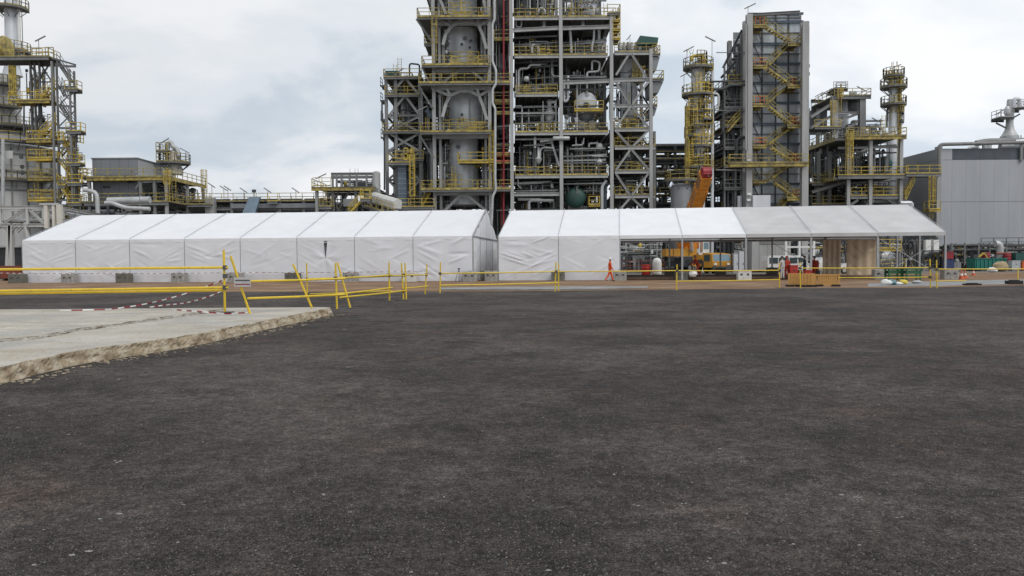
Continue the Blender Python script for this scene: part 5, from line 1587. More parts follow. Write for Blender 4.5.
for i, (va, vb) in enumerate(((178, 143), (215, 181), (255, 215))):
    clutter(CS, X(812, YQ + 8), lx - .6, YQ + 4, YQ + 20, Z(va, YQ + 8), Z(vb, YQ + 8), 11, 34, 700 + i, equip=4, pal=(PIPE_D, PIPE_G, PIPE_D, CLAD_D))
for u in (818, 829): MB().hbar((X(u, YQ + 4), YQ + 4, 0), (X(u, YQ + 4), YQ + 4, Z(150, YQ)), .5, .5).build('column', STEEL, CS)
for v in (185, 206): deck(CS, X(812, YQ + 3), X(846, YQ + 3), YQ + 3, YQ + 12, Z(v, YQ + 3), rails='f', rm=YEL_D, th=.3)
beamp(CS, 812, 192, 846, 182, YQ + 2, .3, .4, STEEL); beamp(CS, 806, 176, 846, 175, YQ + 5, .3, .4, STEEL_D)

for v, a, b in ((139, 850, 900), (178, 850, 900), (198, 852, 898)): yellow_bits(CS, X(a, YQ), X(b, YQ), YQ + .6, YQ + 4, Z(v, YQ), 7, v + 50)
for v in (80, 129, 147, 171, 195.5): yellow_bits(VS, vx[0] + .5, vx[1] - .5, YM + .6, YM + 2.5, Z(v, YM), 3, int(v) + 70)
for v in (77, 94.5, 131, 158.5): yellow_bits(LW, X(389, YL), X(419, YL), YL + .4, YL + 3, Z(v, YL), 3, int(v) + 30)
# raised grey frame behind it
YU = 126.0
UF = thing('upper_vessel_frame', 'grey upper frame with slanted trusses behind the compressor structure', 'steel structure', (X(845, YU), YU, 0))
ux = [X(u, YU) for u in (833.5, 861)]
for x in ux: MB().hbar((x, YU, 0), (x, YU, Z(99, YU)), .9, .9, ref=(0, 1, 0)).build('column', STEEL_L, UF)
for x in (X(812, YU + 6), X(822, YU + 6)): MB().hbar((x, YU + 8, 0), (x, YU + 8, Z(101, YU)), .5, .5, ref=(0, 1, 0)).build('column', STEEL_L, UF)
deck(UF, X(832, YU), X(868.5, YU), YU - .6, YU + 9, Z(98.5, YU), rails='flr', rm=YEL_D, th=.5, em=STEEL)
for k in ((811, 128, 833, 115), (811, 117, 833, 103), (836, 122, 860, 113), (848, 128, 860, 120)): beamp(UF, *k, YU, .35, .4, STEEL_L, 'brace')
beamp(UF, 834, 113, 861, 113, YU, .3, .4, STEEL_L); beamp(UF, 811, 101, 833, 102, YU + 8, .4, .5, STEEL_D)
MB().boxb(X(811, YU + 8), X(829, YU + 8), YU + 9, YU + 9.3, Z(128, YU), Z(102, YU)).build('wall_sheet', CLAD_D, UF)
deck(UF, X(812, YU), X(838, YU), YU - 1, YU + 2, Z(130, YU), rails='f', rm=YEL, th=.3)
drum(UF, W(849, 106, YU + 4), W(858, 106, YU + 4), 1.2, CLAD_D, 'drum')
MB().lathe(W(842, 130, YU + 4), [(1.0, 0), (1.0, 4.4), (.6, 5)], 18).build('tank', CLAD, UF, smooth=True)
ladder(UF, (X(830, YU), YU - .8, 0), Z(130, YU), Z(104, YU), YEL); ladder(UF, (X(837, YU), YU - .8, 0), Z(115, YU), Z(92, YU), YEL)
MB().boxb(X(837, YU), X(845, YU), YU + 1, YU + 3, Z(93, YU), Z(91, YU)).build('hood', CLAD_D, UF)
railing(UF, [W(836, 88, YU + 1), W(846, 88, YU + 1)], .8, m=STEEL_D, t=.1); MB().bar(W(841, 98, YU + 1), W(841, 84, YU + 1), .2).build('vent_post', YEL_D, UF)
deck(UF, X(833, YU), X(847, YU), YU, YU + 3, Z(91, YU), rails='f', rm=STEEL, th=.4, em=STEEL_D)
MB().tube([W(825 + 4 * math.cos(t), 96 - 3 * math.sin(t), YU + 2) for t in [i * .52 for i in range(7)]], .16, 8).build('pipe', PIPE_W, UF, smooth=True)
for u in (851, 855): MB().lathe(W(u, 98, YU + 1), [(.25, 0), (.3, .4), (.3, .9), (.15, 1.1)], 10).build('roof_valve', PIPE_W, UF)
pipe(UF, [W(865.5, 130, YU), W(865.5, 100, YU)], .08, STEEL)
for u, v, s_ in ((818, 101, 1), (827, 97, 1), (832, 95, 1), (862, 95, -1)): lamp_post(UF, W(u, v, YU), 1.0, .8, s_)
for i, (va, vb) in enumerate(((138, 118), (150, 133))): clutter(UF, X(814, YU + 9), X(893, YU), YU, YU + 9, Z(va, YU), Z(vb, YU), 9, 40, 740 + i, equip=3)
clutter(UF, X(842, YQ + 9), X(895, YQ + 1), YQ + 1, YQ + 9, Z(138, YQ), Z(131, YQ), 7, 40, 760, equip=2)

RC, rc, rr, rzt = slim_column('slim column with four dark ring platforms over the compressor structure', 892.5, 4.4, 122, 76,
    [(78.5, 10, 0, 360, YEL_D), (89.5, 12.5, 0, 360, YEL_D), (107, 12, 0, 360, YEL_D), (115, 10, 300, 400, STEEL), (124, 10, 300, 400, STEEL), (81, 7, 180, 300, YEL), ])
for an, va, vb in ((300, 130, 107), (320, 107, 90), (220, 90, 79)): ladder(RC, (rc[0] + math.cos(RAD(an)) * (rr + .3), rc[1] + math.sin(RAD(an)) * (rr + .3), 0), Z(va, 122), Z(vb, 122), YEL, (math.cos(RAD(an)), math.sin(RAD(an)), 0))
pipe(RC, [(rc[0] + .75, rc[1] - .5, 10), (rc[0] + .75, rc[1] - .5, Z(80, 122))], .28, YEL_D)
pipe(RC, [(rc[0] - 1.1, rc[1] - .3, Z(130, 122)), (rc[0] - 1.1, rc[1] - .3, Z(112, 122)), (rc[0] - .6, rc[1] - .3, Z(110, 122))], .14, STEEL_D)
lamp_post(RC, (rc[0], rc[1], rzt - .3), 1.3, 1.1)
for u, v, s_ in ((884, 88, 1), (877, 128, -1)): lamp_post(RC, W(u, v, 122), 1.2, .8, s_)

# ---------------------------------------------------------------- grey clad building on the right
YG = 112.0
GB = thing('clad_building', 'large pale grey clad building with dark louvre band on the right', 'building', (X(1000, YG), YG, 0))
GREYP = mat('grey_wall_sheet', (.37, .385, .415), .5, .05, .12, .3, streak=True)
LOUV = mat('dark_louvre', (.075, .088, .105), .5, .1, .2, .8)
GREYP_SHADED = mat('grey_wall_sheet_shaded', (.30, .31, .335), .5, .05, .07, .25, streak=True)  # darker copy of the wall sheet; side shade put into the colour
gx0 = X(937.5, YG); gx1 = gx0 + 34; gz = Z(151.5, YG); gy1 = YG + 24
zs_ = [0.02, Z(205, YG), Z(163, YG), gz]
nx = 17; wdt = (gx1 - gx0) / nx
for i in range(nx):
    for j in range(3):
        mm = GREYP if (j < 2 or i == 0) else LOUV
        yy = YG if (j < 2 or i == 0) else YG + .06
        MB().boxb(gx0 + wdt * i + .008, gx0 + wdt * (i + 1) - .008, yy, yy + .14, zs_[j] + .02, zs_[j + 1] - .02).build('wall_panel' if mm is GREYP else 'louvre_panel', mm, GB)
for i in range(12):
    for j in range(3):
        y0 = YG + .15 + i * 2
        MB().boxb(gx0, gx0 + .14, y0 + .008, y0 + 1.99, zs_[j] + .02, zs_[j + 1] - .02).build('wall_panel', GREYP_SHADED, GB)
MB().boxb(gx0 - .15, gx0 + .45, YG - .12, YG + .3, 0, gz + .1).build('corner_trim', STEEL_L, GB)
MB().boxb(gx0 + .1, gx1, YG + .15, gy1, gz - .3, gz - .05).build('roof', CLAD_D, GB)
MB().boxb(gx0, gx1, gy1, gy1 + .14, 0, gz - .3).build('rear_wall', GREYP_SHADED, GB)
MB().boxb(gx1, gx1 + .14, YG, gy1, 0, gz - .3).build('side_wall', GREYP_SHADED, GB)
for u, v in ((1018, 150),): MB().boxb(X(1018.5, YG), X(1021, YG), YG - .3, YG - .02, Z(165, YG), Z(147, YG)).build('cable_riser', STEEL, GB)
for v in (172, 160): MB().box(W(930 if v > 165 else 925, v, YG + 8), (1.8, .15, .35)).build('wall_light', STEEL_D, GB)
# roof piping: pipe from the corner riser along the roof
pipe(GB, [W(938.8, 175, YG - .3), W(938.8, 144.5, YG - .3), W(1040, 142, YG - .3)], .25, STEEL, 12)
pipe(GB, [W(938.6, 150, YG + 1), W(938.6, 147, YG + 1)], .5, STEEL_L, 12)
for pts, r, m in (([(967, 151), (970, 147.5), (978, 147), (978, 151)], .22, PIPE_W), ([(976, 143.5), (986, 141.5), (1040, 140.5)], .45, STEEL), ([(985, 151), (985, 143)], .4, PIPE_W), ([(988, 151), (988, 143)], .5, PIPE_W), ([(1000, 147), (1060, 146)], .5, CLAD_D), ([(1014, 143), (1040, 141)], .6, CLAD)):
    pipe(GB, [W(u, v, YG + 3) for u, v in pts], r, m, 10)
MB().lathe(W(1007, 151, YG + 6), [(2.0, 0), (1.8, .3), (1.2, .5), (.8, .6)], 24).build('roof_cowl', CLAD_D, GB, smooth=True)
YK = YG + 6
KS = thing('roof_stack', 'pale conical exhaust stack with two side platforms on the grey building roof', 'stack', W(1007, 146, YK))
kc = (X(1008.5, YK), YK); kz = Z(146, YK)
zk = lambda v: Z(v, YK) - kz
MB().lathe((kc[0], kc[1], kz), [(1.25, 0), (1.25, zk(140)), (1.0, zk(138)), (.62, zk(133)), (.5, zk(127)), (.5, zk(122)), (.46, zk(114)), (.42, zk(105)), (.36, zk(103))], 22).build('shell', PIPE_W, KS, smooth=True)
pipe(KS, [(kc[0] + .3, kc[1] - .4, Z(112, YK)), (kc[0] + .3, kc[1] - .4, Z(103, YK)), (kc[0] + 1.2, kc[1] - .4, Z(103, YK)), (kc[0] + 1.2, kc[1] - .4, Z(112, YK))], .3, CLAD, 10)
MB().lathe((kc[0] - .7, kc[1] - .5, Z(120, YK)), [(.25, 0), (.45, .4), (.4, 1.0), (.2, 1.4)], 14).build('vent_valve', CLAD, KS, smooth=True)
deck(KS, X(994, YK), X(1007, YK), YK - 1.4, YK + 1, Z(122, YK), rails='fl', rm=STEEL_L, th=.3, em=STEEL_D)
deck(KS, X(1010, YK), X(1022, YK), YK - 1.4, YK + 1, Z(112.5, YK), rails='fr', rm=STEEL_L, th=.3, em=STEEL_D)
beam(KS, W(996, 123, YK), W(1006, 128, YK), .15, .2, STEEL, 'brace'); beam(KS, W(1020, 114, YK), W(1011, 119, YK), .15, .2, STEEL, 'brace')
for u, v, s_ in ((998, 122, 1), (1016, 112, -1)): lamp_post(KS, W(u, v, YK), 1.4, .8, s_)
for u in (1003, 1018, 1021): MB().bar(W(u, 146, YK - 1), W(u, 135 if u > 1010 else 139, YK - 1), .1).build('guy_post', STEEL, KS)

# ================================================================== LEFT SIDE OF THE PLANT
# ---------------------------------------------------------------- fired heater with stack and stair tower
YF = 106.0
X_plain = X


def X(u, Y, v=112): return W(u, v, Y).x      # heater measured at mid height


FH = thing('fired_heater', 'pale plated fired heater with wraparound yellow platforms at the left edge', 'furnace', (X(0, YF), YF, 0))
PLATE = mat('heater_plate', (.50, .505, .50), .55, .05, .2, .35, streak=True)
hc_ = (X(4, YF + 7), YF + 7.0); hR = 6.75


def ring_plates(par, c, r, z0, z1, na, nz, m, nm='casing_plate', a_from=170, a_to=400):
    """curved casing plates of a cylindrical heater, each plate a piece of its own"""
    for j in range(nz):
        za, zb_ = z0 + (z1 - z0) * j / nz + .02, z0 + (z1 - z0) * (j + 1) / nz - .02
        for i in range(na):
            t0 = RAD(a_from + (a_to - a_from) * i / na) + .02 / r; t1 = RAD(a_from + (a_to - a_from) * (i + 1) / na) - .02 / r
            mb = MB()
            for k in range(4):
                t = t0 + (t1 - t0) * k / 3
                for rr_, zz_ in ((r - .12, za), (r, za), (r, zb_), (r - .12, zb_)): mb.v.append(Vector((c[0] + rr_ * math.cos(t), c[1] + rr_ * math.sin(t), zz_)))
            for k in range(3):
                for e in range(4): mb.face([k * 4 + e, k * 4 + (e + 1) % 4, k * 4 + 4 + (e + 1) % 4, k * 4 + 4 + e])
            mb.face([3, 2, 1, 0]); mb.face([12, 13, 14, 15])
            mb.build(nm, m, par)
    MB().lathe((c[0], c[1], z0), [(r - .14, 0), (r - .14, z1 - z0)], 36).build('casing_core', STEEL_D, par, smooth=True)


zc0, zc1, zc2 = Z(139, YF), Z(117, YF), Z(60, YF)
ring_plates(FH, hc_, hR, 1.2, zc0, 15, 6, PLATE)
for i in range(13):
    t = RAD(180 + 16 * i); x, y = hc_[0] + (hR + .1) * math.cos(t), hc_[1] + (hR + .1) * math.sin(t)
    MB().bar((x, y, 0), (x, y, zc0), .2, .2, ref=(math.cos(t), math.sin(t), 0)).build('buckstay', STEEL, FH)
for z in (Z(148, YF), Z(166, YF), Z(185, YF)):
    MB().lathe((hc_[0], hc_[1], z), [(hR - .05, -.09), (hR + .16, -.09), (hR + .16, .09), (hR - .05, .09)], 40).build('stiffener_ring', STEEL, FH)
cR = 2.1
MB().lathe((hc_[0], hc_[1], zc0), [(hR - .05, 0), (cR + .6, zc1 - zc0), (cR, zc1 - zc0 + .3)], 36).build('hopper', PLATE, FH, smooth=True)
ring_plates(FH, hc_, cR, zc1 + .2, zc2, 9, 5, PLATE)
# stack
sc_ = (X(11, YF + 7, 22), YF + 7)
MB().lathe((sc_[0], sc_[1], zc2), [(1.3, 0), (.82, 2.0), (.80, 22), (.88, 22), (.88, 22.4)], 26).build('stack', CLAD, FH, smooth=True)
for v, ro in ((46, 2.4), (2.5, 2.3), (-35, 2.3)): round_deck(FH, sc_, .95, ro, Z(v, YF + 6), 150, 400, YEL_D)
MB().lathe((sc_[0] + 1.35, sc_[1] - .4, Z(58, YF + 6)), [(.22, 0), (.22, 16)], 12).build('side_duct', WHITE, FH, smooth=True)
pipe(FH, [(sc_[0] + 1.8, sc_[1] - .4, Z(58, YF + 6)), (sc_[0] + 1.8, sc_[1] - .4, Z(-20, YF + 6))], .06, STEEL)
mb = MB()
MB().lathe(W(5, 48, YF + 1), [(.5, -.6), (1.4, -.4), (1.6, 0), (1.4, .4), (.5, .6)], 20, (1, 0, 0)).build('damper_housing', YEL_D, FH, smooth=True)
# platforms
for v, ro, a0, a1, mm in ((118.5, 5.4, 190, 372, YEL_D), (137.5, hR + 1.4, 185, 352, YEL), (175.5, hR + 1.3, 185, 348, YEL_D), (98, 3.6, 190, 340, YEL_D), (75, 3.3, 190, 340, YEL_D)):
    round_deck(FH, hc_, hR if ro > hR else cR, ro, Z(v, YF + 2), a0, a1, mm, 40)
deck(FH, X(-40, YF), X(57, YF), YF - 1.6, YF + 1.2, Z(56, YF), rails='fr', rm=YEL_D, th=.4, em=STEEL)
deck(FH, X(16, YF), X(57, YF), YF - 1.6, YF + .2, Z(99, YF), rails='fl', rm=YEL, th=.35, em=YEL_D)
deck(FH, X(33, YF), X(58, YF), YF - 1.6, YF + .4, Z(137.5, YF), rails='fr', rm=YEL, th=.4, em=YEL_D)
deck(FH, X(33, YF), X(58, YF), YF - 1.6, YF + .4, Z(156, YF), rails='fl', rm=YEL, th=.3, em=YEL)
deck(FH, X(33, YF), X(58, YF), YF - 1.5, YF + .4, Z(175.5, YF), rails='f', rm=YEL_D, th=.3, em=YEL_D)
deck(FH, X(33, YF), X(58, YF), YF - 1.6, YF + .4, Z(196, YF), rails='fl', rm=YEL, th=.3, em=YEL)
for v in (56, 99, 137.5, 156, 175.5, 196): yellow_bits(FH, X(34, YF), X(57, YF), YF - 1.3, YF + .2, Z(v, YF), 3, int(v))
# yellow plate curtain and stair inside the upper bay
for i in range(4): MB().boxb(X(16 + i * 1.5, YF), X(17.2 + i * 1.5, YF), YF - 1.4 + i * .1, YF - 1.2 + i * .1, Z(94, YF), Z(64, YF)).build('guard_panel', YEL_D, FH)
stair(FH, W(43, 98, YF - 1), W(56, 86, YF - 1), .9, YEL)
stair(FH, W(42, 137, YF - .8), W(57, 121, YF - .8), .9, YEL)
for k in ((38, 60, 52, 82), (52, 60, 38, 82), (28, 60, 38, 78), (38, 82, 52, 82), (38, 66, 56, 66), (24, 100, 24, 137), (40, 100, 40, 137), (33, 100, 33, 137)):
    beamp(FH, *k, YF + 1, .16, .16, STEEL, 'brace')
for u in (29, 33, 38, 52): MB().hbar((X(u, YF), YF + .6, Z(137, YF)), (X(u, YF), YF + .6, Z(56, YF)), .22, .22).build('column', STEEL, FH)
pipe(FH, [W(36, 104, YF - .3), W(40, 104, YF - .3), W(40.5, 116, YF - .3), W(36, 121, YF - .3)], .26, STEEL_D)
for i, (va, vb) in enumerate(((99, 60), (137, 101))): clutter(FH, X(20, YF), X(36, YF), YF + .4, YF + 4, Z(va, YF), Z(vb, YF), 2, 22, 800 + i, equip=0)
pipe(FH, [W(3, 205, YF - .4), W(3, 139, YF - .4)], .22, PIPE_W)
for u, v in ((22, 157), (23, 167), (23, 173), (13, 146), (9, 152)): MB().lathe(W(u, v, YF + .3), [(.22, 0), (.22, .12), (.3, .12), (.3, .2)], 12, (0, -1, 0)).build('peep_door', STEEL_D, FH)
MB().boxb(X(2, YF), X(11, YF), YF + .02, YF + .2, Z(155, YF), Z(147, YF)).build('access_door', PLATE, FH)
lamp_post(FH, W(39, 55, YF - 1.4), 2.1, .9)
clutter(FH, X(54, YF), X(66, YF), YF + 1.5, YF + 4.5, Z(205, YF), Z(138, YF), 8, 50, 830, equip=0)
# stair tower
HS = thing('heater_stair_tower', 'open braced stair tower with yellow flights beside the fired heater', 'stair tower', (X(67, YF - 2), YF - 2, 0))
yh = YF - 2
tx0, tx1 = X(53, yh), X(70.5, yh)
for x in (tx0, tx1):
    for y in (yh, yh + 1.1): MB().hbar((x, y, 0), (x, y, Z(58 if x == tx0 else 66, yh)), .22, .22, ref=(0, 1, 0)).build('column', STEEL, HS)
hl = [66, 86.5, 106, 128, 148, 160, 181, 200]
for v in hl: beamp(HS, 58, v, 76, v + .5, yh, .2, .24)
beamp(HS, 52, 58, 76, 65, yh, .2, .2)
xb(HS, 58.5, 75.5, 88, 106, yh, .12, STEEL); xb(HS, 58.5, 75.5, 110, 127, yh, .12, STEEL)
fls = [((58.5, 62), (73, 84)), ((59, 103), (74, 126)), ((60, 138), (74, 157)), ((60, 160), (75, 180)), ((59, 182), (74, 203)), ((60, 84.5), (66, 98))]
for i, (a, b) in enumerate(fls): stair(HS, W(b[0], b[1], yh + .7), W(a[0], a[1], yh + .7), .9, STEEL if i in (0, 1, 5) else YEL)
for i, (a, b) in enumerate((((60, 156), (73, 141)), ((60, 200), (72, 184)), ((60, 225), (74, 204)))): stair(HS, W(a[0], a[1], yh + 1.0), W(b[0], b[1], yh + 1.0), .9, YEL_D)
for v, ub, mm in ((86, 81.5, STEEL), (128, 84, YEL), (160, 82.5, YEL), (180, 84, YEL), (200, 83, YEL)):
    deck(HS, X(66, yh), X(ub - 3, yh), yh - .2, yh + 1.1, Z(v, yh), rails='fr', rm=mm if mm is YEL else YEL_D, th=.3, em=STEEL)
    beam(HS, W(ub - 4, v + 2, yh), W(71, v + 9, yh), .14, .16, STEEL, 'brace')
for v in (137, 182): yellow_bits(HS, tx0, tx1, yh + .4, yh + 2.2, Z(v, yh), 3, v); deck(HS, X(57, yh), X(63, yh), yh, yh + 1.1, Z(v, yh), rails='f', rm=YEL, th=.25)
clutter(HS, tx0 + .2, tx1 - 1.2, yh + 3, yh + 4.4, Z(200, yh), Z(128, yh), 6, 30, 850, equip=0, rmax=.2)

X = X_plain
# ---------------------------------------------------------------- grey machine house
YA = 104.0
MH = thing('machine_house', 'blue-grey machine house raised on a railed deck behind the left tent', 'building', (X(135, YA), YA, 0))
MHP = mat('machine_house_sheet', (.20, .215, .235), .5, .1, .1, .3, streak=True)
MHP_LIT = mat('machine_house_sheet_lit', (.40, .415, .43), .5, .1, .1, .3, streak=True)  # paler copy of the house sheet; the side's light put into the colour
ax0, ax1 = X(93, YA + 2), X(138, YA + 2); ay0, ay1 = YA + 2, YA + 14
az0, az1 = Z(176, YA + 2), Z(156, YA + 2)
for j, (c0_, c1_, m_) in enumerate(((Z(200, YA + 2), Z(173, YA + 2), MHP), (Z(173, YA + 2) + .05, az1, MHP))):
    for i in range(5):
        a = ax0 + (ax1 - ax0) * i / 5; b = ax0 + (ax1 - ax0) * (i + 1) / 5
        MB().boxb(a + .015, b - .015, ay0, ay0 + .15, c0_, c1_ - .02).build('wall_panel', m_, MH)
    for i in range(6):
        a = ay0 + .16 + 2 * i
        MB().boxb(ax1 - .15, ax1, a + .015, a + 1.99, c0_, c1_ - .02).build('wall_panel', MHP_LIT, MH)
    MB().boxb(ax0, ax0 + .15, ay0 + .16, ay1, c0_, c1_ - .02).build('wall_panel', MHP, MH)
MB().boxb(ax0 - .1, ax1 + .1, ay0 - .1, ay1, az1, az1 + .15).build('roof', CLAD_D, MH)
bx0, bx1 = X(84, YA), X(168, YA); zd1, zd2 = Z(174, YA), Z(199, YA)
deck(MH, bx0, bx1, YA, YA + 2, zd1, rails='fl', rm=YEL_D, th=.4, em=YEL_D)
MB().boxb(ax1 + .05, bx1, YA + 2, YA + 13, zd1 - .1, zd1).build('deck', GRATE, MH)
railing(MH, [(bx1 - .05, YA, zd1), (bx1 - .05, YA + 13, zd1)], m=YEL_D)
MB().bar((bx1, YA, zd1 - .2), (bx1, YA + 13, zd1 - .2), .1, .4).build('deck_edge', YEL_D, MH)
deck(MH, bx0, bx1, YA, YA + 13, zd2, rails='fr', rm=YEL_D, th=.4, em=STEEL)
for x in (bx0 + .6, X(140, YA), X(154, YA), bx1 - .3):
    for y in (YA + .3, YA + 7, YA + 12.7): MB().hbar((x, y, 0), (x, y, zd1 - .3), .35, .35).build('column', STEEL if x < bx1 - 1 else STEEL_L, MH)
beamp(MH, 138, 182, 166, 181, YA + .4, .2, .3, STEEL_L)
for k in ((142, 197, 148, 184), (162, 197, 154, 184)): beamp(MH, *k, YA + 3, .2, .2, STEEL, 'brace')
ladder(MH, (X(169, YA), YA - .3, 0), zd2, Z(168, YA), YEL); ladder(MH, (X(171, YA), YA + 1, 0), zd2, Z(168, YA), YEL_D, cage=False)
ladder(MH, (bx1 + .2, YA + 12, 0), zd2, zd1 + 2.2, YEL)
clutter(MH, ax1 + .4, bx1 - .4, YA + 3, YA + 12, zd2, zd1 - .4, 12, 50, 870, equip=4)
clutter(MH, bx0 + 1, bx1 - .5, YA + 1, YA + 12, Z(240, YA), zd2 - .4, 16, 60, 872, equip=6, pal=(PIPE_D, PIPE_G, PIPE_D))
for u, v in ((100, 178), (106, 187), (131, 182)): MB().box(W(u, v, YA + 1.9), (.9, .15, .25)).build('wall_light', STEEL_D, MH)
deck(MH, X(80, YA), X(87, YA), YA, YA + 2, Z(173.5, YA), rails='fl', rm=YEL_D)
# relief vessel with platforms on its roof deck
YW = 112.0
RVs = thing('vent_vessel', 'cream vent vessel with ring platform and side frame above the machine house', 'vessel', W(172, 172, YW))
rc2 = (X(175.5, YW), YW); z0 = Z(172, YW)
MB().lathe((rc2[0], rc2[1], z0), [(1.1, 0), (1.1, .8), (.7, 1.4), (.62, 2.8), (.5, 3.3), (.25, 3.5)], 20).build('shell', mat('cream_lagging', (.50, .47, .40), .55, .1, .2, 1), RVs, smooth=True)
round_deck(RVs, rc2, .8, 2.1, Z(160, YW), 0, 360, YEL_D)
for u in (164, 170): MB().hbar((X(u, YW), YW - 1, z0), (X(u, YW), YW - 1, Z(142, YW)), .2, .2).build('column', STEEL, RVs)
for v in (149.5, 160): deck(RVs, X(162, YW), X(173, YW), YW - 1.6, YW + .6, Z(v, YW), rails='flr', rm=YEL_D, th=.2)
pipe(RVs, [W(168, 165, YW - .5), W(168, 143, YW - .5), W(171, 141.5, YW - .5), W(173, 147, YW - .5), W(177, 148, YW - .5), W(179, 156, YW - .5)], .3, PIPE_W)
pipe(RVs, [W(180, 168, YW), W(180, 152, YW)], .14, PIPE_W); lamp_post(RVs, W(186, 160, YW), 1.3, .8, -1); lamp_post(RVs, W(164, 143, YW), .3, .7)

# ---------------------------------------------------------------- low pipe rack behind the left tent
YP = 112.0
LR = thing('low_pipe_rack', 'low railed pipe rack on the skyline behind the left tent', 'pipe rack', (X(255, YP), YP, 0))
lxs, lzs, _ = frame(LR, [188, 210, 232, 256, 280, 304, 326], [YP, YP + 6], [201, 209], .4, 199, STEEL, bw=.45)
MB().boxb(lxs[0], lxs[-1], YP - .4, YP + 6, Z(200, YP), Z(200, YP) + .08).build('deck', GRATE, LR)
railing(LR, [(lxs[0], YP - .35, Z(199.5, YP)), (lxs[-1], YP - .35, Z(199.5, YP))], m=YEL_D); railing(LR, [(lxs[0], YP + 5.9, Z(199.5, YP)), (lxs[-1], YP + 5.9, Z(199.5, YP))], m=YEL_D)
MB().boxb(lxs[2], lxs[-1], YP - .5, YP - .3, Z(206.5, YP), Z(202, YP)).build('cable_tray', CLAD_D, LR)
for i in range(8):
    r = random.uniform(.15, .35); v = (208, 215)[i % 2]
    pipe(LR, [(lxs[0], YP + .4 + i * .65, Z(v, YP)), (lxs[-1], YP + .4 + i * .65, Z(v, YP))], r, random.choice((PIPE_D, PIPE_G, CLAD_D)))
for i in range(6): clutter(LR, lxs[i] + .3, lxs[i + 1] - .3, YP + .5, YP + 5.5, Z(250, YP), Z(207, YP), 4, 14, 900 + i, equip=2, pal=(PIPE_D, PIPE_D, PIPE_G))
mb = MB(); a = [W(u, v, YP - 2) for u, v in ((241, 216), (249, 197), (260, 197), (254, 216))]
mb.v = a + [q + Vector((0, .5, 0)) for q in a]
for f in ((3, 2, 1, 0), (4, 5, 6, 7), (0, 1, 5, 4), (1, 2, 6, 5), (2, 3, 7, 6), (3, 0, 4, 7)): mb.face(f)
mb.build('sloping_tray_cover', mat('pale_blue_cover', (.22, .29, .36), .45, .1, .2, .8), LR)
MB().boxb(X(206, YP - 1), X(215, YP - 1), YP - 1.4, YP - .5, 0, Z(196.5, YP)).build('riser_duct', STEEL_L, LR)
for u, v, s_ in ((203, 196, -1), (212, 193, -1), (224, 196, -1), (244, 198, -1), (268, 198, -1), (296, 198, -1), (228, 196, -1)): lamp_post(LR, W(u, v + 3, YP), 1.5, .55, s_)
for u in (254,): MB().bar(W(u, 200, YP), W(u, 190, YP), .1).build('vent_post', STEEL_D, LR); MB().box(W(254, 191, YP), (.5, .3, .4)).build('floodlight', STEEL_D, LR)
deck(LR, X(190, YP - 1), X(214, YP - 1), YP - 2, YP, Z(203, YP), rails='f', rm=YEL_D)
for u, ub, v in ((270, 280, 200),): deck(LR, X(u, YP), X(ub, YP), YP - 1.2, YP, Z(v, YP), rails='f', rm=YEL)

# ---------------------------------------------------------------- pump deck with white cover (centre left)
YD = 108.0
PD = thing('pump_deck', 'railed pump deck with open grey frame left of the reactor structure', 'steel structure', (X(350, YD), YD, 0))
dx = [X(u, YD) for u in (317, 333, 356, 377)]
for x in dx:
    for y in (YD, YD + 7): MB().hbar((x, y, 0), (x, y, Z(187, YD)), .4, .4, ref=(0, 1, 0)).build('column', STEEL_L if x == dx[0] else STEEL, PD)
deck(PD, X(313, YD), X(376, YD), YD - .8, YD + 7.5, Z(186, YD), rails='l', rm=YEL_D, th=.45, em=YEL_D)
railing(PD, [W(313, 186, YD - .7), W(331, 186, YD - .7)], m=YEL_D)
for u in (332, 336, 341, 349, 356, 366, 374):
    MB().hbar((X(u, YD), YD + .6, Z(186, YD)), (X(u, YD), YD + .6, Z(173.5, YD)), .24, .24).build('column', STEEL, PD)
for v in (174, 177.5): beamp(PD, 331, v, 376, v - .3, YD + .6, .25, .35)
beamp(PD, 331, 174.5, 376, 174, YD + 6, .25, .35)
MB().boxb(X(351, YD), X(363, YD), YD + 2, YD + 4, Z(184, YD), Z(178, YD)).build('equipment_box', STEEL_D, PD)
MB().lathe(W(376.5, 195, YD + .5), [(.55, 0), (.55, 3.0), (.3, 3.2)], 14).build('tank', STEEL_L, PD, smooth=True)
for u in (350, 355, 358): MB().bar(W(u, 174, YD + 3), W(u, 168.5, YD + 3), .05).build('aerial', STEEL, PD)
lamp_post(PD, W(319, 183, YD), .9, 1.0)
clutter(PD, dx[0] + .3, dx[-1] - .3, YD + 2, YD + 7, Z(250, YD), Z(189, YD), 14, 50, 930, equip=6, pal=(PIPE_D, PIPE_D, PIPE_G))
clutter(PD, dx[1], dx[-1] - .3, YD + 1, YD + 6, Z(186, YD), Z(176, YD), 3, 26, 932, equip=1)
MB().boxb(X(344, YD - 1), X(357, YD - 1), YD - 1.5, YD - .2, Z(206, YD), Z(198.5, YD)).build('grey_box', STEEL, PD)
deck(PD, X(321, YD - 1), X(333, YD - 1), YD - 2, YD - .4, Z(206, YD), rails='flr', rm=YEL_D)
ladder(PD, (X(325, YD - 1), YD - 1, 0), Z(206, YD), Z(186, YD), YEL_D)
for u in (330, 340): beamp(PD, u, 207, u + 9, 192, YD + .5, .2, .25, STEEL, 'brace')
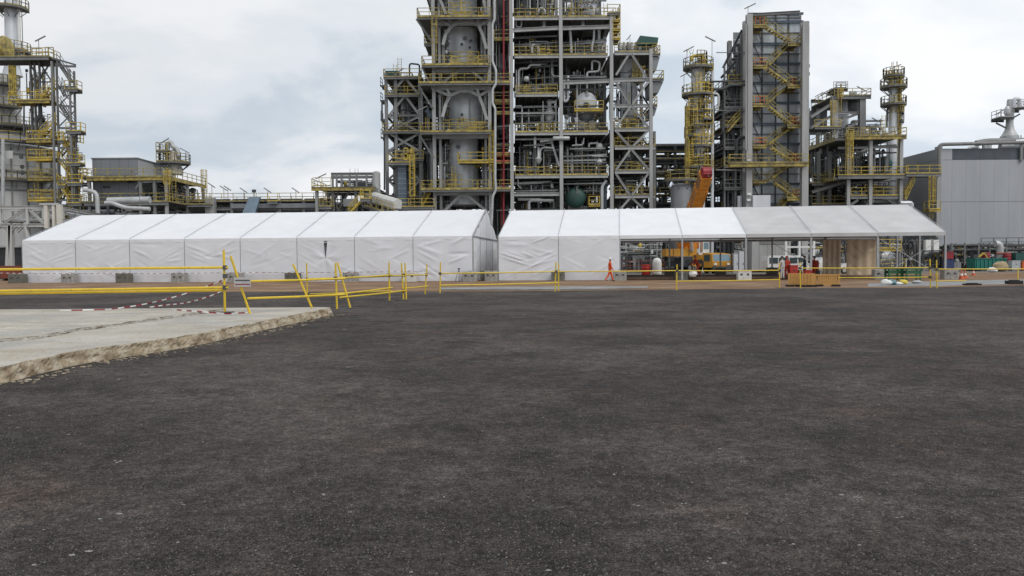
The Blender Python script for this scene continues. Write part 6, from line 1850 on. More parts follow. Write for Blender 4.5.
# sloping white enclosed conveyor
CV = thing('covered_duct', 'sloping white ribbed cover with yellow rail beside the pump deck', 'duct', W(386, 235, YD - 3))
a0_, a1_ = W(368.5, 195, YD + 1), W(398, 204, YD - 5)
dvec = (a1_ - a0_)
for i in range(7):
    p0, p1 = a0_ + dvec * (i / 7 + .004), a0_ + dvec * ((i + 1) / 7 - .004)
    mb = MB(); d_, s__, u__ = mb.basis(p0, p1)
    prof = [(-.6, -.6), (.6, -.6), (.6, .25), (.4, .55), (0, .66), (-.4, .55), (-.6, .25)]
    mb.extr(p0, p1, prof).build('cover_segment', mat('white_cover', (.62, .62, .60), .5, 0, .1, 1), CV)
for t_ in (.1, .5, .95):
    q = a0_ + dvec * t_
    MB().hbar((q.x, q.y, 0), (q.x, q.y, q.z - .85), .4, .4).build('column', STEEL_L, CV)
railing(CV, [a0_ + Vector((-.3, -1.3, -1.5)), a1_ + Vector((-.3, -1.3, -1.5))], 1.3, m=YEL)
MB().bar(a0_ + Vector((-.3, -1.2, -1.6)), a1_ + Vector((-.3, -1.2, -1.6)), .9, .25).build('walkway', GRATE, CV)
stair(CV, W(349, 214, YD - 3), W(363, 199, YD - 3), .9, YEL); deck(CV, X(361, YD - 3), X(371, YD - 3), YD - 3.6, YD - 2.2, Z(198, YD - 3), rails='flr', rm=YEL)

# ---------------------------------------------------------------- white truss pipe bridge (far left, before the heater)
YT = 88.0
TB = thing('truss_pipe_bridge', 'white lattice truss pipe bridge on trestle legs at the left edge', 'pipe bridge', (X(20, YT), YT, 0))
TBM = mat('white_truss_steel', (.50, .50, .485), .55, .1, .18, .8, streak=True)
tx = [X(u, YT) for u in (-110, -70, -30, 0, 27, 45)]
zt_, zb_ = Z(204, YT), Z(222, YT)
for y in (YT, YT + 3):
    for z in (zt_, zb_): beam(TB, (tx[0], y, z), (tx[-1], y, z), .3, .36, TBM, 'chord')
    for x in tx: beam(TB, (x, y, zb_), (x, y, zt_), .24, .24, TBM, 'strut')
    for i, (a, b) in enumerate(zip(tx[:-1], tx[1:])):
        beam(TB, (a, y, zb_ if i % 2 else zt_), (b, y, zt_ if i % 2 else zb_), .22, .22, TBM, 'brace')
for u0, u1 in ((45, 48.5), (53, 55.5), (57.5, 62)): MB().boxb(X(u0, YT), X(u1, YT), YT - .3, YT + .1, Z(225, YT), Z(201.5, YT)).build('tower_post', mat('cream_post', (.62, .59, .53), .6, 0, .12, 1), TB)
MB().boxb(X(41, YT), X(57, YT), YT - .35, YT + .5, Z(202, YT), Z(200, YT)).build('tower_head', TBM, TB)
# receding leg of the bridge
ra, rb = Vector((X(60, YT), YT + .5, 0)), Vector((X(152, 126), 126, 0))
n = 9
for z in (Z(205, YT), Z(214, YT) - .3):
    beam(TB, ra + Vector((0, 0, z)), rb + Vector((0, 0, z)), .3, .36, TBM, 'chord')
for i in range(n + 1):
    q = ra.lerp(rb, i / n); beam(TB, q + Vector((0, 0, Z(214, YT) - .3)), q + Vector((0, 0, Z(205, YT))), .22, .22, TBM, 'strut')
    if i < n:
        q2_ = ra.lerp(rb, (i + 1) / n)
        beam(TB, q + Vector((0, 0, Z(205, YT))), q2_ + Vector((0, 0, Z(214, YT) - .3)), .18, .18, TBM, 'brace')
    if i % 3 == 1: MB().hbar((q.x, q.y, 0), (q.x, q.y, Z(214, YT) - .3), .4, .4).build('leg', TBM, TB)
for u, vt in ((5, 222), (10, 222), (-55, 222)):
    MB().hbar((X(u, YT), YT, 0), (X(u + (4 if u == 5 else 0), YT), YT, zb_), .4, .4).build('leg', TBM, TB)
for k in ((8, 232, 1, 223), (9, 234, 17, 224), (17, 232, 26, 223), (29, 240, 25, 223)): beamp(TB, *k, YT, .28, .28, TBM, 'brace')
for i in range(4):
    pipe(TB, [(tx[0], YT + .5 + i * .65, zb_ + .6), (tx[-1], YT + .5 + i * .65, zb_ + .6)], .2, (PIPE_W, PIPE_G)[i % 2])
pipe(TB, [W(84, 190, YF - 3), W(97, 192, YF - 3), W(98, 215, YF - 3)], .28, PIPE_W, 10)
pipe(TB, [ra + Vector((-.3, 1, Z(209, YT))), rb + Vector((-.3, 1, Z(209, YT)))], .25, PIPE_W); pipe(TB, [W(108, 201, 100), W(150, 200, 100)], .45, PIPE_W, 12)
pipe(TB, [W(105, 203, 96), W(112, 203, 96), W(125, 208, 96), W(150, 209, 96)], .25, PIPE_W)
lamp_post(TB, W(140, 212, 98), 3.2, .0)
# plant clutter glimpsed left of the tent
SK = thing('red_skip', 'dark red skip with black interior left of the white tent', 'skip', W(14, 270, 80), local=False)
c = W(14, 278, 80); 
mb = MB(); w1, w2 = 1.0, 1.25
for z, k in ((.25, .82), (1.5, 1.0)):
    for sx, sy in ((-1, -1), (1, -1), (1, 1), (-1, 1)): mb.v.append(Vector((c.x + sx * 1.1 * k, c.y + sy * .8 * k, z)))
for f in ((3, 2, 1, 0), (0, 1, 5, 4), (1, 2, 6, 5), (2, 3, 7, 6), (3, 0, 4, 7)): mb.face(f)
mb.build('body', BRICKRED, SK); MB().boxb(c.x - 1.0, c.x + 1.0, c.y - .7, c.y + .7, 1.28, 1.34).build('load', STEEL_D, SK)
for sx in (-.7, .7): MB().boxb(c.x + sx - .1, c.x + sx + .1, c.y - .6, c.y + .6, 0, .26).build('runner', STEEL_D, SK)
DL = thing('loading_dock', 'dark low machine shed with yellow post behind the skip', 'shed', W(12, 270, 92))
MB().boxb(X(-6, 92), X(20, 92), 92, 96, 0, 3.6).build('body', STEEL_D, DL); MB().boxb(X(-7, 92), X(21, 92), 91.4, 96, 3.6, 3.8).build('roof', CLAD, DL)
MB().boxb(X(21, 91), X(22.5, 91), 91, 91.3, 0, 2.8).build('guard_post', YEL, DL)

# ================================================================== LOW PLANT BEHIND THE TENTS
YZ = 148.0
GR = thing('rear_pipe_track', 'long low pipe track crossing the site at ground level behind everything', 'pipe rack', (0, YZ, 0))
for i in range(-9, 14):
    x = i * 10.0
    for y in (YZ, YZ + 6): MB().hbar((x, y, 0), (x, y, 9.2), .4, .4).build('column', STEEL_D, GR)
    for z in (3.2, 6.2, 9.0): beam(GR, (x, YZ - .6, z), (x, YZ + 6.6, z), .3, .4, STEEL_D)
for z in (.8, 2.0, 3.6, 5.0, 6.6, 7.9):
    for k in range(5):
        r = random.uniform(.22, .55)
        pipe(GR, [(-98, YZ + .5 + k * 1.2, z + r * .5), (138, YZ + .5 + k * 1.2, z + r * .5)], r, random.choice((PIPE_D, PIPE_G, CLAD_D, PIPE_D)))
for i in range(-9, -1):
    for y in (YZ, YZ + 6): MB().hbar((i * 10.0 + 5, y, 0), (i * 10.0 + 5, y, 13.4), .4, .4).build('column', STEEL_D, GR)
for z in (9.6, 10.9, 12.2):
    for k in range(5):
        r = random.uniform(.25, .5); pipe(GR, [(-98, YZ + .5 + k * 1.2, z + r * .5), (-14, YZ + .5 + k * 1.2, z + r * .5)], r, random.choice((PIPE_D, PIPE_G, CLAD_D, PIPE_D)))
SW = thing('switch_house', 'long dull grey switch house behind the rear pipe track', 'building', (20, 160, 0))
for i in range(24):
    MB().boxb(-98 + i * 10 + .03, -88 + i * 10 - .03, 160, 160.3, 0, 12.8 if i < 8 else 8.2).build('wall_panel', CLAD_D, SW)
MB().boxb(-98, 142, 160.31, 170, 0, 8.3).build('roof_block', STEEL_D, SW)

# skids of pipework and pumps under the structures, seen through the open tent
rgk = random.Random(77)
for i, (u0, u1, Y) in enumerate(((618, 664, 100), (735, 765, 103), (795, 850, 104), (850, 905, 101), (905, 945, 104))):
    sk = thing('pump_skid', 'pump skid with pipe loops at ground level, %s from the left under the plant' % ORD[i], 'pump skid', (X((u0 + u1) / 2, Y), Y, 0), group='pump skids')
    x0, x1 = X(u0, Y), X(u1, Y)
    MB().boxb(x0, x1, Y, Y + 3.5, 0, .3).build('plinth', CONC, sk)
    clutter(sk, x0, x1, Y + .2, Y + 3.3, .3, 4.2, 10, 34, 1000 + i, equip=4, pal=(PIPE_D, PIPE_G, PIPE_D))
    if i in (0, 1, 3): railing(sk, [(x0, Y - .2, .3), (x1, Y - .2, .3)], 1.2, m=(BRICKRED, STEEL, YEL)[min(i, 2)], t=.07)
# white braced leg glimpsed left (pale steel foot of the braced tower)
for k in ((622, 258, 645, 244), (622, 239, 640, 250), (640, 250, 650, 262), (636, 238, 648, 250)): beamp(VS, *k, YM - .15, .3, .3, STEEL_L, 'brace')

# yellow-railed access deck under the open bay on the right
AD = thing('access_platform', 'low yellow railed access platform seen through the right tent end', 'platform', W(890, 270, 98))
deck(AD, X(879, 98), X(902, 98), 98, 100, Z(251, 98), rails='flr', rm=YEL, th=.25, em=YEL)
for u in (880, 901): MB().hbar((X(u, 98), 98.2, 0), (X(u, 98), 98.2, Z(251, 98)), .25, .25).build('leg', STEEL, AD)
WP = thing('white_tank_frame', 'pair of white totes on a dark frame behind the tent end', 'tank', W(930, 265, 96))
for u in (928.5, 936.5):
    q = W(u, 246, 96); MB().boxb(q.x - .32, q.x + .32, 96, 97, q.z - .75, q.z + .75).build('tote', WHITE, WP)
for u in (925, 932.5, 940): MB().bar((X(u, 96), 96.5, 0), (X(u, 96), 96.5, Z(240, 96)), .12).build('frame_post', STEEL_D, WP)
MB().boxb(X(924, 96), X(941, 96), 95.9, 97.1, Z(253.2, 96) - .12, Z(253.2, 96)).build('shelf', STEEL_D, WP)

# site cabin and pale portal behind the vehicles
SCb = thing('site_cabin', 'pale grey site cabin with louvre strip behind the white van', 'cabin', W(775, 270, 99))
cx0, cx1 = X(752, 99), X(791, 99); ch = Z(238, 99)
for i in range(5):
    a, b = cx0 + (cx1 - cx0) * i / 5, cx0 + (cx1 - cx0) * (i + 1) / 5
    MB().boxb(a + .01, b - .01, 99, 99.12, .15, ch).build('wall_panel', STEEL_L, SCb)
MB().boxb(cx0, cx1, 99.13, 102, .15, ch - .02).build('body', STEEL_L, SCb); MB().boxb(cx0 - .15, cx1 + .15, 98.85, 102.2, ch, ch + .15).build('roof', CLAD, SCb)
MB().boxb(X(760, 99), X(789, 99), 98.93, 98.99, ch - 1.0, ch - .5).build('louvre_strip', STEEL, SCb)
WF = thing('pale_pipe_portal', 'white tubular portal frame standing behind the parked vehicles', 'frame', W(805, 270, 95))
for u in (786.5, 800, 814.5): MB().boxb(X(u, 95) - .12, X(u, 95) + .12, 95, 95.25, 0, Z(238, 95)).build('upright', WHITE, WF)
for v in (249, 240): MB().boxb(X(786.5, 95) + .12, X(800, 95) - .12, 95.02, 95.22, Z(v, 95) - .1, Z(v, 95) + .1).build('crossbar', WHITE, WF); MB().boxb(X(800, 95) + .12, X(814.5, 95) - .12, 95.02, 95.22, Z(v, 95) - .1, Z(v, 95) + .1).build('crossbar', WHITE, WF)
# electrical cabinets near the crane
EC = thing('electrical_cabinet', 'pale grey double electrical cabinet right of the crane cab', 'cabinet', W(738, 272, 90))
for u0, u1, vt in ((733.5, 738.5, 255), (739, 744.5, 252.5)):
    a, b = X(u0, 90), X(u1, 90); zt_ = Z(vt, 90)
    c_ = MB().boxb(a, b, 90, 90.7, .1, zt_).build('housing', STEEL_L, EC)
    MB().boxb(a + .05, b - .05, 89.97, 90 - .002, .3, zt_ - .1).build('door', CLAD, EC); MB().boxb(b - .15, b - .1, 89.93, 89.968, 1.0, 1.25).build('handle', STEEL_D, EC)

# ================================================================== MOBILE CRANE
CRO = mat('crane_orange', (.68, .26, .03), .5, 0, .25, 1.6, rust=(.20, .08, .03), rust_amt=.4)
CRY = mat('crane_yellow', (.58, .28, .03), .5, 0, .12, 1.0)


def wheel(par, c, r, w, axis):
    t = MB().lathe(Vector(c) - Vector(axis) * w / 2, [(r * .6, 0), (r * .93, .0), (r, w * .18), (r, w * .82), (r * .93, w), (r * .6, w)], 22, axis).build('wheel', BLACK, par, smooth=True)
    MB().lathe(Vector(c) - Vector(axis) * (w / 2 + .01), [(r * .56, 0), (r * .56, w + .02)], 16, axis).build('rim', STEEL_L, t)
    return t


CR_A = RAD(-72)
CRp = W(722, 268, 90) - Vector((math.cos(CR_A), math.sin(CR_A), 0)) * 6.45
CRp.z = 0
CR = thing('mobile_crane', 'orange mobile crane with raised telescopic boom behind the open tent', 'crane', CRp, CR_A, local=True)
Mi = (Matrix.Translation(CRp) @ Matrix.Rotation(CR_A, 4, 'Z')).inverted()


def sbox(u0, u1, v0, v1, Y, dep):
    """box square to the picture plane, for the slewed upper works"""
    mb = MB().boxb(X(u0, Y), X(u1, Y), Y, Y + dep, Z(v1, Y), Z(v0, Y))
    mb.v = [Mi @ q_ for q_ in mb.v]
    return mb


# local: +x is the driving direction
MB().boxb(-5.2, 4.6, -1.25, 1.25, .75, 1.45).build('chassis', STEEL_D, CR)
for x in (-4.0, -2.5, 1.6, 3.1):
    for y in (-1.05, 1.05): wheel(CR, (x, y, .62), .62, .42, (0, 1, 0))
mb = MB()
prof = [(4.3, .7), (6.3, .7), (6.45, 1.35), (6.25, 2.25), (4.5, 2.4), (4.3, 2.35)]
for y in (-1.22, 1.22):
    for x, z in prof: mb.v.append(Vector((x, y, z)))
n = len(prof)
for i in range(n): mb.face([i, (i + 1) % n, (i + 1) % n + n, i + n])
mb.face(list(range(n - 1, -1, -1))); mb.face(list(range(n, 2 * n)))
cabm = mb.build('driver_cab', CRY, CR)
for a, b in (((6.43, 1.45), (6.27, 2.2)),):
    mb = MB(); mb.v = [Vector((a[0] + .03, -1.1, a[1])), Vector((a[0] + .03, 1.1, a[1])), Vector((b[0] + .03, 1.1, b[1])), Vector((b[0] + .03, -1.1, b[1])), Vector((a[0] - .03, -1.1, a[1])), Vector((a[0] - .03, 1.1, a[1])), Vector((b[0] - .03, 1.1, b[1])), Vector((b[0] - .03, -1.1, b[1]))]
    for f in ((0, 1, 2, 3), (7, 6, 5, 4), (0, 4, 5, 1), (1, 5, 6, 2), (2, 6, 7, 3), (3, 7, 4, 0)): mb.face(f)
    mb.build('windscreen', mat('blue_windscreen', (.18, .27, .33), .1, 0, .1, 1), cabm)
for y in (-1.25, 1.25): MB().boxb(4.7, 5.9, y - .02, y + .02, 1.45, 2.15).build('side_window', GLASS, cabm)
for y in (-.85, .85): MB().boxb(6.40, 6.47, y - .18, y + .18, 1.0, 1.22).build('headlight', WHITE, cabm)
MB().boxb(6.38, 6.62, -1.25, 1.25, .5, .85).build('bumper', STEEL_D, CR)
for x in (-4.9, 4.0):
    for y in (-1, 1):
        MB().boxb(x - .2, x + .2, y * 1.25 if y > 0 else -2.3, 2.3 if y > 0 else -1.25, .85, 1.15).build('outrigger_beam', CRY, CR)
        MB().lathe((x, y * 2.2, 0), [(.35, 0), (.35, .08), (.1, .1), (.1, .9)], 12).build('outrigger_jack', STEEL, CR)
slew = Mi @ Vector((X(686, 96), 97.6, 1.45))
MB().lathe(slew, [(1.1, 0), (1.1, .4)], 24).build('turntable', STEEL_D, CR)
MB().boxb(-6.5, -1.0, -1.3, 1.3, .8, 1.5).build('rear_chassis', STEEL_D, CR)
sbox(684, 688, 240, 256, 96.4, .3).build('boom_bracket', CRO, CR); sbox(684, 688, 240, 256, 98.2, .3).build('boom_bracket', CRO, CR)
cwt = sbox(666, 697, 250, 257.5, 95.6, 2.6).build('counterweight', CRY, CR)
for u in (673.5, 681, 689): sbox(u - .25, u + .25, 250.3, 257.2, 95.57, .1).build('weight_joint', STEEL_D, cwt)
sbox(688, 699, 240, 250, 96.8, 1.2).build('winch_housing', CRO, CR)
opc = sbox(703, 709.5, 243, 254, 95.2, 1.5).build('operator_cab', WHITE, CR)
sbox(704, 708.8, 244, 250.5, 95.17, .1).build('front_window', mat('blue_windscreen', (.18, .27, .33), .1, 0, .1, 1), opc)
sbox(699, 706, 254, 259, 95.0, 1.6).build('tool_locker', WHITE, CR)
sbox(683, 702, 258, 268, 95.2, 2.2).build('carrier_flank', STEEL_D, CR)
# boom: box sections, in crane-local coordinates from world end points
b_lo, b_hi = Mi @ W(682.0, 246, 97.5), Mi @ W(706.5, 172, 88.5)
L_ = (b_hi - b_lo)
for i, (t0, t1, w) in enumerate(((0, .55, 1.30), (.5, .80, 1.22), (.77, .96, 1.14))):
    sec = MB().bar(b_lo + L_ * t0, b_lo + L_ * t1, w, w * 1.2).build('boom_section', CRO, CR)
    MB().bar(b_lo + L_ * (t1 - .015), b_lo + L_ * (t1 + .006), w * 1.06, w * 1.25).build('boom_collar', CRO, sec)
    d_, s__, u__ = MB.basis(b_lo, b_hi)
    for k in range(9):
        q = b_lo + L_ * (t0 + (t1 - t0) * (k + .5) / 9)
        for sg_ in (-1, 1): MB().bar(q + s__ * sg_ * w * .5 - u__ * .6, q + s__ * sg_ * w * .5 + u__ * .6, .05, .12).build('boom_rib', STEEL_D, sec)
head = MB().bar(b_lo + L_ * .955, b_lo + L_ * 1.02, 1.0, 1.15).build('boom_head', RED, CR)
MB().lathe(b_hi - Vector((0, 0, 0)) + s__ * -.55, [(.2, 0), (.5, .05), (.5, .2), (.45, .55), (.5, .9), (.5, 1.05), (.2, 1.1)], 20, s__).build('sheave', RED, head, smooth=True)
MB().tube([b_hi + d_ * .2 - u__ * .5, b_hi + d_ * .2 - u__ * 1.1], .04, 6).build('hook_rope', STEEL_D, head)
MB().tube([Mi @ W(692, 251, 95.5), b_lo + L_ * .34], [.2, .16], 12).build('lift_ram', STEEL_L, CR)
MB().boxb(-1.2, 3.9, -1.22, 1.22, 1.46, 1.62).build('carrier_deck', STEEL_D, CR)
MB().boxb(2.0, 3.8, -1.1, 1.1, 1.62, 2.2).build('engine_cover', CRY, CR)

# ================================================================== VEHICLES
def car_body(par, prof, w, m, name='body'):
    """side profile (x, z) swept over the width, with tucked-in sides above the waist"""
    mb = MB(); n = len(prof); secs = [(-w / 2, .0), (-w / 2 + .06, 1.0), (w / 2 - .06, 1.0), (w / 2, .0)]
    zs = [z for _, z in prof]; zm = (min(zs) + max(zs)) * .55
    for y, k in ((-w / 2, .985), (-w / 2 + .09, 1.0), (w / 2 - .09, 1.0), (w / 2, .985)):
        for x, z in prof:
            tuck = .10 * max(0, (z - zm) / (max(zs) - zm))
            mb.v.append(Vector((x * k, y - math.copysign(tuck, y), z if k == 1 else zm + (z - zm) * .97)))
    for j in range(3):
        for i in range(n): mb.face([j * n + i, j * n + (i + 1) % n, (j + 1) * n + (i + 1) % n, (j + 1) * n + i])
    mb.face(list(range(n - 1, -1, -1))); mb.face([3 * n + i for i in range(n)])
    return mb.build(name, m, par, smooth=False)


CARW = mat('white_car_paint', (.70, .71, .71), .3, 0, .05, .6)
VNp = W(786, 271, 85)
VN = thing('white_van', 'white minivan with dark windows parked behind the open tent', 'van', (VNp.x, 85, 0), RAD(4), local=True)
car_body(VN, [(-2.4, .45), (2.4, .45), (2.45, .9), (2.1, 1.12), (1.55, 1.85), (1.2, 2.0), (-2.25, 2.0), (-2.4, 1.5)], 1.8, CARW)
for a, b in ((-2.15, -1.25), (-1.1, -.1), (.05, .85)): MB().boxb(a, b, -.90, -.80, 1.18, 1.78).build('side_window', GLASS, VN)
mb = MB(); mb.v = [Vector(q) for q in ((.98, -.885, 1.18), (1.9, -.885, 1.18), (1.45, -.865, 1.74), (.98, -.865, 1.78), (.98, -.80, 1.18), (1.9, -.80, 1.18), (1.45, -.80, 1.74), (.98, -.80, 1.78))]
for f in ((0, 1, 2, 3), (7, 6, 5, 4), (0, 4, 5, 1), (1, 5, 6, 2), (2, 6, 7, 3), (3, 7, 4, 0)): mb.face(f)
mb.build('front_window', GLASS, VN)
mb = MB(); mb.v = [Vector(q) for q in ((2.12, -.75, 1.16), (2.12, .75, 1.16), (1.6, .7, 1.83), (1.6, -.7, 1.83), (2.05, -.75, 1.12), (2.05, .75, 1.12), (1.52, .7, 1.79), (1.52, -.7, 1.79))]
for f in ((0, 1, 2, 3), (7, 6, 5, 4), (0, 4, 5, 1), (1, 5, 6, 2), (2, 6, 7, 3), (3, 7, 4, 0)): mb.face(f)
mb.build('windscreen', GLASS, VN)
for x in (-1.5, 1.5):
    for y in (-.78, .78): wheel(VN, (x, y, .34), .34, .22, (0, 1, 0))
for y in (-.65, .65): MB().boxb(2.36, 2.46, y - .18, y + .18, .72, .9).build('headlight', WHITE, VN)
MB().boxb(-2.46, 2.5, -.82, .82, .34, .5).build('bumper', STEEL_D, VN)
PKp = W(826, 271, 86)
PK = thing('white_pickup', 'white pickup truck half hidden behind the tan canvas', 'pickup', (PKp.x, 86, 0), RAD(180 + 3), local=True)
car_body(PK, [(-2.55, .5), (2.5, .5), (2.6, 1.0), (1.35, 1.15), (.75, 1.78), (-.6, 1.8), (-.85, 1.15), (-2.55, 1.12)], 1.8, CARW)
for y in (-.90, .90):
    MB().boxb(-.55, .05, min(y * .93, y), max(y * .93, y), 1.2, 1.65).build('side_window', GLASS, PK); MB().boxb(.12, .72, min(y * .93, y), max(y * .93, y), 1.2, 1.63).build('side_window', GLASS, PK)
for x in (-1.6, 1.6):
    for y in (-.8, .8): wheel(PK, (x, y, .37), .37, .24, (0, 1, 0))
MB().boxb(2.5, 2.68, -.85, .85, .42, .75).build('bumper', STEEL_D, PK); MB().boxb(-2.66, -2.5, -.85, .85, .45, .7).build('bumper', STEEL_D, PK)
for y in (-.65, .65): MB().boxb(2.52, 2.62, y - .16, y + .16, .8, .96).build('headlight', WHITE, PK)

# ================================================================== PEOPLE
SKIN = mat('skin', (.30, .17, .11), .55, 0, .08, 5)
HIVIS = mat('orange_coverall', (.66, .085, .02), .75, 0, .12, 4)
REDCOV = mat('red_coverall', (.46, .045, .022), .75, 0, .15, 4)
NAVY = mat('navy_coverall', (.02, .025, .05), .8, 0, .2, 4)
BOOT = mat('dark_boots', (.03, .022, .018), .7, 0, .2, 5)
HELM_W = mat('white_helmet', (.72, .71, .66), .35, 0, .05, 3)


def person(label, p, face, cov, helmet, legs=((.35, .15), (-.3, .35)), arms=((-.22, .25), (.2, .35)), lean=0.0, group='workers in coveralls'):
    """legs/arms: (swing, bend) of the left and right limb, radians, forward positive; face: heading in degrees"""
    t = thing('person', label, 'person', (p[0], p[1], p[2]), RAD(face), group, local=True)
    V, E_, Rr = [], [], []
    def add(q, r, par=None):
        V.append(Vector(q)); Rr.append(r)
        if par is not None: E_.append((par, len(V) - 1))
        return len(V) - 1
    def dn(a): return Vector((math.sin(a), 0, -math.cos(a)))
    def up_(a): return Vector((math.sin(a), 0, math.cos(a)))
    hip = Vector((0, 0, .93)); sp = up_(lean)
    r0 = add(hip, (.155, .125)); r1 = add(hip + sp * .22, (.145, .11), r0); r2 = add(hip + sp * .42, (.165, .12), r1); r3 = add(hip + sp * .52, (.12, .09), r2)
    nk = add(hip + sp * .60, (.06, .06), r3); hd0 = add(hip + up_(lean * .7) * .66 + Vector((.015, 0, 0)), (.08, .085), nk); hd1 = add(hip + up_(lean * .7) * .74 + Vector((.02, 0, 0)), (.085, .10), hd0); add(hip + up_(lean * .7) * .82 + Vector((.01, 0, 0)), (.07, .08), hd1)
    nose = hip + up_(lean * .7) * .715 + Vector((.115, 0, 0))
    hands, feet = [], []
    for s_, (a, b) in zip((1, -1), legs):
        h = add(hip + Vector((0, s_ * .095, -.06)), (.105, .105), r0); kn = V[h] + dn(a) * .42; k = add(kn, (.078, .078), h)
        an = kn + dn(a - b) * .40; f = add(an, (.058, .058), k); add(an + Vector((.05, 0, -.05)), (.05, .05), f); tip = add(an + Vector((.19, 0, -.065)), (.045, .04), len(V) - 1); feet.append(V[tip].z - .045)
    for s_, (a, b) in zip((1, -1), arms):
        sh = add(hip + sp * .48 + Vector((0, s_ * .20, 0)), (.072, .072), r2); el = V[sh] + dn(a) * .28 + Vector((0, s_ * .03, 0)); e = add(el, (.055, .055), sh)
        wr = el + dn(a + b) * .25; w = add(wr, (.038, .038), e); pm = wr + dn(a + b) * .08; add(pm, (.042, .026), w); hands.append((pm, dn(a + b), s_))
    lift = -min(feet)
    me = bpy.data.meshes.new('body'); me.from_pydata([v + Vector((0, 0, lift)) for v in V], E_, [])
    tmp = bpy.data.objects.new('tmp_body', me); col.objects.link(tmp)
    tmp.modifiers.new('skin', 'SKIN'); sub = tmp.modifiers.new('sub', 'SUBSURF'); sub.levels = 2; sub.render_levels = 2
    for i, sv in enumerate(me.skin_vertices[0].data): sv.radius = Rr[i]; sv.use_root = (i == 0)
    dg = bpy.context.evaluated_depsgraph_get(); dg.update()
    fin = bpy.data.meshes.new_from_object(tmp.evaluated_get(dg)); bpy.data.objects.remove(tmp)
    # fingers, thumb and face join the same mesh
    mb = MB(); mb.v = [v.co.copy() for v in fin.vertices]; chin = V[nk].z + lift + .02
    wz = [(h[0] + Vector((0, 0, lift))) for h in hands]
    for pl in fin.polygons:
        c_ = pl.center; mb.cur = 0
        if c_.z > chin: mb.cur = 1
        elif c_.z < .13 + max(0, 0): mb.cur = 2
        elif any((c_ - h).length < .062 for h in wz): mb.cur = 1
        for fz in feet:
            pass
        mb.face(list(pl.vertices))
    mb.cur = 1
    for (pm, d, s_), h in zip(hands, wz):
        side = Vector((d.z, 0, -d.x)) * -1
        for k, ln in enumerate((.07, .08, .076, .06)):
            o = h + side * (-.027 + .018 * k) + d * .02
            mb.tube([o, o + d * ln * .55 + Vector((0, -s_ * .006, 0)), o + d * ln + Vector((0, -s_ * .022, 0))], [.0095, .009, .007], 6)
        o = h + side * .03 - d * .015
        mb.tube([o, o + side * .022 + d * .03, o + side * .026 + d * .055], [.011, .010, .008], 6)
    nz = nose + Vector((0, 0, lift))
    mb.tube([nz + Vector((-.04, 0, .03)), nz + Vector((-.005, 0, -.008))], [.010, .017], 6)
    for s_ in (-1, 1): mb.tube([nz + Vector((-.10, s_ * .088, .03)), nz + Vector((-.10, s_ * .092, -.02))], .014, 6)
    mb.cur = 2
    for s_ in (-1, 1): mb.tube([nz + Vector((-.028, s_ * .032 - .01, .032)), nz + Vector((-.028, s_ * .032 + .01, .032))], .008, 6)
    mb.tube([nz + Vector((-.03, -.025, -.042)), nz + Vector((-.03, .025, -.042))], .006, 6)
    mb.build('body', [cov, SKIN, BOOT], t, smooth=True)
    hc = hip + up_(lean * .7) * .775 + Vector((.01, 0, lift))
    MB().lathe(hc, [(.150, 0), (.150, .012), (.118, .016), (.116, .05), (.10, .095), (.06, .125), (.02, .132)], 18).build('helmet', helmet, t, smooth=True)
    mb = MB(); zb = hip.z + lift
    mb.lathe((hip.x, hip.y, zb + .02), [(.15, 0), (.158, .0), (.158, .05), (.15, .05)], 16); mb.build('belt', cov, t)
    return t


g_ = lambda u, v: G(u, v)
person('worker in orange coverall and white helmet walking past the tent wall', G(610, 281.6), 0, HIVIS, HELM_W)
person('worker in dark red coverall bending beside the crane', RT(16.6, 3.5, .22), 200, REDCOV, mat('red_helmet', (.35, .04, .03), .4), legs=((.55, .35), (-.25, .1)), arms=((.5, .5), (.7, .3)), lean=.55)
person('worker in dark red coverall standing left of the red cabinet', RT(23.35, 1.0), 80, REDCOV, mat('red_helmet', (.35, .04, .03), .4), legs=((.08, .05), (-.08, .05)), arms=((.1, .5), (-.05, .3)))
person('worker in navy coverall standing behind the orange barrier boards', RT(25.0, 2.2), 150, NAVY, mat('dark_helmet', (.05, .05, .06), .4), legs=((.06, .05), (-.1, .05)), arms=((.2, .7), (.1, .2)))
person('worker in red coverall beside the rightmost parked truck', RT(26.4, 5.0), 20, REDCOV, mat('blue_helmet', (.04, .06, .12), .4), legs=((.1, .05), (-.1, .1)), arms=((.15, .4), (-.1, .3)))
person('worker in pale shirt standing near the left end of the boards', RT(22.75, -.2), 120, mat('pale_shirt', (.50, .48, .46), .8), mat('dark_helmet', (.05, .05, .06), .4), legs=((.06, .05), (-.06, .05)), arms=((.1, .4), (.05, .3)))

# ================================================================== SITE CLUTTER
def chest(label, p, w, d, h, m, name='red_cabinet', cat='cabinet', lid=STEEL_D, rz=0):
    t = thing(name, label, cat, p, rz, local=True)
    MB().boxb(-w / 2, w / 2, -d / 2, d / 2, .08, h - .06).build('body', m, t); MB().boxb(-w / 2 - .03, w / 2 + .03, -d / 2 - .03, d / 2 + .03, h - .06, h).build('lid', m, t)
    for sx in (-1, 1): MB().boxb(sx * w * .38 - .06, sx * w * .38 + .06, -d / 2, d / 2, 0, .08).build('foot', lid, t)
    MB().boxb(-.09, .09, -d / 2 - .02, -d / 2, h * .6, h * .66).build('handle', lid, t)
    return t


CABR = mat('bright_red_paint', (.42, .03, .022), .45, 0, .12, 1.5)
chest('bright red upright site cabinet between the standing workers', RT(23.75, .6), .62, .5, 1.15, CABR)
chest('small bright red box by the yellow barrier post', RT(24.6, -.6), .5, .5, .75, CABR, 'red_box', 'box')
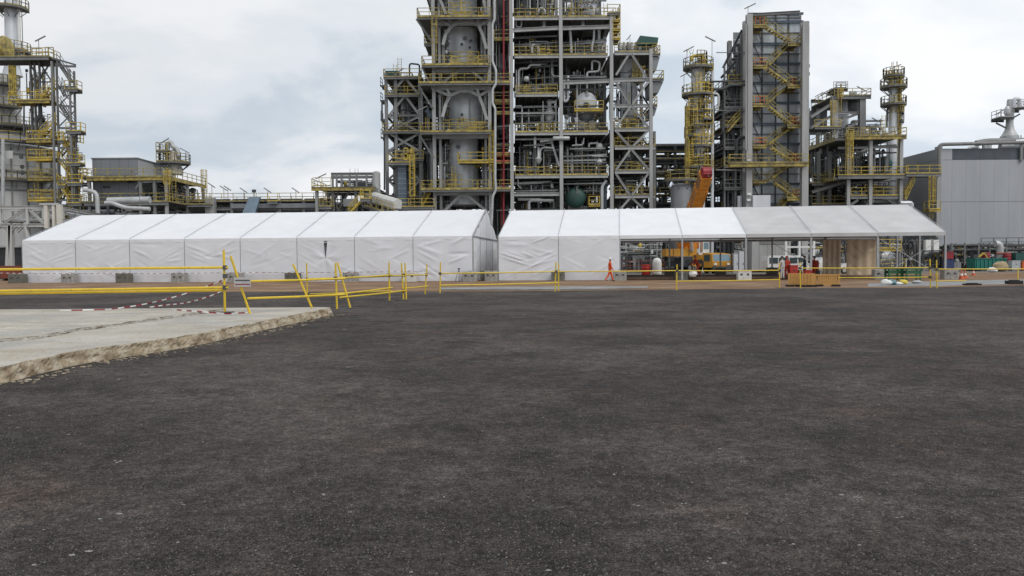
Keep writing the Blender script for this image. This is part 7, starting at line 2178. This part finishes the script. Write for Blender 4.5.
# red tank and white tank left of the crane
def barrel(label, p, r, h, m, name, cat):
    t = thing(name, label, cat, p, local=True)
    MB().lathe((0, 0, 0), [(r * .96, 0), (r, .03), (r, h * .33), (r * 1.03, h * .34), (r, h * .36), (r, h * .64), (r * 1.03, h * .66), (r, h * .68), (r, h - .03), (r * .94, h), (r * .9, h - .02)], 20).build('shell', m, t, smooth=True)
    MB().lathe((r * .5, 0, h - .02), [(.05, 0), (.05, .05)], 10).build('bung', STEEL_D, t)
    return t


def dome_tank(label, p, r, h, m):
    t = thing('water_tank', label, 'tank', p, local=True)
    MB().lathe((0, 0, .1), [(r * .97, 0), (r, .05), (r, h * .7), (r * .9, h * .85), (r * .6, h * .96), (r * .25, h)], 24).build('shell', m, t, smooth=True)
    for k in range(4): MB().lathe((0, 0, .25 + k * h * .14), [(r, 0), (r * 1.025, .02), (r * 1.025, .05), (r, .07)], 24).build('hoop', m, t, smooth=True)
    MB().lathe((0, 0, h + .08), [(r * .25, 0), (r * .25, .1)], 14).build('lid', STEEL_D, t); MB().boxb(-r, r, -r, r, 0, .1).build('pallet', TIMBER, t)
    return t


q = W(646, 270, 84); barrel('dark red upright drum left of the white water tank', (q.x - .0, 84, 0), .46, 1.15, CABR, 'red_drum', 'drum')
q = W(657, 270, 83.5); dome_tank('white domed plastic water tank left of the crane', (q.x, 83.5, 0), .48, 1.75, WHITE)
q = W(626, 270, 80)
# orange board barriers in front of the right tent
BRD = mat('orange_board', (.52, .285, .085), .7, 0, .14, 2.5, rust=(.30, .17, .07), rust_amt=.25)


def board_barrier(u0, u1, v, label, slats):
    a, b = G(u0, v), G(u1, v); c = (a + b) / 2; w = (b - a).length
    t = thing('barrier_board', label, 'barrier', (c.x, c.y, 0), math.atan2(b.y - a.y, b.x - a.x), 'orange barrier boards', local=True)
    n = slats
    if n:
        for i in range(n):
            x = -w / 2 + .1 + (w - .2) * (i + .5) / n
            MB().boxb(x - w / n * .36, x + w / n * .36, -.03, .03, .16, .66).build('slat', BRD, t)
        for z in (.12, .68): MB().boxb(-w / 2, w / 2, -.045, .045, z - .05, z + .05).build('rail', BRD, t)
        for x in (-w / 2, w / 2): MB().boxb(x - .05, x + .05, -.04, .04, .06, .74).build('end_post', BRD, t)
    else:
        MB().boxb(-w / 2, w / 2, -.05, .05, .12, .80).build('panel', BRD, t)
        for x in (-w / 4, 0, w / 4): MB().boxb(x - .03, x + .03, -.075, -.051, .12, .80).build('batten', BRD, t)
    for x in (-w * .36, w * .36): MB().boxb(x - .22, x + .22, -.3, .3, 0.012, .12).build('foot', BLACK, t)


board_barrier(788, 801, 286.6, 'leftmost orange board barrier behind the yellow post', 0)
board_barrier(801.5, 814.5, 286.9, 'second orange board barrier, right of the yellow post', 0)
board_barrier(815.5, 839, 286.4, 'rightmost orange barrier with narrow upright slats', 9)
# green steel bench frames and bags
def green_bench(u0, u1, v, label):
    a, b = G(u0, v), G(u1, v); c = (a + b) / 2; w = (b - a).length
    t = thing('green_trestle', label, 'trestle', (c.x, c.y, 0), 0, 'green steel trestles', local=True)
    GM = mat('bottle_green_paint', (.025, .12, .05), .5, 0, .2, 2)
    for x in (-w / 2, w / 2):
        for y in (-.3, .3): MB().boxb(x - .05, x + .05, y - .05, y + .05, 0, .80).build('leg', GM, t)
    MB().boxb(-w / 2 - .06, w / 2 + .06, -.38, .38, .8, .88).build('top', GM, t)
    for y in (-.3, .3):
        MB().boxb(-w / 2 + .05, w / 2 - .05, y - .03, y + .03, .30, .38).build('stretcher', GM, t); MB().boxb(-w / 2 + .05, w / 2 - .05, y - .02, y + .02, .5, .72).build('side_panel', GM, t)


green_bench(886.5, 900, 280.2, 'left of the two bottle green steel trestles by the tent end'); green_bench(904, 919, 280.4, 'right of the two bottle green steel trestles by the tent end')


def sack(label, p, r, m, name='sack', sq=.6, seed=1, cat='bag'):
    mb = MB(); n = 14; rows = 8
    for j in range(rows + 1):
        a = math.pi * j / rows
        for i in range(n):
            b = 2 * math.pi * i / n
            d = Vector((math.sin(a) * math.cos(b), math.sin(a) * math.sin(b), math.cos(a)))
            k = 1 + .28 * noise.noise(d * 1.7 + Vector((seed, 0, 0))) + .1 * noise.noise(d * 5 + Vector((seed, 3, 0)))
            z = d.z * r * sq * k + r * sq * .92
            mb.v.append(Vector((p[0] + d.x * r * k, p[1] + d.y * r * .8 * k, p[2] + max(z, 0.0))))
    for j in range(rows):
        for i in range(n): mb.face([j * n + i, j * n + (i + 1) % n, (j + 1) * n + (i + 1) % n, (j + 1) * n + i])
    o = mb.build(name, m, None, smooth=True)
    return tag(o, label, cat, 'bags and sacks on the ground')


p_ = G(886, 285.5); sack('large white sack slumped in front of the green trestles', p_, .33, WHITE, seed=1)
p_ = G(891.5, 285.2); sack('blue-green plastic bag beside the large white sack', p_, .30, mat('blue_green_plastic', (.10, .22, .24), .4), seed=4)
p_ = G(897, 285.0); sack('flat white sheet bundle next to the yellow bag', p_, .32, WHITE, sq=.3, seed=7)
p_ = G(903.5, 284.6); sack('bright yellow bag below the right green trestle', p_, .28, mat('yellow_plastic', (.65, .52, .08), .5), seed=9)
p_ = G(917, 283.6); sack('pale grey tarpaulin heap by the double barrier post', p_, .33, mat('grey_tarp', (.38, .39, .40), .7), sq=.35, seed=12)
p_ = RT(15.9, .5, .22); sack('white sack leaning by the bending worker', p_, .36, WHITE, sq=.8, seed=14)
p_ = G(992, 272.5); sack('white sack lying beside the green skip', p_, .5, WHITE, sq=.6, seed=16)
p_ = G(1000.5, 271.5); sack('tan heap of sand and sheet right of the green skip', p_, .9, mat('sand_heap', (.38, .30, .18), .9), sq=.7, seed=18, name='sand_heap', cat='heap')
p_ = G(836, 273.2); 


def cone(u, v, label, h=.75, lean=0):
    p = G(u, v); t = thing('traffic_cone', label, 'traffic cone', p, 0, 'orange traffic cones', local=True)
    CN = mat('cone_orange', (.52, .10, .03), .5, 0, .08, 3)
    b = .2 * h / .75
    MB().boxb(-b * 1.15, b * 1.15, -b * 1.15, b * 1.15, 0, .04).build('base', CN, t)
    MB().lathe((0, 0, .04), [(b, 0), (b * .62, h * .35)], 16).build('lower_cone', CN, t, smooth=True)
    MB().lathe((0, 0, .04 + h * .35), [(b * .62, 0), (b * .42, h * .22)], 16).build('white_band', WHITE, t, smooth=True)
    MB().lathe((0, 0, .04 + h * .57), [(b * .42, 0), (b * .16, h * .40)], 16).build('upper_cone', CN, t, smooth=True)


cone(961.5, 279.3, 'nearest orange traffic cone right of the double barrier post', .72); cone(965, 278.4, 'orange traffic cone just behind the nearest one', .66); cone(973.5, 275.6, 'orange and white cone farthest back near the green skip', .6)
for u, v, w, lab in ((972, 285.2, .95, 'flat black rubber mat strip on the pale apron'), (1014, 284.2, .9, 'low black rubber block at the right edge of the apron')):
    p = G(u, v); t = thing('rubber_foot', lab, 'rubber block', p, 0, 'black rubber feet', local=True)
    MB().boxb(-w / 2, w / 2, -.2, .2, 0, .10 if u < 1000 else .22).build('body', BLACK, t); MB().boxb(-w * .3, w * .3, -.12, .12, .10 if u < 1000 else .22, .14 if u < 1000 else .27).build('socket', BLACK, t)
# survey tripod by the left tent end
p = G(459, 282.0)
TP = thing('tripod', 'small dark survey tripod in front of the left tent end', 'tripod', p, local=True)
for a in (90, 210, 330): MB().bar((math.cos(RAD(a)) * .35, math.sin(RAD(a)) * .35, 0), (0, 0, 1.0), .035).build('leg', STEEL_D, TP)
MB().boxb(-.1, .1, -.1, .1, 1.0, 1.1).build('head', STEEL_D, TP)
# hydrants between the canvas panels
for k, (x, lab) in enumerate(((28.3, 'left'), (28.85, 'right'))):
    p = RT(x, D - 2.0); t = thing('fire_extinguisher', '%s red extinguisher on a stand between the tan canvases' % lab, 'extinguisher', p, 0, 'red extinguishers', local=True)
    MB().boxb(-.2, .2, -.15, .15, 0, .5).build('stand', STEEL_D, t); MB().lathe((0, 0, .5), [(.15, 0), (.16, .05), (.16, .75), (.09, .88), (.04, .92)], 14).build('cylinder', CABR, t, smooth=True)
    MB().tube([(0, 0, 1.42), (.12, -.02, 1.45), (.2, -.05, 1.1)], .02, 6).build('hose', BLACK, t)
    MB().boxb(-.03, .09, -.02, .02, 1.42, 1.5).build('valve', STEEL_D, t)

# ---------------------------------------------------------------- right edge: skip, drums, low pipework
YJ = 96.0
RP = thing('low_pipework', 'tangle of dark low pipework along the foot of the grey building', 'pipework', (X(985, 104), 104, 0))
for i in range(5):
    x0 = X(938 + i * 24, 104); x1 = X(938 + (i + 1) * 24, 104)
    clutter(RP, x0, x1, 102, 109, .2, Z(246, 104), 11, 46, 1200 + i, equip=3, pal=(PIPE_D, PIPE_D, PIPE_G, PIPE_D))
for z in (2.6, 3.2):
    for k in range(4): pipe(RP, [(X(938, 104), 102.5 + k * 1.2, z), (X(1070, 104), 102.5 + k * 1.2, z)], .18, (PIPE_D, PIPE_G)[k % 2])
railing(RP, [(X(984, 101), 101.5, Z(250, 101)), (X(1060, 101), 101.5, Z(250, 101))], m=STEEL_D, t=.07)
pipe(RP, [W(1000, 262, 100), W(1000, 247, 100), W(998.5, 243.8, 100), W(995, 243.8, 100)], .42, PIPE_W, 12)
for u in (955, 968, 982, 993, 1010): MB().hbar((X(u, 101), 101.6, 0), (X(u, 101), 101.6, Z(246, 101)), .16, .16).build('column', STEEL, RP)
pipe(RP, [W(996, 253.5, 99), W(1010, 253.5, 99)], .14, BRICKRED)
GS = thing('green_skip', 'long teal green open skip at the foot of the pipework', 'skip', W(993, 268, YJ))
a, b = X(976, YJ), X(1008, YJ); zt_ = Z(261.5, YJ)
mb = MB()
for z, k in ((.12, .06), (zt_, 0)):
    for x, y in ((a + k, YJ + k), (b - k, YJ + k), (b - k, YJ + 1.9 - k), (a + k, YJ + 1.9 - k)): mb.v.append(Vector((x, y, z)))
for f in ((3, 2, 1, 0), (0, 1, 5, 4), (1, 2, 6, 5), (2, 3, 7, 6), (3, 0, 4, 7)): mb.face(f)
SKG = mat('teal_skip_paint', (.02, .17, .14), .5, 0, .2, 1.2)
mb.build('tub', SKG, GS)
for i in range(8):
    x = a + (b - a) * (i + .5) / 8; MB().boxb(x - .05, x + .05, YJ - .06, YJ - .001 + .03, .15, zt_ - .1).build('rib', SKG, GS)
MB().boxb(a - .05, b + .05, YJ - .09, YJ - .0, zt_ - .09, zt_).build('rim', SKG, GS)
MB().boxb(a + .15, b - .15, YJ + .2, YJ + 1.7, zt_ - .35, zt_ - .2).build('load', STEEL_D, GS)
for x in (a + .4, b - .4): MB().boxb(x - .1, x + .1, YJ + .1, YJ + 1.8, 0, .12).build('runner', STEEL_D, GS)
chest('red steel box stacked on the dark blue container by the tent end', (X(949, YJ), YJ, Z(262.5, YJ)), .85, .8, .95, RED, 'red_container', 'container')
chest('dark blue container under the red box by the tent end', (X(949, YJ), YJ, 0), .95, .9, Z(262.5, YJ), mat('dark_blue_paint', (.03, .045, .13), .5, 0, .2, 1), 'blue_container', 'container')
chest('pale grey box right of the dark blue container', (X(957, YJ), YJ + .3, 0), 1.0, .9, 1.1, STEEL, 'grey_box', 'box'); chest('white crate at the right end of the green skip', (X(1013, YJ), YJ - .4, 0), 1.05, .9, 1.25, mat('pale_crate', (.46, .48, .50), .6), 'white_crate', 'crate')
chest('orange red crate at the right picture edge', (X(1021.5, YJ), YJ - .6, 0), .9, .9, 1.2, ORANGE_R, 'orange_crate', 'crate'); chest('teal box standing behind the white crate', (X(1020, 99), 99, 0), 1.6, 1.2, 2.2, TEAL, 'teal_box', 'box')
q = W(985, 262, 99); barrel('red drum lifted among the low pipework above the green skip', (X(986.5, 99), 99, 1.25), .5, 1.0, RED, 'red_drum', 'drum'); barrel('dark red drum right of the pale elbow pipe', (X(1008, 99), 99, 1.2), .45, .95, RED, 'red_drum', 'drum')
YLW = thing('yellow_loader', 'small yellow machine with raised arm left of the green skip', 'machine', (X(975, 98.5), 98.5, 0))
lx0 = X(975, 98.5)
MB().boxb(lx0 - .55, lx0 + .6, 98.2, 99.2, .45, 1.25).build('body', YEL, YLW); MB().boxb(lx0 - .2, lx0 + .4, 98.3, 99.1, 1.25, 2.0).build('cab_frame', STEEL_D, YLW)
MB().bar((lx0 - .4, 98.5, 1.1), (lx0 + 1.1, 98.3, 2.2), .16, .2).build('arm', YEL, YLW); MB().bar((lx0 + 1.1, 98.3, 2.2), (lx0 + 1.5, 98.2, 1.5), .14, .18).build('arm', YEL, YLW)
for x in (-.4, .4):
    for y in (98.1, 99.25): wheel(YLW, (lx0 + x, y, .4), .4, .25, (0, 1, 0))
